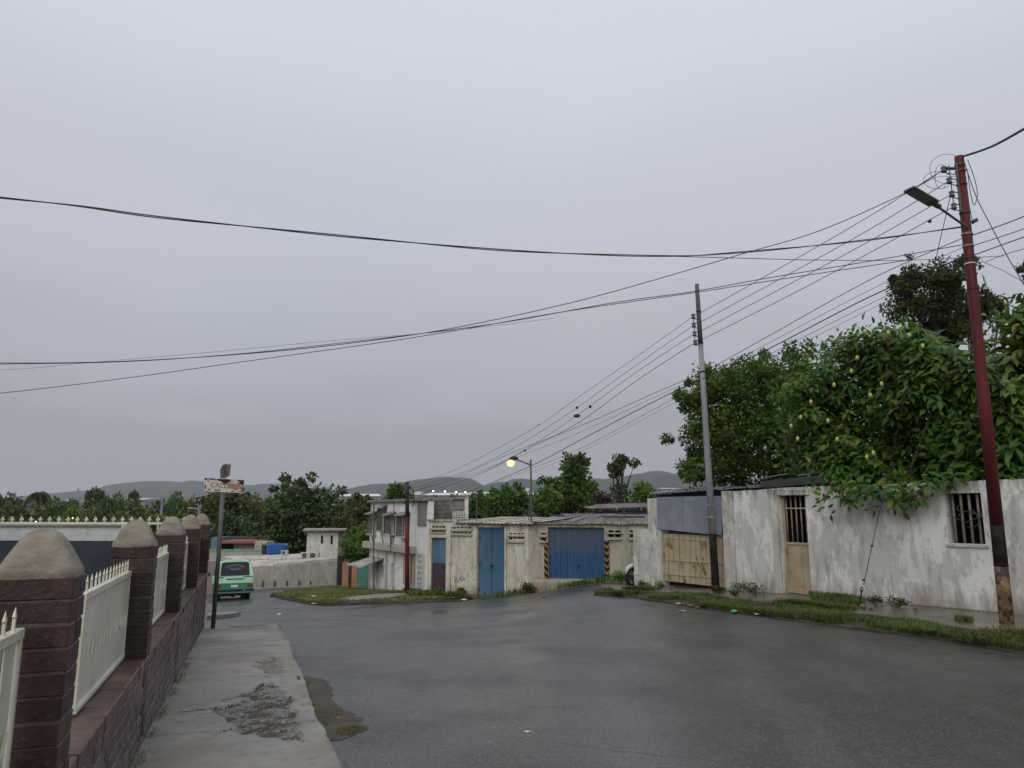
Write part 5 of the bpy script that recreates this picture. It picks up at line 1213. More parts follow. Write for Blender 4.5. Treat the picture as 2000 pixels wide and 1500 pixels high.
wire([(-420, 340, 8.2), (-180, 366, 8.6), (0, 386, 9.0), (150, 402, 9.2), (300, 423, 9.4), (500, 444, 9.8), (700, 464, 10.3), (960, 487, 10.9), (1160, 497, 11.5), (1320, 500, 12), (1420, 495, 12.3), (1600, 479, 12.8), (1740, 463, 13.1), (1880, 443, 13.35)], .0085, 'thick twisted black cable crossing the sky from left edge to red pole', twist=1.3, seg=14)
wire([(1290, 500, 12), (1420, 503.5, 12.8), (1600, 508, 14), (1780, 508, 15.5), (1960, 500, 17)], .007, 'straight dark branch of the twisted cable running level into the tall tree')
wire([(-350, 707, 16.5), (0, 709, 16), (200, 707, 15.8), (400, 697, 15.5), (600, 680, 15.2), (800, 655, 15), (930, 632, 14.8), (1100, 595, 14.5), (1250, 555, 14.3), (1450, 496, 14), (1600, 451, 13.7), (1770, 376, 13.4), ins_r[0]], .0085, 'long grey cable sagging from the lower left up to the top of the red pole')
wire([(-350, 712, 17.5), (0, 711, 17), (250, 706, 16.8), (480, 690, 16.4), (700, 666, 16), (850, 648, 15.8), (1000, 627, 15.5), (1200, 591, 15), (1350, 570, 14.7), (1500, 543, 14.3), (1700, 510, 13.9), (1880, 478, 13.5)], .0085, 'thin cable just below the long grey one, passing the grey pole top')
wire([(-350, 800, 18.5), (0, 768, 18), (250, 738, 17.6), (500, 703, 17), (750, 668, 16.5), (900, 644, 16.2), (1100, 609, 15.7), (1360, 571, 15), (1560, 540, 14.6), (1780, 507, 14)], .0085, 'lowest cable at the left edge, rising to the right')
wire([(-350, 735, 20), (0, 723, 19.5), (200, 706, 19), (400, 689, 18.5), (620, 668, 18), (860, 648, 17.4), (1080, 622, 16.7)], .004, 'faint hair thin wire above the long grey cable on the left')
lab4 = ['topmost of the four parallel wires between the red and the grey pole', 'second from top of the four parallel wires between the poles', 'third from top of the four parallel wires between the poles', 'lowest of the four parallel wires between the poles']
lab5 = ['topmost of four wires from the grey pole down to the far red pole', 'second of four wires from grey pole to far pole, carrying a small tuft', 'third of four wires from grey pole to far pole, carrying the largest tuft', 'lowest of four wires from grey pole to far pole, crossing the lit lamp']
midr = [(1700, 421, 14.9), (1700, 447, 14.9), (1700, 470, 14.9), (1700, 493, 14.9)]; midg = [(1540, 514, 16.8), (1540, 536, 16.8), (1540, 556, 16.8), (1540, 578, 16.8)]
lf = [[(1250, 692, 22.2), (1127, 778, 25), (1053, 830, 27), (960, 882, 30), (880, 921, 33)], [(1250, 708, 22.2), (1127, 796, 25), (1040, 853, 27.4), (950, 903, 30), (880, 931, 33)],
      [(1250, 722, 22.2), (1127, 811, 25), (1040, 869, 27.4), (950, 917, 30), (880, 940, 33)], [(1250, 739, 22.2), (1127, 827, 25), (1026, 880, 28), (950, 920, 30), (880, 947, 33)]]
for k in range(4):
    wire([ins_r[k], midr[k], midg[k], ins_g[k]+Vector((.12, 0, .05))], .0075, lab4[k]); wire([ins_g[k]]+lf[k]+[at(797, 950+6*k, 35.4)], .0065+(.002 if k == 3 else 0), lab5[k])
tl_ = [('upper telephone line passing the grey pole well above the treetops', [(1885, 463, 13.4), (1700, 546, 15), (1480, 668, 17.8), (1376, 725, 20), (1280, 767, 22), (1140, 829, 25), (1010, 880, 29), (900, 928, 33), (820, 955, 35.4)], .008),
       ('second telephone line, thin, just under the upper one', [(1888, 480, 13.4), (1700, 566, 15), (1480, 681, 17.8), (1376, 732, 20), (1280, 775, 22), (1140, 841, 25), (1010, 893, 29), (880, 938, 33)], .005),
       ('thick black telephone cable fixed to the grey pole and meeting the lit lamp post', [(1890, 499, 13.4), (1700, 579, 15), (1480, 692, 17.8), (1377, 737, 19.95), (1280, 783, 22), (1140, 856, 25.3), (1037, 910, 29), (930, 955, 33.5), (900, 966, 35)], .012),
       ('grey telephone line below the thick black cable near the treetops', [(1890, 506, 13.4), (1700, 593, 15), (1480, 703, 17.8), (1378, 748, 20), (1280, 798, 22), (1140, 873, 25.3), (1037, 916, 29), (960, 947, 33)], .0055),
       ('lowest hair thin telephone line skimming the tree crown', [(1892, 512, 13.4), (1700, 604, 15), (1480, 712, 17.8), (1378, 755, 20), (1280, 806, 22), (1140, 880, 25.3), (1037, 923, 29)], .004)]
for lb, pts, r_ in tl_: wire(pts, r_, lb)
rr_ = [('heavy black cable leaving the red pole top toward the upper right corner', [T0, (1920, 293, 12.6), (1950, 280, 12), (2000, 252, 11), (2080, 205, 10), (2300, 70, 8)], .022),
       ('upper cable from the red pole to the right edge', [(1895, 461, 13.4), (1950, 442, 12.5), (2000, 423, 11.8), (2150, 365, 10)], .010), ('second cable from the red pole to the right edge', [(1900, 480, 13.4), (1950, 464, 12.5), (2000, 447, 11.8), (2150, 395, 10)], .008),
       ('third cable from the red pole to the right edge', [(1903, 498, 13.4), (1950, 481, 12.5), (2000, 463, 11.8), (2150, 410, 10)], .010), ('sagging loose wire right of the red pole ending near the right edge', [(1918, 511, 13.4), (1935, 518, 13), (1962, 530, 12.6), (2000, 552, 12)], .005),
       ('fourth thin cable from the red pole to the right edge', [(1925, 512, 13.2), (1960, 498, 12.5), (2000, 486, 11.8), (2150, 440, 10)], .006)]
for lb, pts, r_ in rr_: wire(pts, r_, lb)
wire([T0, (1905, 380, 13.1), (1935, 440, 12.6), (1965, 496, 12.2), (2000, 556, 11.8), (2120, 760, 10.5)], .008, 'black guy wire slanting from the red pole top to the right edge', name='guy_wire', grp='guy wires')
wire([(1889, 330, 13.3), (1896, 380, 13.2), (1903, 400, 13.2), (1909, 378, 13.2), (1902, 345, 13.2), (1890, 312, 13.3)], .007, 'narrow wire loop hanging beside the red pole top', name='wire_loop', grp='wire loops')
wire([(1886, 345, 13.3), (1893, 400, 13.2), (1899, 430, 13.2)], .007, 'wire running down from the pole top to the photocell', name='wire_loop', grp='wire loops')
for k, (cx, cy, rx_, ry, lb) in enumerate(((1850, 330, 34, 29, 'largest loose wire coil hanging at the red pole top'), (1832, 352, 28, 17, 'flat loose wire coil below the clamp on the red pole'), (1838, 345, 12, 24, 'narrow upright wire coil between lamp head and red pole'))):
    wire([(cx+rx_*math.cos(w), cy-ry*math.sin(w), 13.2+.15*math.sin(w*2)) for w in np.linspace(.1, 5.6, 14)], .0045, lb, name='wire_loop', grp='wire loops', seg=4)
wire([(1880, 345, 13.2), (1858, 345, 13.1), (1830, 346, 13.1), (1790, 366, 13.2)], .0045, 'loose jumper wire drooping left of the red pole top', name='wire_loop', grp='wire loops')
wire([(1918, 535, 13.3), (1932, 590, 13.3), (1941, 650, 13.3), (1952, 740, 13.3), (1962, 800, 13.4)], .006, 'drop wire hanging beside the red pole into the broad leaves', name='drop_wire', grp='drop wires')
wire([(1921, 540, 13.3), (1945, 620, 13.3), (1941, 700, 13.3), (1950, 745, 13.3)], .006, 'second drop wire crossing the first beside the red pole', name='drop_wire', grp='drop wires')
# guy wire to the ground by the wall
gA_ = at(1676, 1186, 15.3); gy = empty('guy_wire', gA_, 'thin guy wire with two clamps anchored in the ground before the white wall', 'guy wire')
gpts = [gA_, at(1682, 1160, 15.2), at(1687, 1142, 15.15), at(1703, 1066, 15), at(1727, 958, 14.8), at(1780, 720, 14.2), at(1830, 496, 13.6), at(1856, 384, 13.35)]
MB().tube(gpts[2:], .007, 5).build('wire', WIREM, gy); MB().tube([gA_, gpts[1], at(1684, 1152, 15.17)], .014, 6).build('anchor_rod', BLACKM, gy)
MB().tube([at(1683, 1146, 15.17), at(1680, 1152, 15.17), at(1682, 1160, 15.18), at(1686, 1152, 15.16), at(1683, 1146, 15.16)], .009, 5).build('eye', BLACKM, gy)
for px, py in ((1703, 1066), (1687, 1133)): MB().ball(at(px, py, 15.0 if py < 1100 else 15.1), .03, 8, 5, (1.2, 1, .7)).build('clamp', BLACKM, gy)
# blobs on the wires: nests of air plants
def blob(px, py, Y, r, lab, sc=(1, 1, 1)):
    m = MB().ball(at(px, py, Y), r, 9, 7, sc)
    for v in m.v: v += Vector((rnd.uniform(-1, 1), rnd.uniform(-1, 1), rnd.uniform(-1, 1)))*r*.18
    solo('air_plant', m, LEAFR if False else BLACKM, lab, 'air plant', 'dark tufts growing on the wires', origin=at(px, py, Y))
blob(1127, 796, 25, .045, 'small dark tuft on the second wire'); blob(1127, 812, 25, .075, 'largest dark tuft, on the third wire', (1.6, 1, .8)); blob(1153, 794, 24.5, .05, 'dark tuft right of the pair on the wires')
blob(1025.5, 880, 28, .04, 'dark tuft nearest the lit street lamp'); blob(1053, 830, 27, .025, 'tiny tuft on the topmost wire'); blob(1816, 432, 13.7, .035, 'dark tuft just below the unlit lamp head')

# ================================================================== SIGN POST
sb = FW(16.25, .58, PZ(16.25)); sY = sb.y
st_ = at(435, 962, sY)
sp = empty('street_sign', sb, 'leaning post with a rusted street name plate and a bent second plate on top', 'sign')
MB().tube([sb-Vector((0, 0, .1)), sb.lerp(st_, .5)+Vector((.01, 0, 0)), st_], .042, 10).build('post', M('dull_grey_post', (.085, .088, .09), (.06, .06, .062), s1=4, rough=.5), sp, smooth=True)
c00, c10, c11, c01 = at(398.5, 959, sY-.05), at(475, 963, sY+.02), at(477.5, 937.5, sY+.02), at(400, 933.5, sY-.05)
ex, ez = (c10-c00), (c01-c00); nf_ = ex.cross(ez).normalized(); nf_ = nf_ if nf_.y < 0 else -nf_
def plate(u0, u1, v0, v1, o0, o1, mat, name, parent):
    f = lambda u, v: c00*(1-u)*(1-v)+c10*u*(1-v)+c11*u*v+c01*(1-u)*v
    m = MB(); m.prism([f(u0, v0)+nf_*o0, f(u1, v0)+nf_*o0, f(u1, v1)+nf_*o0, f(u0, v1)+nf_*o0], nf_*(o1-o0)); return m.build(name, mat, parent)
pl_ = plate(0, 1, 0, 1, -.012, 0, SIGNW, 'name_plate', sp)
f2 = lambda u, v, o=.002: c00*(1-u)*(1-v)+c10*u*(1-v)+c11*u*v+c01*(1-u)*v+nf_*o
DRK = M('bare_rust', (.022, .014, .012), rough=.8, rvar=0, bmp=0)
for q in ([(0, .86), (.05, .84), (.07, 1), (0, 1)], [(.08, .93), (.2, .88), (.28, .93), (.28, .985), (.1, .99)], [(.30, .90), (.38, .82), (.62, .80), (.68, .88), (.6, .98), (.32, .99)], [(.80, .98), (.99, .99), (.985, .60), (.95, .55), (.87, .85)],
          [(.96, .1), (.99, .1), (.99, .5), (.965, .5)], [(.02, .15), (.05, .2), (.045, .45), (.02, .5)], [(.10, .10), (.17, .12), (.18, .17), (.09, .17)], [(.26, .07), (.42, .10), (.40, .19), (.34, .14), (.27, .17)], [(.68, .06), (.76, .07), (.77, .15), (.70, .13)], [(.86, .05), (.96, .08), (.96, .16), (.88, .10)]):
    m = MB(); m.prism([f2(u, v) for u, v in q], nf_*.002); m.build('rust_hole', DRK, pl_)
m = MB(); m.prism([f2(u, v) for u, v in [(.60, .35), (.78, .22), (.80, .12), (.97, .42), (.84, .80), (.80, .66), (.62, .70)]], nf_*.002); m.build('arrow', SIGNR, pl_)
def text(s, size, mat, M4, parent, name='lettering'):
    cu = bpy.data.curves.new('t', 'FONT'); cu.body = s; cu.size = size; cu.extrude = .001; cu.align_x = 'CENTER'; cu.align_y = 'CENTER'; cu.resolution_u = 2
    o = bpy.data.objects.new('t', cu); COL.objects.link(o); dg = bpy.context.evaluated_depsgraph_get(); me = bpy.data.meshes.new_from_object(o.evaluated_get(dg)); bpy.data.objects.remove(o)
    me.transform(M4); me.transform(Matrix.Translation(-rootloc(parent))); me.materials.clear(); me.materials.append(mat); return link(name, me, parent)
exn = ex.normalized(); ezn = nf_.cross(exn); ezn = ezn if ezn.z > 0 else -ezn; zn3 = exn.cross(ezn)
Mt = Matrix((exn, ezn, zn3)).transposed().to_4x4(); Mt.translation = f2(.41, .48, .004)
text('CALLE', .145, SIGNK, Mt, pl_)
# bent upper plate, seen nearly edge on
u0 = at(432, 934, sY-.1); up_ = [at(430, 917, sY-.25), at(434, 908, sY-.2), at(442, 905.5, sY-.05), at(441, 930, sY-.02), at(436, 935, sY-.15), at(430, 934, sY-.25)]
m = MB(); m.prism(up_, (.02, .012, 0)); m.build('side_plate', M('grimy_plate_back', (.16, .14, .12), (.09, .08, .07), s1=12, rough=.7), sp)
up2 = [at(441, 909, sY-.05), at(450, 906, sY+.3), at(448, 929, sY+.32), at(438, 935, sY-.05)]
m = MB(); m.prism(up2, (.012, 0, .004)); m.build('side_plate', SIGNR, sp)

# ================================================================== VAN
vc = gp(456, 1173); vb = Vector((vc.x, vc.y, G(vc.x, vc.y)))
VH = R(-24); VF = Vector((math.sin(VH), math.cos(VH), 0)); VR = Vector((VF.y, -VF.x, 0))
vroot = empty('van', vb, 'mint green minibus with dark green lower band seen from behind on the wet road', 'van', rz=0)
slope_v = (G(vb.x+VF.x*2, vb.y+VF.y*2)-G(vb.x-VF.x*1, vb.y-VF.y*1))/3
def vp(x, y, z): return vb+VR*x+VF*y+Vector((0, 0, z+slope_v*y))
prof = [(.28, .78), (.45, .82), (.75, .845), (1.0, .85), (1.12, .845), (1.45, .78), (1.70, .71), (1.80, .62), (1.86, .42), (1.885, 0)]
def vsec(y, z0, z1, sx=1, top=0):
    zs = [p for p in prof if z0 < p[0] < z1]; w = lambda z: float(np.interp(z, [p[0] for p in prof], [p[1] for p in prof]))
    pts = [(w(z0), z0)]+[(p[1], p[0]) for p in zs]+([(w(z1), z1)] if z1 < 1.885 else [(0, 1.885)])
    return [(-x*sx, z+top*(z > 1.75)) for x, z in pts]+[(x*sx, z+top*(z > 1.75)) for x, z in pts[::-1]]
def vlean(z): return max(0, z-1.05)*.20            # the tail leans forward above the waist
def vloft(z0, z1, mat, name):
    st_y = [(0, .965), (.06, .995), (.6, 1), (2.2, 1), (3.5, .99), (4.0, .93), (4.25, .84)]; V = []; nn = None
    for y, sx in st_y:
        sec = vsec(y, z0, z1, sx); nn = len(sec)
        for x, z in sec:
            yy = y+(vlean(z) if y < .1 else 0)-(max(0, z-1.0)*.9 if y > 4.1 else 0)-(max(0, z-1.0)*.55 if 3.9 < y <= 4.1 else 0); V.append(vp(x, yy, z))
    F = [(i*nn+k, i*nn+(k+1) % nn, (i+1)*nn+(k+1) % nn, (i+1)*nn+k) for i in range(len(st_y)-1) for k in range(nn)]; F += [tuple(range(nn))[::-1], tuple(range((len(st_y)-1)*nn, len(st_y)*nn))]
    return MB().add(V, F).build(name, mat, vroot, bevel=.012)
vloft(.78, 1.885, VANL, 'upper_body'); vloft(.30, .776, VAND, 'lower_body')
def rear(pts, o, th, mat, name, par=None):       # pts (x,z) on the tail plane
    m = MB(); m.prism([vp(x, vlean(z)-o, z) for x, z in pts], -VF*th); return m.build(name, mat, par or vroot)
rear([(-.64, 1.14), (.64, 1.14), (.60, 1.70), (.50, 1.745), (-.50, 1.745), (-.60, 1.70)], .0, .02, BLACKM, 'window_seal')
rw = rear([(-.60, 1.18), (.60, 1.18), (.56, 1.68), (.48, 1.715), (-.48, 1.715), (-.56, 1.68)], .02, .008, GLASS, 'rear_window')
for k in range(13):                               # arched lettering, unreadable at this size
    w = (k-6)/6; x = w*.40; z = 1.60-.10*w*w; h_ = .065+.02*((k*7) % 3); m = MB(); q = [(x-.020, z-h_/2-.01*w), (x-.006, z-h_/2), (x+.016, z+h_/2), (x+.002, z+h_/2)]; m.prism([vp(a, vlean(b)-.031, b) for a, b in q], -VF*.002); m.build('painted_letter', LETW, rw)
for k in range(9):
    x = (k-4)*.052; z = 1.43+.02*math.sin(k*2.1); m = MB(); q = [(x-.016, z-.04), (x+.0, z-.04), (x+.018, z+.035), (x+.002, z+.035)]; m.prism([vp(a, vlean(b)-.031, b) for a, b in q], -VF*.002); m.build('painted_letter', LETW, rw)
rear([(-.80, 1.045), (-.50, 1.045), (-.50, 1.085), (-.80, 1.085)], .0, .012, VAND, 'stripe'); rear([(.36, 1.045), (.80, 1.045), (.80, 1.085), (.36, 1.085)], .0, .012, VAND, 'stripe')
rear([(-.36, .965), (.36, .965), (.36, .995), (-.36, .995)], .0, .03, BLACKM, 'tailgate_handle'); rear([(-.40, 1.0), (.40, 1.0), (.40, 1.04), (-.40, 1.04)], .0, .04, VANL, 'handle_strip')
rear([(-.70, .90), (-.52, .90), (-.52, .915), (-.70, .915)], .0, .006, GALV, 'badge')
for s in (-1, 1): rear([(s*.56, .60), (s*.77, .60), (s*.77, .72), (s*.56, .72)][::s], .0, .03, LENS, 'tail_light')
rear([(-.15, .60), (.15, .60), (.15, .70), (-.15, .70)], .0, .02, WHITEP, 'number_plate')
m = MB(); m.par(vp(-.86, -.16, .34), VR*1.72, VF*.2, (0, 0, .19)); m.build('bumper', VANB, vroot, bevel=.02)
m = MB(); m.par(vp(-.84, -.17, .52), VR*1.68, VF*.12, (0, 0, .025)); m.build('bumper_step', CHROME, vroot); m = MB(); m.par(vp(-.85, -.185, .345), VR*1.7, VF*.04, (0, 0, .04)); m.build('bumper_bar', CHROME, vroot)
m = MB(); m.tube([vp(.42, -.175, .46), vp(.42, -.19, .46)], .04, 8); m.build('fog_lamp', CHROME, vroot)
for y in (.75, 3.2):
    for s in (-1, 1):
        c = vp(s*.66, y, .29); m = MB(); m.tube([c-VR*.10, c-VR*.085, c+VR*.085, c+VR*.10], [.27, .30, .30, .27], 20); t_ = m.build('wheel', RUBBER, vroot); MB().tube([c+VR*s*.095, c+VR*s*.11], .17, 14).build('rim', CHROME, t_)
m = MB(); m.par(vp(-.62, .55, .2), VR*1.24, VF*.3, (0, 0, .12)); m.build('rear_axle', BLACKM, vroot); m = MB(); m.ball(vp(0, .7, .28), .14); m.build('differential', BLACKM, vroot)
m = MB(); m.par(vp(-.72, .1, .24), VR*1.44, VF*3.9, (0, 0, .10)); m.build('chassis', BLACKM, vroot)
for s in (-1, 1):
    for (y0, y1) in ((.25, .95), (1.02, 1.8), (1.87, 2.65), (2.72, 3.35)):
        q = [(y0, 1.17), (y1, 1.17), (y1, 1.62), (y0+.03, 1.62)]; m = MB(); xw = lambda z: float(np.interp(z, [p[0] for p in prof], [p[1] for p in prof]))
        m.prism([vp(s*(xw(z)+.004), y, z) for y, z in q], VR*s*.006); m.build('side_window', GLASS, vroot)
    m = MB(); m.ball(vp(s*.98, 3.45, 1.25), .1, 8, 6, (.6, .5, 1.1)); m.build('wing_mirror', BLACKM, vroot)

# ================================================================== MOTORCYCLE behind the wall stub
mc = at(1245, 1141, 25.6); mc.z = G(mc.x, mc.y); MF = Vector((-.80, -.60, 0)).normalized(); MRr = Vector((-MF.y, MF.x, 0))
MB_ = empty('motorcycle', mc, 'motorcycle with white front fender half hidden behind the stub wall', 'motorcycle')
fw = mc+MF*.25+Vector((0, 0, .31)); rw_ = fw-MF*1.28
def tor(c, r, th, axis, mat, name, par, n=24):
    a = axis.orthogonal().normalized(); b = axis.cross(a); return MB().tube([c+(a*math.cos(w)+b*math.sin(w))*r for w in np.linspace(0, 2*math.pi, n)], th, 8, caps=False).build(name, mat, par, smooth=True)
for c in (fw, rw_):
    wl_ = tor(c, .26, .05, MRr, RUBBER, 'wheel', MB_)
    sp_ = MB(); a = MRr.orthogonal().normalized(); b = MRr.cross(a); sp_.tube([c-MRr*.05, c+MRr*.05], .05, 8)
    for k in range(5): w = k*2*math.pi/5; sp_.tube([c, c+(a*math.cos(w)+b*math.sin(w))*.23], .018, 5)
    sp_.build('rim', BLACKM, wl_)
m = MB(); m.tube([fw+MF*.30+Vector((0, 0, .14)), fw+MF*.18+Vector((0, 0, .30)), fw+Vector((0, 0, .37)), fw-MF*.2+Vector((0, 0, .34))], [.02, .07, .08, .05], 8); m.build('front_fender', WHITEP, MB_, smooth=True)
for s in (-1, 1): MB().tube([fw+MRr*s*.08, fw-MF*.30+MRr*s*.08+Vector((0, 0, .62))], .024, 6).build('fork', GALVD, MB_)
hd = fw-MF*.22+Vector((0, 0, .60)); MB().ball(hd, .10, 10, 8, (1, 1, 1)).build('headlight', WHITEP, MB_, smooth=True)
MB().tube([hd-MF*.12-MRr*.34+Vector((0, 0, .12)), hd-MF*.08+Vector((0, 0, .1)), hd-MF*.12+MRr*.34+Vector((0, 0, .12))], .016, 6).build('handlebar', BLACKM, MB_)
MB().ball(fw-MF*.62+Vector((0, 0, .50)), .2, 10, 8, (1.3, .7, .6)).build('fuel_tank', WHITEP, MB_, smooth=True); MB().ball(fw-MF*.6+Vector((0, 0, .18)), .2, 8, 6, (1, .7, .9)).build('engine', BLACKM, MB_)
MB().tube([fw-MF*.8+Vector((0, 0, .50)), fw-MF*1.1+Vector((0, 0, .50)), fw-MF*1.4+Vector((0, 0, .56))], [.08, .10, .06], 8).build('seat', BLACKM, MB_, smooth=True)
m = MB(); m.tube([fw-MF*.35+Vector((0, 0, .58)), fw-MF*.75+Vector((0, 0, .3)), rw_], .03, 6); m.build('frame', BLACKM, MB_)
# ================================================================== VEGETATION
def unit(v): return v/np.maximum(np.linalg.norm(v, axis=-1, keepdims=True), 1e-9)
LEAFQ = (np.array([(0, 0, 0), (-.32, .45, .06), (0, 1, -.05), (.32, .45, .06)]), np.array([(0, 3, 2, 1)]))
LEAFBR = (np.array([(0, 0, 0), (-.17, .25, .05), (0, .3, .0), (.17, .25, .05), (-.20, .58, .0), (0, .64, -.07), (.20, .58, .0), (0, 1, -.27)]),
          np.array([(0, 2, 1), (0, 3, 2), (1, 2, 5), (1, 5, 4), (2, 3, 6), (2, 6, 5), (4, 5, 7), (5, 6, 7)]))
def leaf_arrays(C_, axis, nrm, size, shape):
    a = unit(axis); x = unit(np.cross(a, nrm)); n = np.cross(x, a); S, F = shape
    V = C_[:, None, :]+size[:, None, None]*(x[:, None, :]*S[None, :, :1]+a[:, None, :]*S[None, :, 1:2]+n[:, None, :]*S[None, :, 2:3])
    k = len(S); FF = F[None]+(np.arange(len(C_))*k)[:, None, None]
    return V.reshape(-1, 3), FF.reshape(-1, F.shape[1])
def clump_leaves(cent, rad, n, size, up=.35, flat=.85):
    """leaves on the shells of clumps"""
    i = nr.integers(0, len(cent), n); d = unit(nr.normal(size=(n, 3))); d[:, 2] = d[:, 2]*flat+.12
    rr = rad[i]*np.where(nr.random(n) < .75, nr.uniform(.72, 1.08, n), nr.uniform(.2, .8, n))
    C_ = cent[i]+d*rr[:, None]
    nrm = unit(d*.6+nr.normal(size=(n, 3))*.5+np.array([0, 0, up])); ax = unit(d*.7+nr.normal(size=(n, 3))*.7-np.array([0, 0, .25]))
    return C_, ax, nrm, size*nr.uniform(.6, 1.3, n)
def trunk_mesh(base, tips, r, mat, parent, name='trunk', fork=.45):
    m = MB(); top = Vector(np.mean([list(t) for t in tips], axis=0)); fk = base.lerp(top, fork)+Vector((rnd.uniform(-.1, .1), 0, 0))
    m.tube([base-Vector((0, 0, .2)), base.lerp(fk, .5)+Vector((rnd.uniform(-.05, .05), 0, 0)), fk], [r*1.2, r, r*.8], 8)
    for t in tips:
        t = Vector(t); md = fk.lerp(t, .5)+Vector((rnd.uniform(-.15, .15), rnd.uniform(-.15, .15), rnd.uniform(0, .2)))*(t-fk).length*.4
        m.tube([fk, md, t], [r*.5, r*.32, r*.08], 5)
    m.build(name, mat, parent)
def tree_poly(name, label, cat, outline, Yc, hd, nclump, rc, nleaf, size, mat, base_px, tr=.12, shape=LEAFQ, group=None, bark=BARK, fork=.45, nt_=12, base=None, extra=None, flat=.85):
    ox = [p[0] for p in outline]; oy = [p[1] for p in outline]; c = []; cxm = sum(ox)/len(ox); cym = sum(oy)/len(oy)
    while len(c) < nclump:
        x, y = rnd.uniform(min(ox), max(ox)), rnd.uniform(min(oy), max(oy))
        if not pip(np.array([x]), np.array([y]), outline)[0]: continue
        e = max(abs(x-cxm)/(max(ox)-min(ox)), abs(y-cym)/(max(oy)-min(oy)))*2; dd = hd*math.sqrt(max(.05, 1-e*e*.8))
        c.append(at(x, y, Yc+rnd.choice([-1, 1, -1])*dd*rnd.uniform(.3, 1)))
    cent = np.array([list(p) for p in c]); rad = rc*nr.uniform(.6, 1.2, nclump)
    if nclump > 40:                       # stray shoots that break the outline
        k_ = nr.choice(nclump, nclump//4, replace=False); mid_ = cent.mean(0); out_ = cent[k_]-mid_; sh = cent[k_]+unit(out_)*(rc*nr.uniform(.8, 1.7, len(k_)))[:, None]+np.array([0, 0, rc*.3])
        cent = np.vstack([cent, sh]); rad = np.concatenate([rad, rc*nr.uniform(.22, .45, len(k_))])
    b = base if base is not None else at(*base_px, Yc)
    b = Vector((b.x, b.y, G(b.x, b.y))); root = empty(name, b, label, cat, group)
    trunk_mesh(b, [c[i] for i in rnd.sample(range(nclump), min(nt_, nclump))], tr, bark, root, fork=fork)
    C_, ax, nm, sz = clump_leaves(cent, rad, nleaf, size, flat=flat)
    V, F = leaf_arrays(C_, ax, nm, sz, shape); link('crown', mesh_np('crown', V-np.array(list(b)), F, mat), root)
    return root, c
# -- fine leaved tree left of the broad leaved one
tree_poly('leafy_tree', 'dense fine leaved green tree rising behind the zinc roof and grey pole', 'tree',
          [(1352, 930), (1345, 860), (1358, 800), (1365, 745), (1395, 715), (1425, 697), (1470, 706), (1520, 718), (1580, 735), (1620, 770), (1650, 860), (1645, 940), (1500, 945)], 26, 2.0, 260, .50, 46000, .13, LEAFD, (1480, 1100), .16)
tree_poly('leafy_branch', 'slender leafy sprays standing above the fine leaved tree', 'tree',
          [(1535, 735), (1533, 690), (1528, 665), (1548, 668), (1562, 690), (1580, 672), (1592, 690), (1585, 735)], 27.5, .6, 40, .20, 1300, .13, LEAFD, (1560, 1100), .06, nt_=20)
tree_poly('leafy_branch', 'small leafy sprays sticking out left of the fine leaved tree above the fascia', 'tree',
          [(1335, 775), (1365, 768), (1370, 790), (1345, 785)], 25.5, .4, 12, .16, 420, .12, LEAFD, (1440, 1100), .03, nt_=8)
tree_poly('leafy_branch', 'low leafy sprays sticking out toward the cone hill beside the grey pole', 'tree',
          [(1325, 908), (1350, 902), (1360, 920), (1340, 925)], 25.5, .4, 12, .18, 420, .12, LEAFD, (1440, 1100), .03, nt_=8)
# -- tall dark tree behind
r_, _ = tree_poly('tall_tree', 'tall dark olive tree with ragged open crown behind the red pole', 'tree',
          [(1748, 600), (1752, 560), (1775, 515), (1800, 500), (1815, 530), (1828, 505), (1870, 500), (1895, 520), (1908, 560), (1915, 590), (1945, 590), (1948, 602), (1920, 615), (1890, 618), (1885, 668), (1850, 672), (1830, 640), (1795, 645), (1770, 612), (1745, 625), (1735, 600)], 36, 2.4, 58, .52, 19000, .16, LEAFO, (1840, 1100), .22, nt_=30, fork=.72)
tree_poly('leafy_branch', 'ragged side lobe of dark leaves reaching right past the red pole', 'tree', [(1888, 585), (1910, 560), (1925, 590), (1948, 590), (1950, 606), (1915, 622), (1893, 660), (1880, 640)], 35.5, 1.2, 30, .40, 4200, .16, LEAFO, (1850, 1100), .06, nt_=12, fork=.8)
tree_poly('leafy_branch', 'lone sprig at the upper left of the tall dark tree', 'tree', [(1768, 503), (1785, 494), (1780, 508)], 36, .2, 5, .12, 60, .14, LEAFO, (1820, 1100), .03, nt_=4, fork=.9)
tree_poly('leafy_branch', 'outlying sprig right of the tall dark tree beyond the red pole', 'tree', [(1955, 598), (1962, 594), (1964, 604)], 36, .2, 5, .14, 80, .14, LEAFO, (1860, 1100), .03, nt_=4, fork=.85)

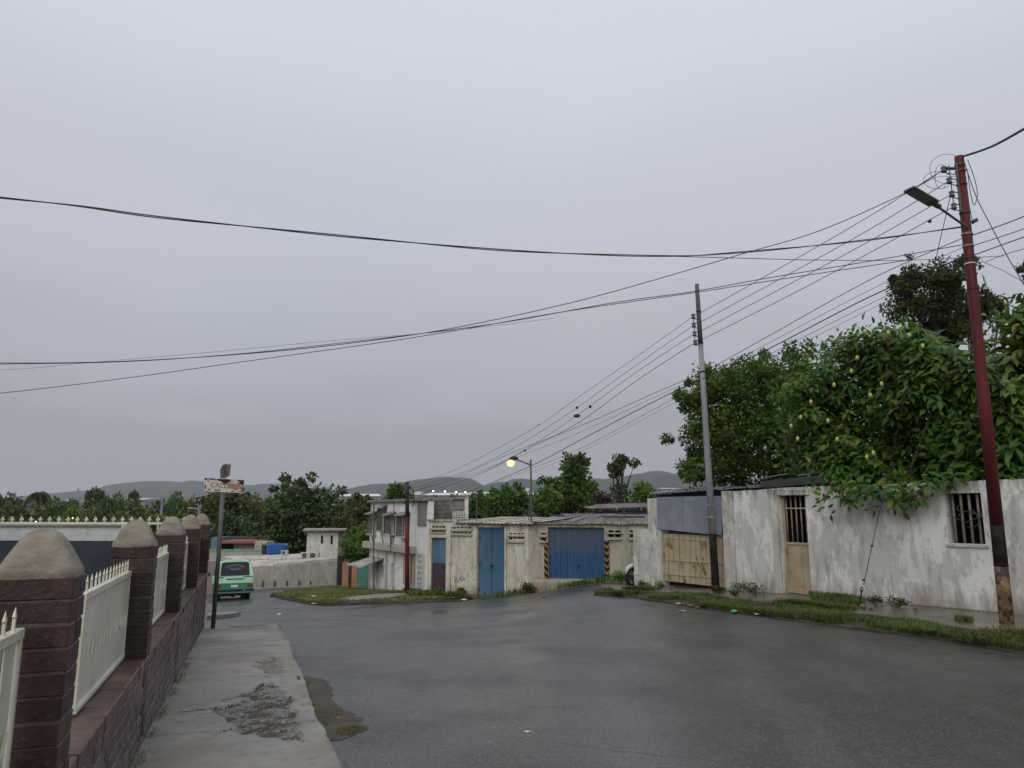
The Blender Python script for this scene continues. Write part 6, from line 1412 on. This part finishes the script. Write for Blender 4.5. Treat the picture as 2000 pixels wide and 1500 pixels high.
# -- broad leaved tree hanging over the wall: rosettes of large leaves; the 300 largest are leaves of their own
def broad_tree(label, outline, Yf, nros, size, base_px, dark_n, nobj=300, hd=1.6, fruits=0, over=None, lowpts=()):
    b = at(*base_px, Yf(base_px[0])+1.6); b.z = G(b.x, b.y); root = empty('broad_leaved_tree', b, label, 'tree', 'broad leaved trees behind the wall')
    ox = [p[0] for p in outline]; oy = [p[1] for p in outline]; tips = []; base_xyz = np.array(list(b))
    while len(tips) < nros:
        x, y = rnd.uniform(min(ox), max(ox)), rnd.uniform(min(oy), max(oy))
        if pip(np.array([x]), np.array([y]), outline)[0]:
            fr = (y-min(oy))/(max(oy)-min(oy)); d = Yf(x)+.9-fr*.5+abs(rnd.gauss(0, .6))*hd*.7-(.4 if vnoise(x*.012, y*.012, 1, 4) > .5 else -.3)
            tips.append((at(x, y, d), d))
    for q in lowpts: tips.append((at(*q), q[2]))
    C_, A_x, N_m, S_z, D_ = [], [], [], [], []
    for p, d in tips:
        k = rnd.randint(6, 10); ph = rnd.uniform(0, 6.28); tilt = Vector((rnd.uniform(-.5, .5), -rnd.uniform(.1, .8), rnd.uniform(.5, 1))).normalized()
        e1 = tilt.orthogonal().normalized(); e2 = tilt.cross(e1)
        for j in range(k):
            w = ph+j*2.4; out_ = (e1*math.cos(w)+e2*math.sin(w)); el = rnd.uniform(-.35, .55)
            a = (out_+tilt*el-Vector((0, 0, .30))).normalized(); n = (tilt+out_*.3+Vector((rnd.uniform(-.3, .3), rnd.uniform(-.3, .3), .25))).normalized()
            sf = min(1.12, max(.55, .62+.42*(p.x-7.0)/3.2+(.12 if p.z < 3.2 else 0))); C_.append(list(p+out_*.03-tilt*(.06*j/2.5))); A_x.append(list(a)); N_m.append(list(n)); S_z.append(size*sf*rnd.uniform(.6, 1.15)); D_.append(d)
    C_, A_x, N_m, S_z, D_ = map(np.array, (C_, A_x, N_m, S_z, D_))
    key = S_z/(D_-1.0) if True else 0
    key = key-(D_-D_.min())*.01; order = np.argsort(-key); near = order[:nobj]; rest = order[nobj:]
    lm = [mesh_np('leaf', LEAFBR[0]*np.array([w_, 1, c_]), LEAFBR[1], LEAFN) for w_, c_ in ((1, 1), (.85, 1.5), (1.15, .6))]
    for i in near:
        a = Vector(A_x[i]).normalized(); x = a.cross(Vector(N_m[i])).normalized(); n = x.cross(a)
        o = link('leaf', lm[i % 3], root, Vector(C_[i])-b, Matrix((x, a, n)).transposed().to_euler()); o.scale = (S_z[i],)*3
    V, F = leaf_arrays(C_[rest], A_x[rest], N_m[rest], S_z[rest], LEAFBR); o = link('foliage', mesh_np('foliage', V-base_xyz, F, LEAFN), root); o['kind'] = 'stuff'
    # darker inner foliage
    cent = np.array([list(p+Vector((0, .7, -.1))) for p, d in tips]); Cc, ax, nm, sz = clump_leaves(cent, np.full(len(cent), .45), dark_n, size*.6)
    V, F = leaf_arrays(Cc, ax, nm, sz, LEAFBR); o = link('inner_foliage', mesh_np('inner_foliage', V-base_xyz, F, LEAFN), root); o['kind'] = 'stuff'
    trunk_mesh(b, [tips[i][0]+Vector((0, .15, -.05)) for i in rnd.sample(range(len(tips)), 26)], .13, BARK, root, fork=.4)
    fm_ = MB().ball((0, 0, 0), .05, 8, 6, (.85, .85, 1.25)); fme_ = bpy.data.meshes.new('fruit'); fme_.from_pydata(fm_.v, [], fm_.f); fme_.materials.append(FRUIT); fme_.polygons.foreach_set('use_smooth', [True]*len(fm_.f))
    if fruits:
        for (px, py) in fruits: link('fruit', fme_, root, at(px, py, Yf(px)+.15)-b)
    return root
broad_tree('large leaved fruit tree hanging over the white wall between door and window', [(1600, 945), (1560, 880), (1535, 800), (1548, 745), (1590, 715), (1615, 690), (1632, 655), (1680, 648), (1700, 635), (1790, 632), (1840, 655), (1880, 685), (1920, 690), (1975, 715), (2000, 800), (1990, 925), (1880, 930), (1790, 925), (1730, 950), (1650, 945)],
           lambda x: 17.6-(x-1600)*.0085, 900, .33, (1750, 1150), 12000, fruits=[(1735, 650), (1776, 655), (1802, 676), (1582, 703), (1663, 725), (1674, 699), (1584, 785), (1564, 815), (1617, 822), (1558, 857), (1635, 858), (1693, 893), (1700, 772), (1629, 752), (1545, 832), (1690, 648), (1706, 885), (1722, 750)],
           lowpts=[(1650, 955, 16.6), (1663, 972, 16.5), (1640, 950, 16.7), (1690, 955, 16.3), (1735, 965, 15.9), (1770, 970, 15.6), (1785, 950, 15.6), (1712, 945, 16.1), (1752, 948, 15.8), (1675, 940, 16.4), (1800, 940, 15.4), (1652, 968, 16.5), (1700, 945, 16.1), (1728, 950, 15.9), (1745, 972, 15.7), (1765, 948, 15.6), (1792, 962, 15.4), (1815, 938, 15.2), (1840, 932, 15.0), (1865, 925, 14.9), (1640, 935, 16.8), (1685, 962, 16.2)])
broad_tree('large leaved tree at the right edge rising above the wall right of the red pole', [(1995, 585), (1985, 640), (1970, 680), (1945, 720), (1960, 930), (2120, 930), (2150, 560), (2020, 570)],
           lambda x: 14.6, 230, .36, (2060, 1180), 2400, nobj=60, hd=1.2)
tree_poly('leafy_branch', 'dark leafy twig entering at the right edge above the cables', 'tree', [(1995, 520), (2010, 515), (2015, 535), (2000, 540)], 16, .15, 6, .10, 120, .12, LEAFO, (2080, 1150), .02, nt_=4, fork=.9)

# -- trees in the middle distance, each with its outline
tree_poly('round_bush_tree', 'tall bushy green tree with a narrow top right of the lit lamp post', 'tree', [(1078, 1000), (1080, 950), (1095, 930), (1105, 925), (1112, 905), (1122, 902), (1132, 908), (1138, 930), (1142, 950), (1148, 970), (1155, 1000)], 55, 2.0, 90, .62, 6500, .30, LEAFD, (1115, 1080), .2)
tree_poly('round_bush_tree', 'wide rounded green tree right behind the purple roof, left of the tall bushy one', 'tree', [(1045, 1000), (1050, 980), (1060, 970), (1080, 962), (1085, 1000)], 52, 1.5, 30, .6, 2200, .28, LEAFD, (1065, 1080), .15)
tree_poly('round_bush_tree', 'rounded light green tree directly behind the lit lamp post', 'tree', [(935, 1006), (945, 982), (965, 972), (990, 968), (1015, 970), (1030, 980), (1045, 1005)], 54, 2.0, 60, .62, 5000, .26, LEAFD, (990, 1080), .18)
tree_poly('sparse_tree', 'nearly bare spreading tree with ball like leaf tufts on top', 'tree', [(1188, 905), (1200, 893), (1225, 889), (1245, 905), (1243, 918), (1225, 905), (1210, 915), (1205, 935), (1195, 930), (1192, 915)], 58, 1.2, 22, .30, 1300, .24, LEAFO, (1210, 1080), .12, nt_=22, fork=.62)
tree_poly('sparse_tree', 'twiggy grey green lower growth under the nearly bare tree', 'tree', [(1185, 985), (1190, 960), (1200, 940), (1225, 940), (1235, 965), (1240, 985)], 58.5, 1.4, 26, .3, 520, .20, LEAFO, (1212, 1080), .12, nt_=30, fork=.4)
tree_poly('shrub', 'dark reddish shrub left of the nearly bare tree', 'shrub', [(1155, 990), (1160, 968), (1180, 965), (1192, 990)], 56, 1, 22, .4, 1300, .22, LEAFR, (1172, 1080), .1)
tree_poly('shrub', 'bright green bush tucked left of the zinc roof tip', 'shrub', [(1240, 978), (1245, 955), (1255, 945), (1268, 960), (1268, 980)], 50, 1, 24, .4, 1600, .22, LEAFB, (1255, 1080), .1)
tree_poly('round_bush_tree', 'big dark green tree left of the two storey house, forming two humps', 'tree', [(515, 1060), (525, 1010), (545, 975), (570, 965), (600, 962), (640, 958), (655, 975), (660, 1010), (665, 1060), (640, 1080), (540, 1078)], 76, 4, 150, 1.0, 12000, .42, LEAFM, (590, 1100), .3)
tree_poly('tall_tree', 'dark pine like treetop sticking up above the big dark green tree', 'tree', [(565, 968), (572, 948), (570, 940), (585, 937), (598, 945), (596, 965)], 78, 1, 22, .45, 1500, .36, LEAFO, (582, 1100), .2)
tree_poly('round_bush_tree', 'drooping olive tree right behind the rusted street sign', 'tree', [(400, 1050), (405, 990), (425, 970), (455, 975), (490, 978), (508, 1000), (515, 1050)], 88, 4, 110, 1.0, 8000, .42, LEAFY, (455, 1090), .25)
tree_poly('round_bush_tree', 'dark lower thicket behind the red eaved house', 'tree', [(395, 1058), (400, 1030), (470, 1022), (530, 1030), (560, 1060), (540, 1070)], 80, 3, 80, .9, 5000, .40, LEAFM, (470, 1090), .2)
tree_poly('shrub', 'bright yellow green bush in front of the orange gate', 'shrub', [(672, 1092), (675, 1065), (690, 1045), (708, 1042), (720, 1055), (721, 1095)], 47.5, 1.2, 60, .38, 6500, .17, LEAFB, (700, 1120), .1)
tree_poly('round_bush_tree', 'thin olive tree touching the left edge of the two storey house', 'tree', [(686, 1042), (690, 990), (700, 976), (712, 975), (722, 985), (724, 1045)], 60, 1.5, 60, .55, 3600, .26, LEAFY, (705, 1100), .13)
tree_poly('leafy_branch', 'leafy treetop above the two storey house roof, left of the far pole', 'tree', [(752, 982), (765, 968), (768, 950), (776, 948), (784, 962), (795, 964), (797, 982)], 62, 1.2, 36, .45, 2400, .28, LEAFD, (775, 1100), .12)
tree_poly('round_bush_tree', 'brownish bare looking tree behind the small white house', 'tree', [(650, 1040), (655, 1015), (680, 1010), (695, 1040)], 68, 1.5, 30, .6, 1300, .3, LEAFO, (672, 1100), .15)
tree_poly('round_bush_tree', 'dark tree wedge behind the blackened block storey', 'tree', [(915, 1010), (918, 985), (935, 975), (945, 1010)], 56, 1, 24, .5, 1500, .26, LEAFM, (930, 1080), .12)
tree_poly('garden_bush', 'green bush behind the open bars of the yard railing', 'shrub', [(240, 1060), (245, 1025), (290, 1022), (350, 1024), (350, 1062)], 17, .8, 60, .22, 5000, .10, LEAFB, (290, 1100), .05)
tree_poly('garden_bush', 'yellow green weeds at the left edge behind the nearest brick pillar', 'shrub', [(-60, 1240), (-60, 1150), (-20, 1120), (10, 1160), (14, 1240)], 6.2, .3, 50, .10, 2600, .06, LEAFB, (-20, 1300), .02)

# -- trees far beyond the yard railing: a few kinds, copied
def proto(kind, mat, seed):
    V = []; r = np.random.default_rng(seed)
    if kind == 'palm':
        C_, A_x, N_m, S = [], [], [], []
        for k in range(16):
            w = k*2.4; el = .7-.9*(k/16); o = np.array([math.cos(w), math.sin(w), 0])
            for j in range(14):
                t = j/13; p = np.array([0, 0, 1.])+o*.30*t+np.array([0, 0, .12*el*t*2-.26*t*t])
                for s in (-1, 1): C_.append(p); A_x.append(o*.5+np.array([-o[1], o[0], 0])*s-np.array([0, 0, .5])); N_m.append([0, 0, 1]); S.append(.10)
        return leaf_arrays(np.array(C_), np.array(A_x, float), np.array(N_m, float), np.array(S), LEAFQ)
    n = 42; d = unit(r.normal(size=(n, 3))); rr = r.uniform(.5, .95, n)
    if kind == 'dome': c = d*rr[:, None]*np.array([.40, .40, .30])+np.array([0, 0, .62]); rad = r.uniform(.09, .15, n)
    else: c = d*rr[:, None]*np.array([.46, .46, .09])+np.array([0, 0, .86]); rad = r.uniform(.05, .09, n)
    C_, a, nm, sz = clump_leaves(c, rad, 3600, .07)
    return leaf_arrays(C_, a, nm, sz, LEAFQ)
PR = {}
for key, kind, mat, sd2 in (('om', 'dome', LEAFY, 1), ('dm', 'dome', LEAFM, 2), ('gm', 'dome', LEAFD, 3), ('bm', 'dome', LEAFB, 4), ('um', 'umbrella', LEAFM, 5), ('pm', 'palm', LEAFO, 6), ('o2', 'dome', LEAFY, 7), ('d2', 'dome', LEAFM, 8)):
    V, F = proto(kind, mat, sd2); cr_ = mesh_np('crown', V, F, mat)
    tm = MB(); h_ = .97 if kind == 'palm' else .6
    tm.tube([(0, 0, 0), (.01, 0, h_*.5), (0, 0, h_)], [.03, .02, .015], 6)
    if kind != 'palm':
        for k in range(6): w = k*1.05; tm.tube([(0, 0, h_*.6), (.15*math.cos(w), .15*math.sin(w), h_), (.3*math.cos(w), .3*math.sin(w), .8)], [.014, .01, .004], 4)
    tme = bpy.data.meshes.new('trunk'); tme.from_pydata(tm.v, [], tm.f); tme.materials.append(BARK); PR[key] = (cr_, tme)
def far_tree(px, top, w, Y, key, label, name='tree', depth=1.0):
    p = at(px, top, Y); g = G(p.x, p.y); h = max(4.0, p.z-g)*1.04; wm = w*Y/FPX*1.05/ (.62 if key == 'pm' else .95)
    r = empty(name, Vector((p.x, p.y, g)), label, 'tree', 'far trees beyond the houses', rz=0)
    for nm, me in (('crown', PR[key][0]), ('trunk', PR[key][1])):
        o = link(nm, me, r); o.scale = (wm, wm*depth, h); o.rotation_euler.z = rnd.uniform(0, 6) if key != 'x' else 0
FT = [(12, 966, 90, 190, 'dm', 'dark rounded far tree at the left edge, tallest there'), (75, 969, 46, 150, 'pm', 'feathery palm tree above the yard railing on the left'),
      (35, 985, 120, 115, 'om', 'brownish olive tree mass at the far left above the railing'), (105, 981, 70, 150, 'gm', 'green tree just right of the palm'), (140, 976, 44, 210, 'dm', 'small dark treetop between the palm and the flat topped tree'),
      (148, 990, 52, 95, 'bm', 'bright green tree above the railing near the yellow lamp'), (186, 990, 60, 92, 'om', 'rounded olive tree right of the bright green one'), (188, 960, 38, 175, 'um', 'flat topped dark tree against the faded hill'),
      (205, 972, 70, 170, 'dm', 'dark tree mass below the flat topped tree'), (236, 969, 50, 190, 'gm', 'mid green treetop right of the flat topped tree'), (261, 964, 22, 230, 'um', 'tiny umbrella shaped tree before the hill'),
      (275, 977, 120, 105, 'o2', 'widest olive tree, left of the pale lamp post'), (318, 978, 60, 140, 'dm', 'dark tree behind the pale lamp post'), (352, 968, 70, 165, 'gm', 'mid green tree left of the street sign'),
      (385, 973, 60, 130, 'o2', 'olive tree touching the street sign post on its left'), (505, 976, 70, 150, 'gm', 'green tree between the sign and the big dark tree'), (530, 972, 50, 190, 'dm', 'dark tree peeking left of the big dark tree'),
      (675, 978, 60, 150, 'dm', 'dark tree under the long white warehouse'), (740, 978, 60, 120, 'om', 'olive treetop above the flat roof of the two storey house'), (850, 972, 60, 130, 'dm', 'dark tree behind the upper block storey'),
      (888, 970, 50, 150, 'd2', 'small dark tree behind the white lattice'), (1075, 970, 60, 110, 'd2', 'dark tree left of the tall bushy tree, farther back'), (1165, 972, 70, 100, 'gm', 'green tree behind the reddish shrub'),
      (1225, 975, 60, 120, 'd2', 'dark tree far behind the nearly bare tree'), (925, 975, 60, 120, 'gm', 'green tree under the pale warehouse in the centre'), (1290, 962, 80, 140, 'd2', 'dark tree behind the zinc roof tip')]
for f in FT: far_tree(*f)
# pale far lamp posts
def farpost(px, y0, y1, Y, lab):
    a, b = at(px-2, y1, Y), at(px, y0, Y); r = empty('lamp_post', a, lab, 'lamp post', 'pale lamp posts in the trees'); MB().tube([a-Vector((0, 0, 3)), b], .09*Y/60, 6).build('post', GALV, r)
    MB().tube([b, b+Vector((-.9*Y/60, 0, .08))], .06*Y/60, 5).build('arm', GALV, r)
farpost(317, 976, 1015, 70, 'pale lamp post among the olive trees left of the sign'); farpost(389, 994, 1012, 60, 'short pale post between the last pillar and the sign')
# forest on the plain
n = 3000; fx = nr.uniform(-1, 1, n); fy = np.exp(nr.uniform(np.log(125), np.log(1900), n)); X_ = fx*fy*.95+(-.05)*fy; Z_ = Garr(X_, fy)
cent = []; rad = []
for i in range(n):
    r0 = rnd.uniform(2.6, 5.5)*(1+.25*(fy[i] > 600))
    for k in range(3): cent.append((X_[i]+rnd.uniform(-1, 1)*r0*.7, fy[i]+rnd.uniform(-1, 1)*r0*.5, Z_[i]+r0*rnd.uniform(.7, 1.2))); rad.append(r0*rnd.uniform(.5, .8))
C_, a, nm, sz = clump_leaves(np.array(cent), np.array(rad), 120000, 1.25); V, F = leaf_arrays(C_, a, nm, sz, LEAFQ)
o = link('forest', mesh_np('forest', V, F, LEAFM)); tag(o, 'far off wood covering the plain below the hills', 'forest', kind='stuff')

# ================================================================== GRASS AND WEEDS
def blades(pts, hmin, hmax, mat, label, name='grass', lean=.6, w=.006, bunch=1):
    n = len(pts); P0 = np.array(pts, float); h = nr.uniform(hmin, hmax, n); az = nr.uniform(0, 2*np.pi, n); ln = nr.uniform(.1, lean, n)
    d = np.stack([np.cos(az), np.sin(az), np.zeros(n)], -1); s = np.stack([-np.sin(az), np.cos(az), np.zeros(n)], -1)*w*(h/hmax+.4)[:, None]
    up = np.array([0, 0, 1.]); M1 = P0+up*h[:, None]*.6+d*(h*ln*.35)[:, None]; T = P0+up*(h*(1-ln*.45))[:, None]+d*(h*ln)[:, None]
    V = np.stack([P0-s, P0+s, M1+s*.8, M1-s*.8, T], 1).reshape(-1, 3); k = np.arange(n)[:, None, None]*5
    F = (np.array([(0, 1, 2), (0, 2, 3), (3, 2, 4)])[None]+k).reshape(-1, 3)
    o = link(name, mesh_np(name, V, F, mat)); tag(o, label, 'grass', kind='stuff'); return o
def scatter(poly, n, zoff=0, dens=None, avoid=None):
    xs = [p[0] for p in poly]; ys = [p[1] for p in poly]; out = []
    while sum(len(o) for o in out) < n:
        x = nr.uniform(min(xs), max(xs), n*3); y = nr.uniform(min(ys), max(ys), n*3); k = pip(x, y, poly)
        if dens is not None: k &= nr.random(len(x)) < dens(x, y)
        
        if avoid is not None: k &= ~pip(x, y, avoid)
        out.append(np.stack([x[k], y[k]], -1))
    q = np.concatenate(out)[:n]; z = Garr(q[:, 0], q[:, 1])+zoff; return np.column_stack([q, z])
def cen(pl):
    cx = sum(p[0] for p in pl)/len(pl); cy = sum(p[1] for p in pl)/len(pl); rx = (max(p[0] for p in pl)-min(p[0] for p in pl))/2; ry = (max(p[1] for p in pl)-min(p[1] for p in pl))/2
    return lambda x, y: np.clip(1.0-np.hypot((x-cx)/rx, (y-cy)/ry)+.4*(vnoise(x, y, 4, 2)-.5), 0, 1)**1.3
vd = lambda x, y: np.clip((vnoise(x, y, 1.3, 3)-.30)*2.6, .02, 1)*np.clip(.35+vnoise(x, y, 5, 8), 0, 1)
blades(scatter(verge, 52000, .05, vd), .05, .15, GRASSM, 'long wet grass spilling over the kerb along the right side of the road', w=.005, lean=1.1)
kb = [(p.x, p.y) for p in kerbline]; strip = kb+[(x+.15, y+.28) for x, y in kb[::-1]]
blades(scatter(strip, 9000, .12, lambda x, y: np.clip((vnoise(x, y, .8, 9)-.35)*3, 0, 1)), .05, .14, GRASSM, 'grass creeping onto the muddy right pavement', w=.005, lean=1)
tuft = [(p.x, p.y) for p in [gp(1575, 1165), gp(1690, 1176), gp(1690, 1196), gp(1590, 1192)]]
blades(scatter(tuft, 3800, .13, cen(tuft)), .05, .16, GRASSM, 'grass patch on the right pavement left of the guy wire anchor', w=.005)
tuft = [(p.x, p.y) for p in [gp(1865, 1222), gp(1905, 1224), gp(1900, 1234), gp(1868, 1232)]]
blades(scatter(tuft, 420, .13, cen(tuft)), .05, .14, GRASSM, 'small tuft on the right pavement below the barred window', w=.005)
islp = [(p.x, p.y) for p in isl]
blades(scatter(islp, 52000, .12, lambda x, y: np.clip((vnoise(x, y, .9, 3)-.12)*3, .15, 1), avoid=[(p.x, p.y) for p in ps]), .03, .11, GRASSY, 'yellowish grass on the traffic island in front of the white house', w=.016, lean=.9)
bank = [(p.x, p.y) for p in [gp(870, 1172), gp(985, 1169), gp(1035, 1159), gp(1110, 1150), gp(1238, 1135), gp(1236, 1126), gp(1110, 1140), gp(1045, 1146), gp(1032, 1152), gp(985, 1162), gp(930, 1168), gp(870, 1166)]]
blades(scatter(bank, 26000, .04, lambda x, y: np.clip((vnoise(x, y, .8, 6)-.2)*2, .05, 1)), .10, .34, GRASSM, 'grass and weeds along the foot of the beige building', w=.016)
kbh = [(p.x, p.y) for p in [gp(786, 1160), gp(905, 1168), gp(900, 1174), gp(800, 1171)]]
blades(scatter(kbh, 8000, .10, lambda x, y: np.clip((vnoise(x, y, 1.2, 6)-.3)*2.5, 0, 1)), .06, .30, GRASSM, 'taller green weeds before the maroon door and the dark red pole', w=.018)
# leafy weeds (things)
def weed(p, r, n, size, mat, label, name='weed', sc=1.0):
    p = Vector(p); rt = empty(name, p, label, 'weed', 'weeds at the foot of walls'); c = np.array([[p.x+rnd.uniform(-r, r)*sc, p.y+rnd.uniform(-r, r)*.5, p.z+r*rnd.uniform(.3, .9)] for _ in range(8)])
    C_, a, nm, sz = clump_leaves(c, np.full(8, r*.45), n, size); V, F = leaf_arrays(C_, a, nm, sz, LEAFQ); link('leaves', mesh_np('leaves', V-np.array(list(p)), F, mat), rt)
    m = MB()
    for k in range(6): m.tube([p-Vector((0, 0, .05)), Vector(c[k])], .006, 4)
    m.build('stem', BARK, rt)
for px, py, r, lb in ((1058, 1150, .32, 'dark leafy weed at the corner left of the garage door'), (1035, 1156, .28, 'leafy weed on the ground under the corner lamp post'), (893, 1166, .3, 'spiky weed at the foot of the graffiti wall'), (1215, 1136, .35, 'dark shrubby weed behind the motorcycle wheel'), (868, 1163, .4, 'bushy weed in front of the narrow maroon door'), (845, 1162, .35, 'weed between the white and the beige building')):
    weed(gp(px, py, off=.05), r, 500, .09, LEAFD, lb)
for px, py, r, lb in ((1452, 1157, .22, 'dry weed at the foot of the white wall right of the pilaster'), (1478, 1161, .2, 'second dry weed by the white wall, left of the door'), (1710, 1180, .13, 'small weed at the wall foot right of the guy wire'), (1752, 1184, .16, 'low dark weed and rubble at the wall foot'),
                      (1258, 1149, .16, 'weed under the stub wall'), (1285, 1150, .18, 'weed below the gate post'), (1405, 1158, .14, 'weed beside the black pole base'), (1436, 1163, .12, 'green weed by the pilaster foot')):
    weed(gp(px, py, off=.13), r, 260, .045, LEAFD if 'green' in lb or 'below' in lb else LEAFO, lb)
wp = []
for _ in range(2600):
    d = rnd.uniform(5.2, 12.2); 
    if vnoise(np.array(d), np.array(0.), 2.6, 21) < rnd.uniform(.2, .7): continue
    q = FW(d, .755-abs(rnd.gauss(0, .035)), PZ(d)+.002); wp.append(tuple(q))
C_ = np.array(wp)+nr.uniform(0, .03, (len(wp), 3))*np.array([1, 1, 1]); n = len(C_)
V, F = leaf_arrays(C_, nr.normal(size=(n, 3))+np.array([0, 0, .6]), nr.normal(size=(n, 3))+np.array([0, 0, 1.2]), nr.uniform(.006, .017, n), LEAFQ)
o = link('moss_and_weeds', mesh_np('moss_and_weeds', V, F, LEAFD)); tag(o, 'small weeds and moss growing where the brick wall meets the pavement', 'weeds', kind='stuff')
mp = []
mudp = [(p.x, p.y) for p in mud]
q = scatter(mudp, 600, .006, lambda x, y: (vnoise(x, y, 3.5, 2) > .62)*1.0)
blades(q, .006, .022, GRASSY, 'moss and tiny grass in the muddy hollow at the road edge', w=.004)
q = scatter([(p.x, p.y) for p in [gp(655, 1424), gp(690, 1418), gp(712, 1424), gp(690, 1436), gp(660, 1438)]], 500, .006); blades(q, .008, .026, GRASSY, 'bright moss tuft at the end of the muddy hollow', w=.004)

# ================================================================== LITTER AND STONES
def litter(px, py, size, mat, name, label, cat, kind='flat', off=.01, grp='litter along the right verge'):
    p = gp(px, py, off=off); m = MB()
    if kind == 'ball': m.ball(p+Vector((0, 0, size*.45)), size*.5, 9, 7, (1.15, .9, .85))
    else:
        n = 9; pts = []
        for i in range(n): w = 2*math.pi*i/n; rr = size*rnd.uniform(.35, .6); pts.append(p+Vector((math.cos(w)*rr*1.4, math.sin(w)*rr, rnd.uniform(0, size*.18))))
        top = p+Vector((0, 0, size*.28)); m.add(pts+[top, p-Vector((0, 0, .004))], [(i, (i+1) % n, n) for i in range(n)]+[((i+1) % n, i, n+1) for i in range(n)])
    solo(name, m, mat, label, cat, grp, origin=p, smooth=kind == 'ball')
PAPER = M('dirty_white_litter', (.50, .49, .46), (.38, .36, .33), s1=20, rough=.6, bmp=.3); GBOT = M('green_plastic', (.07, .30, .15), rough=.3, rvar=0, bmp=0); ORL = M('orange_leaf', (.42, .17, .05), rough=.6, bmp=0); BRL = M('brown_leaf', (.20, .10, .05), rough=.7, bmp=0); YF = M('pale_yellow_fruit', (.62, .55, .28), rough=.4, bmp=0)
litter(1610, 1214, .17, PAPER, 'plastic_bag', 'crumpled whitish plastic bag at the grass edge, largest litter', 'bag'); litter(1434, 1194, .14, GBOT, 'plastic_bottle', 'flattened green plastic bottle at the grass edge', 'bottle', off=.05)
litter(1332, 1194, .10, PAPER, 'paper_scrap', 'white paper scrap lying alone on the asphalt', 'paper'); litter(1325, 1180, .12, PAPER, 'paper_scrap', 'whitish scrap at the start of the litter row in the grass', 'paper', off=.05)
litter(1347, 1183, .09, ORL, 'dead_leaf', 'orange leaf in the litter row nearest the grey pole', 'leaf', off=.05); litter(1362, 1186, .08, BRL, 'dead_leaf', 'brown leaf in the litter row, right of the orange one', 'leaf', off=.04)
litter(1526, 1166, .11, ORL, 'dead_leaf', 'orange leaf on the wet pavement before the cream door', 'leaf', off=.135); litter(1765, 1186, .09, ORL, 'dead_leaf', 'orange leaf on the muddy pavement at the white wall', 'leaf', off=.135)
litter(1824, 1245, .09, YF, 'fruit', 'pale yellow fruit fallen by the kerb, whole', 'fruit', 'ball', off=.01); litter(1838, 1247, .07, FRUIT, 'fruit', 'greenish broken fruit right beside the pale one', 'fruit', 'ball', off=.01)
litter(1568, 1214, .05, PAPER, 'paper_scrap', 'tiny white scrap left of the plastic bag', 'paper'); litter(1478, 1200, .09, PAPER, 'paper_scrap', 'pale scrap half under the grass right of the green bottle', 'paper', off=.03)
litter(660, 1402, .035, M('red_scrap', (.40, .10, .07), rough=.5, bmp=0), 'plastic_scrap', 'reddish scrap in the muddy hollow at the road edge', 'plastic scrap', grp=None); litter(622, 1397, .022, M('pink_scrap', (.35, .12, .10), rough=.5, bmp=0), 'plastic_scrap', 'small pinkish scrap against the left kerb', 'plastic scrap', grp=None)
litter(546, 1200, .12, PAPER, 'paper_scrap', 'white scrap on the road beyond the end of the left pavement', 'paper', grp=None); litter(1030, 1430, .05, PAPER, 'paper_scrap', 'flat pale scrap stuck to the asphalt in the foreground', 'paper', grp=None, off=.002)
litter(905, 1172, .22, PAPER, 'paper_scrap', 'white rubbish at the kerb under the graffiti wall', 'paper', off=.05, grp=None); litter(612, 1165, .2, PAPER, 'paper_scrap', 'pale scrap in the middle of the grass island', 'paper', off=.16, grp=None); litter(613, 1179, .12, PAPER, 'paper_scrap', 'pale scrap at the front edge of the grass island', 'paper', off=.16, grp=None)
STONE = M('brown_stone', (.16, .12, .09), (.10, .08, .065), s1=12, rough=.8, bmp=.6)
for px, py, s, lb in ((1686, 1190, .12, 'left one of two brown stones by the guy wire anchor'), (1700, 1192, .10, 'right one of two brown stones by the guy wire anchor'), (1745, 1186, .09, 'brown stone at the wall foot under the hanging leaves'), (1788, 1192, .08, 'small stone at the wall foot, left of the barred window')):
    litter(px, py, s, STONE, 'stone', lb, 'stone', 'ball', off=.12, grp='stones by the white wall')
litter(1062, 1167, .16, CHARC, 'stone', 'dark lump lying on the road before the verge tip', 'stone', grp=None)
rub = []
for _ in range(500): s = rnd.uniform(0, s_end); p = RW.pt(s, 0, rnd.uniform(.02, .12)); rub.append((p.x, p.y, G(p.x, p.y)+.125))
pebbles('rubble', rub, .012, .04, MORTAR, 'crumbled plaster along the foot of the white wall')

# ================================================================== HAZE
hz = bpy.data.materials.new('haze_air'); hz.use_nodes = True; t = hz.node_tree; t.nodes.clear()
pv = t.nodes.new('ShaderNodeVolumePrincipled'); pv.inputs['Color'].default_value = (.90, .93, 1.0, 1); pv.inputs['Density'].default_value = .00012; pv.inputs['Anisotropy'].default_value = .2
mo = t.nodes.new('ShaderNodeOutputMaterial'); t.links.new(pv.outputs[0], mo.inputs['Volume'])
m = MB(); m.box(-6100, 6100, -310, 7100, -16, 260); o = m.build('haze', hz); tag(o, kind='stuff', label='pale rainy haze in the air over the town and hills', cat='haze')
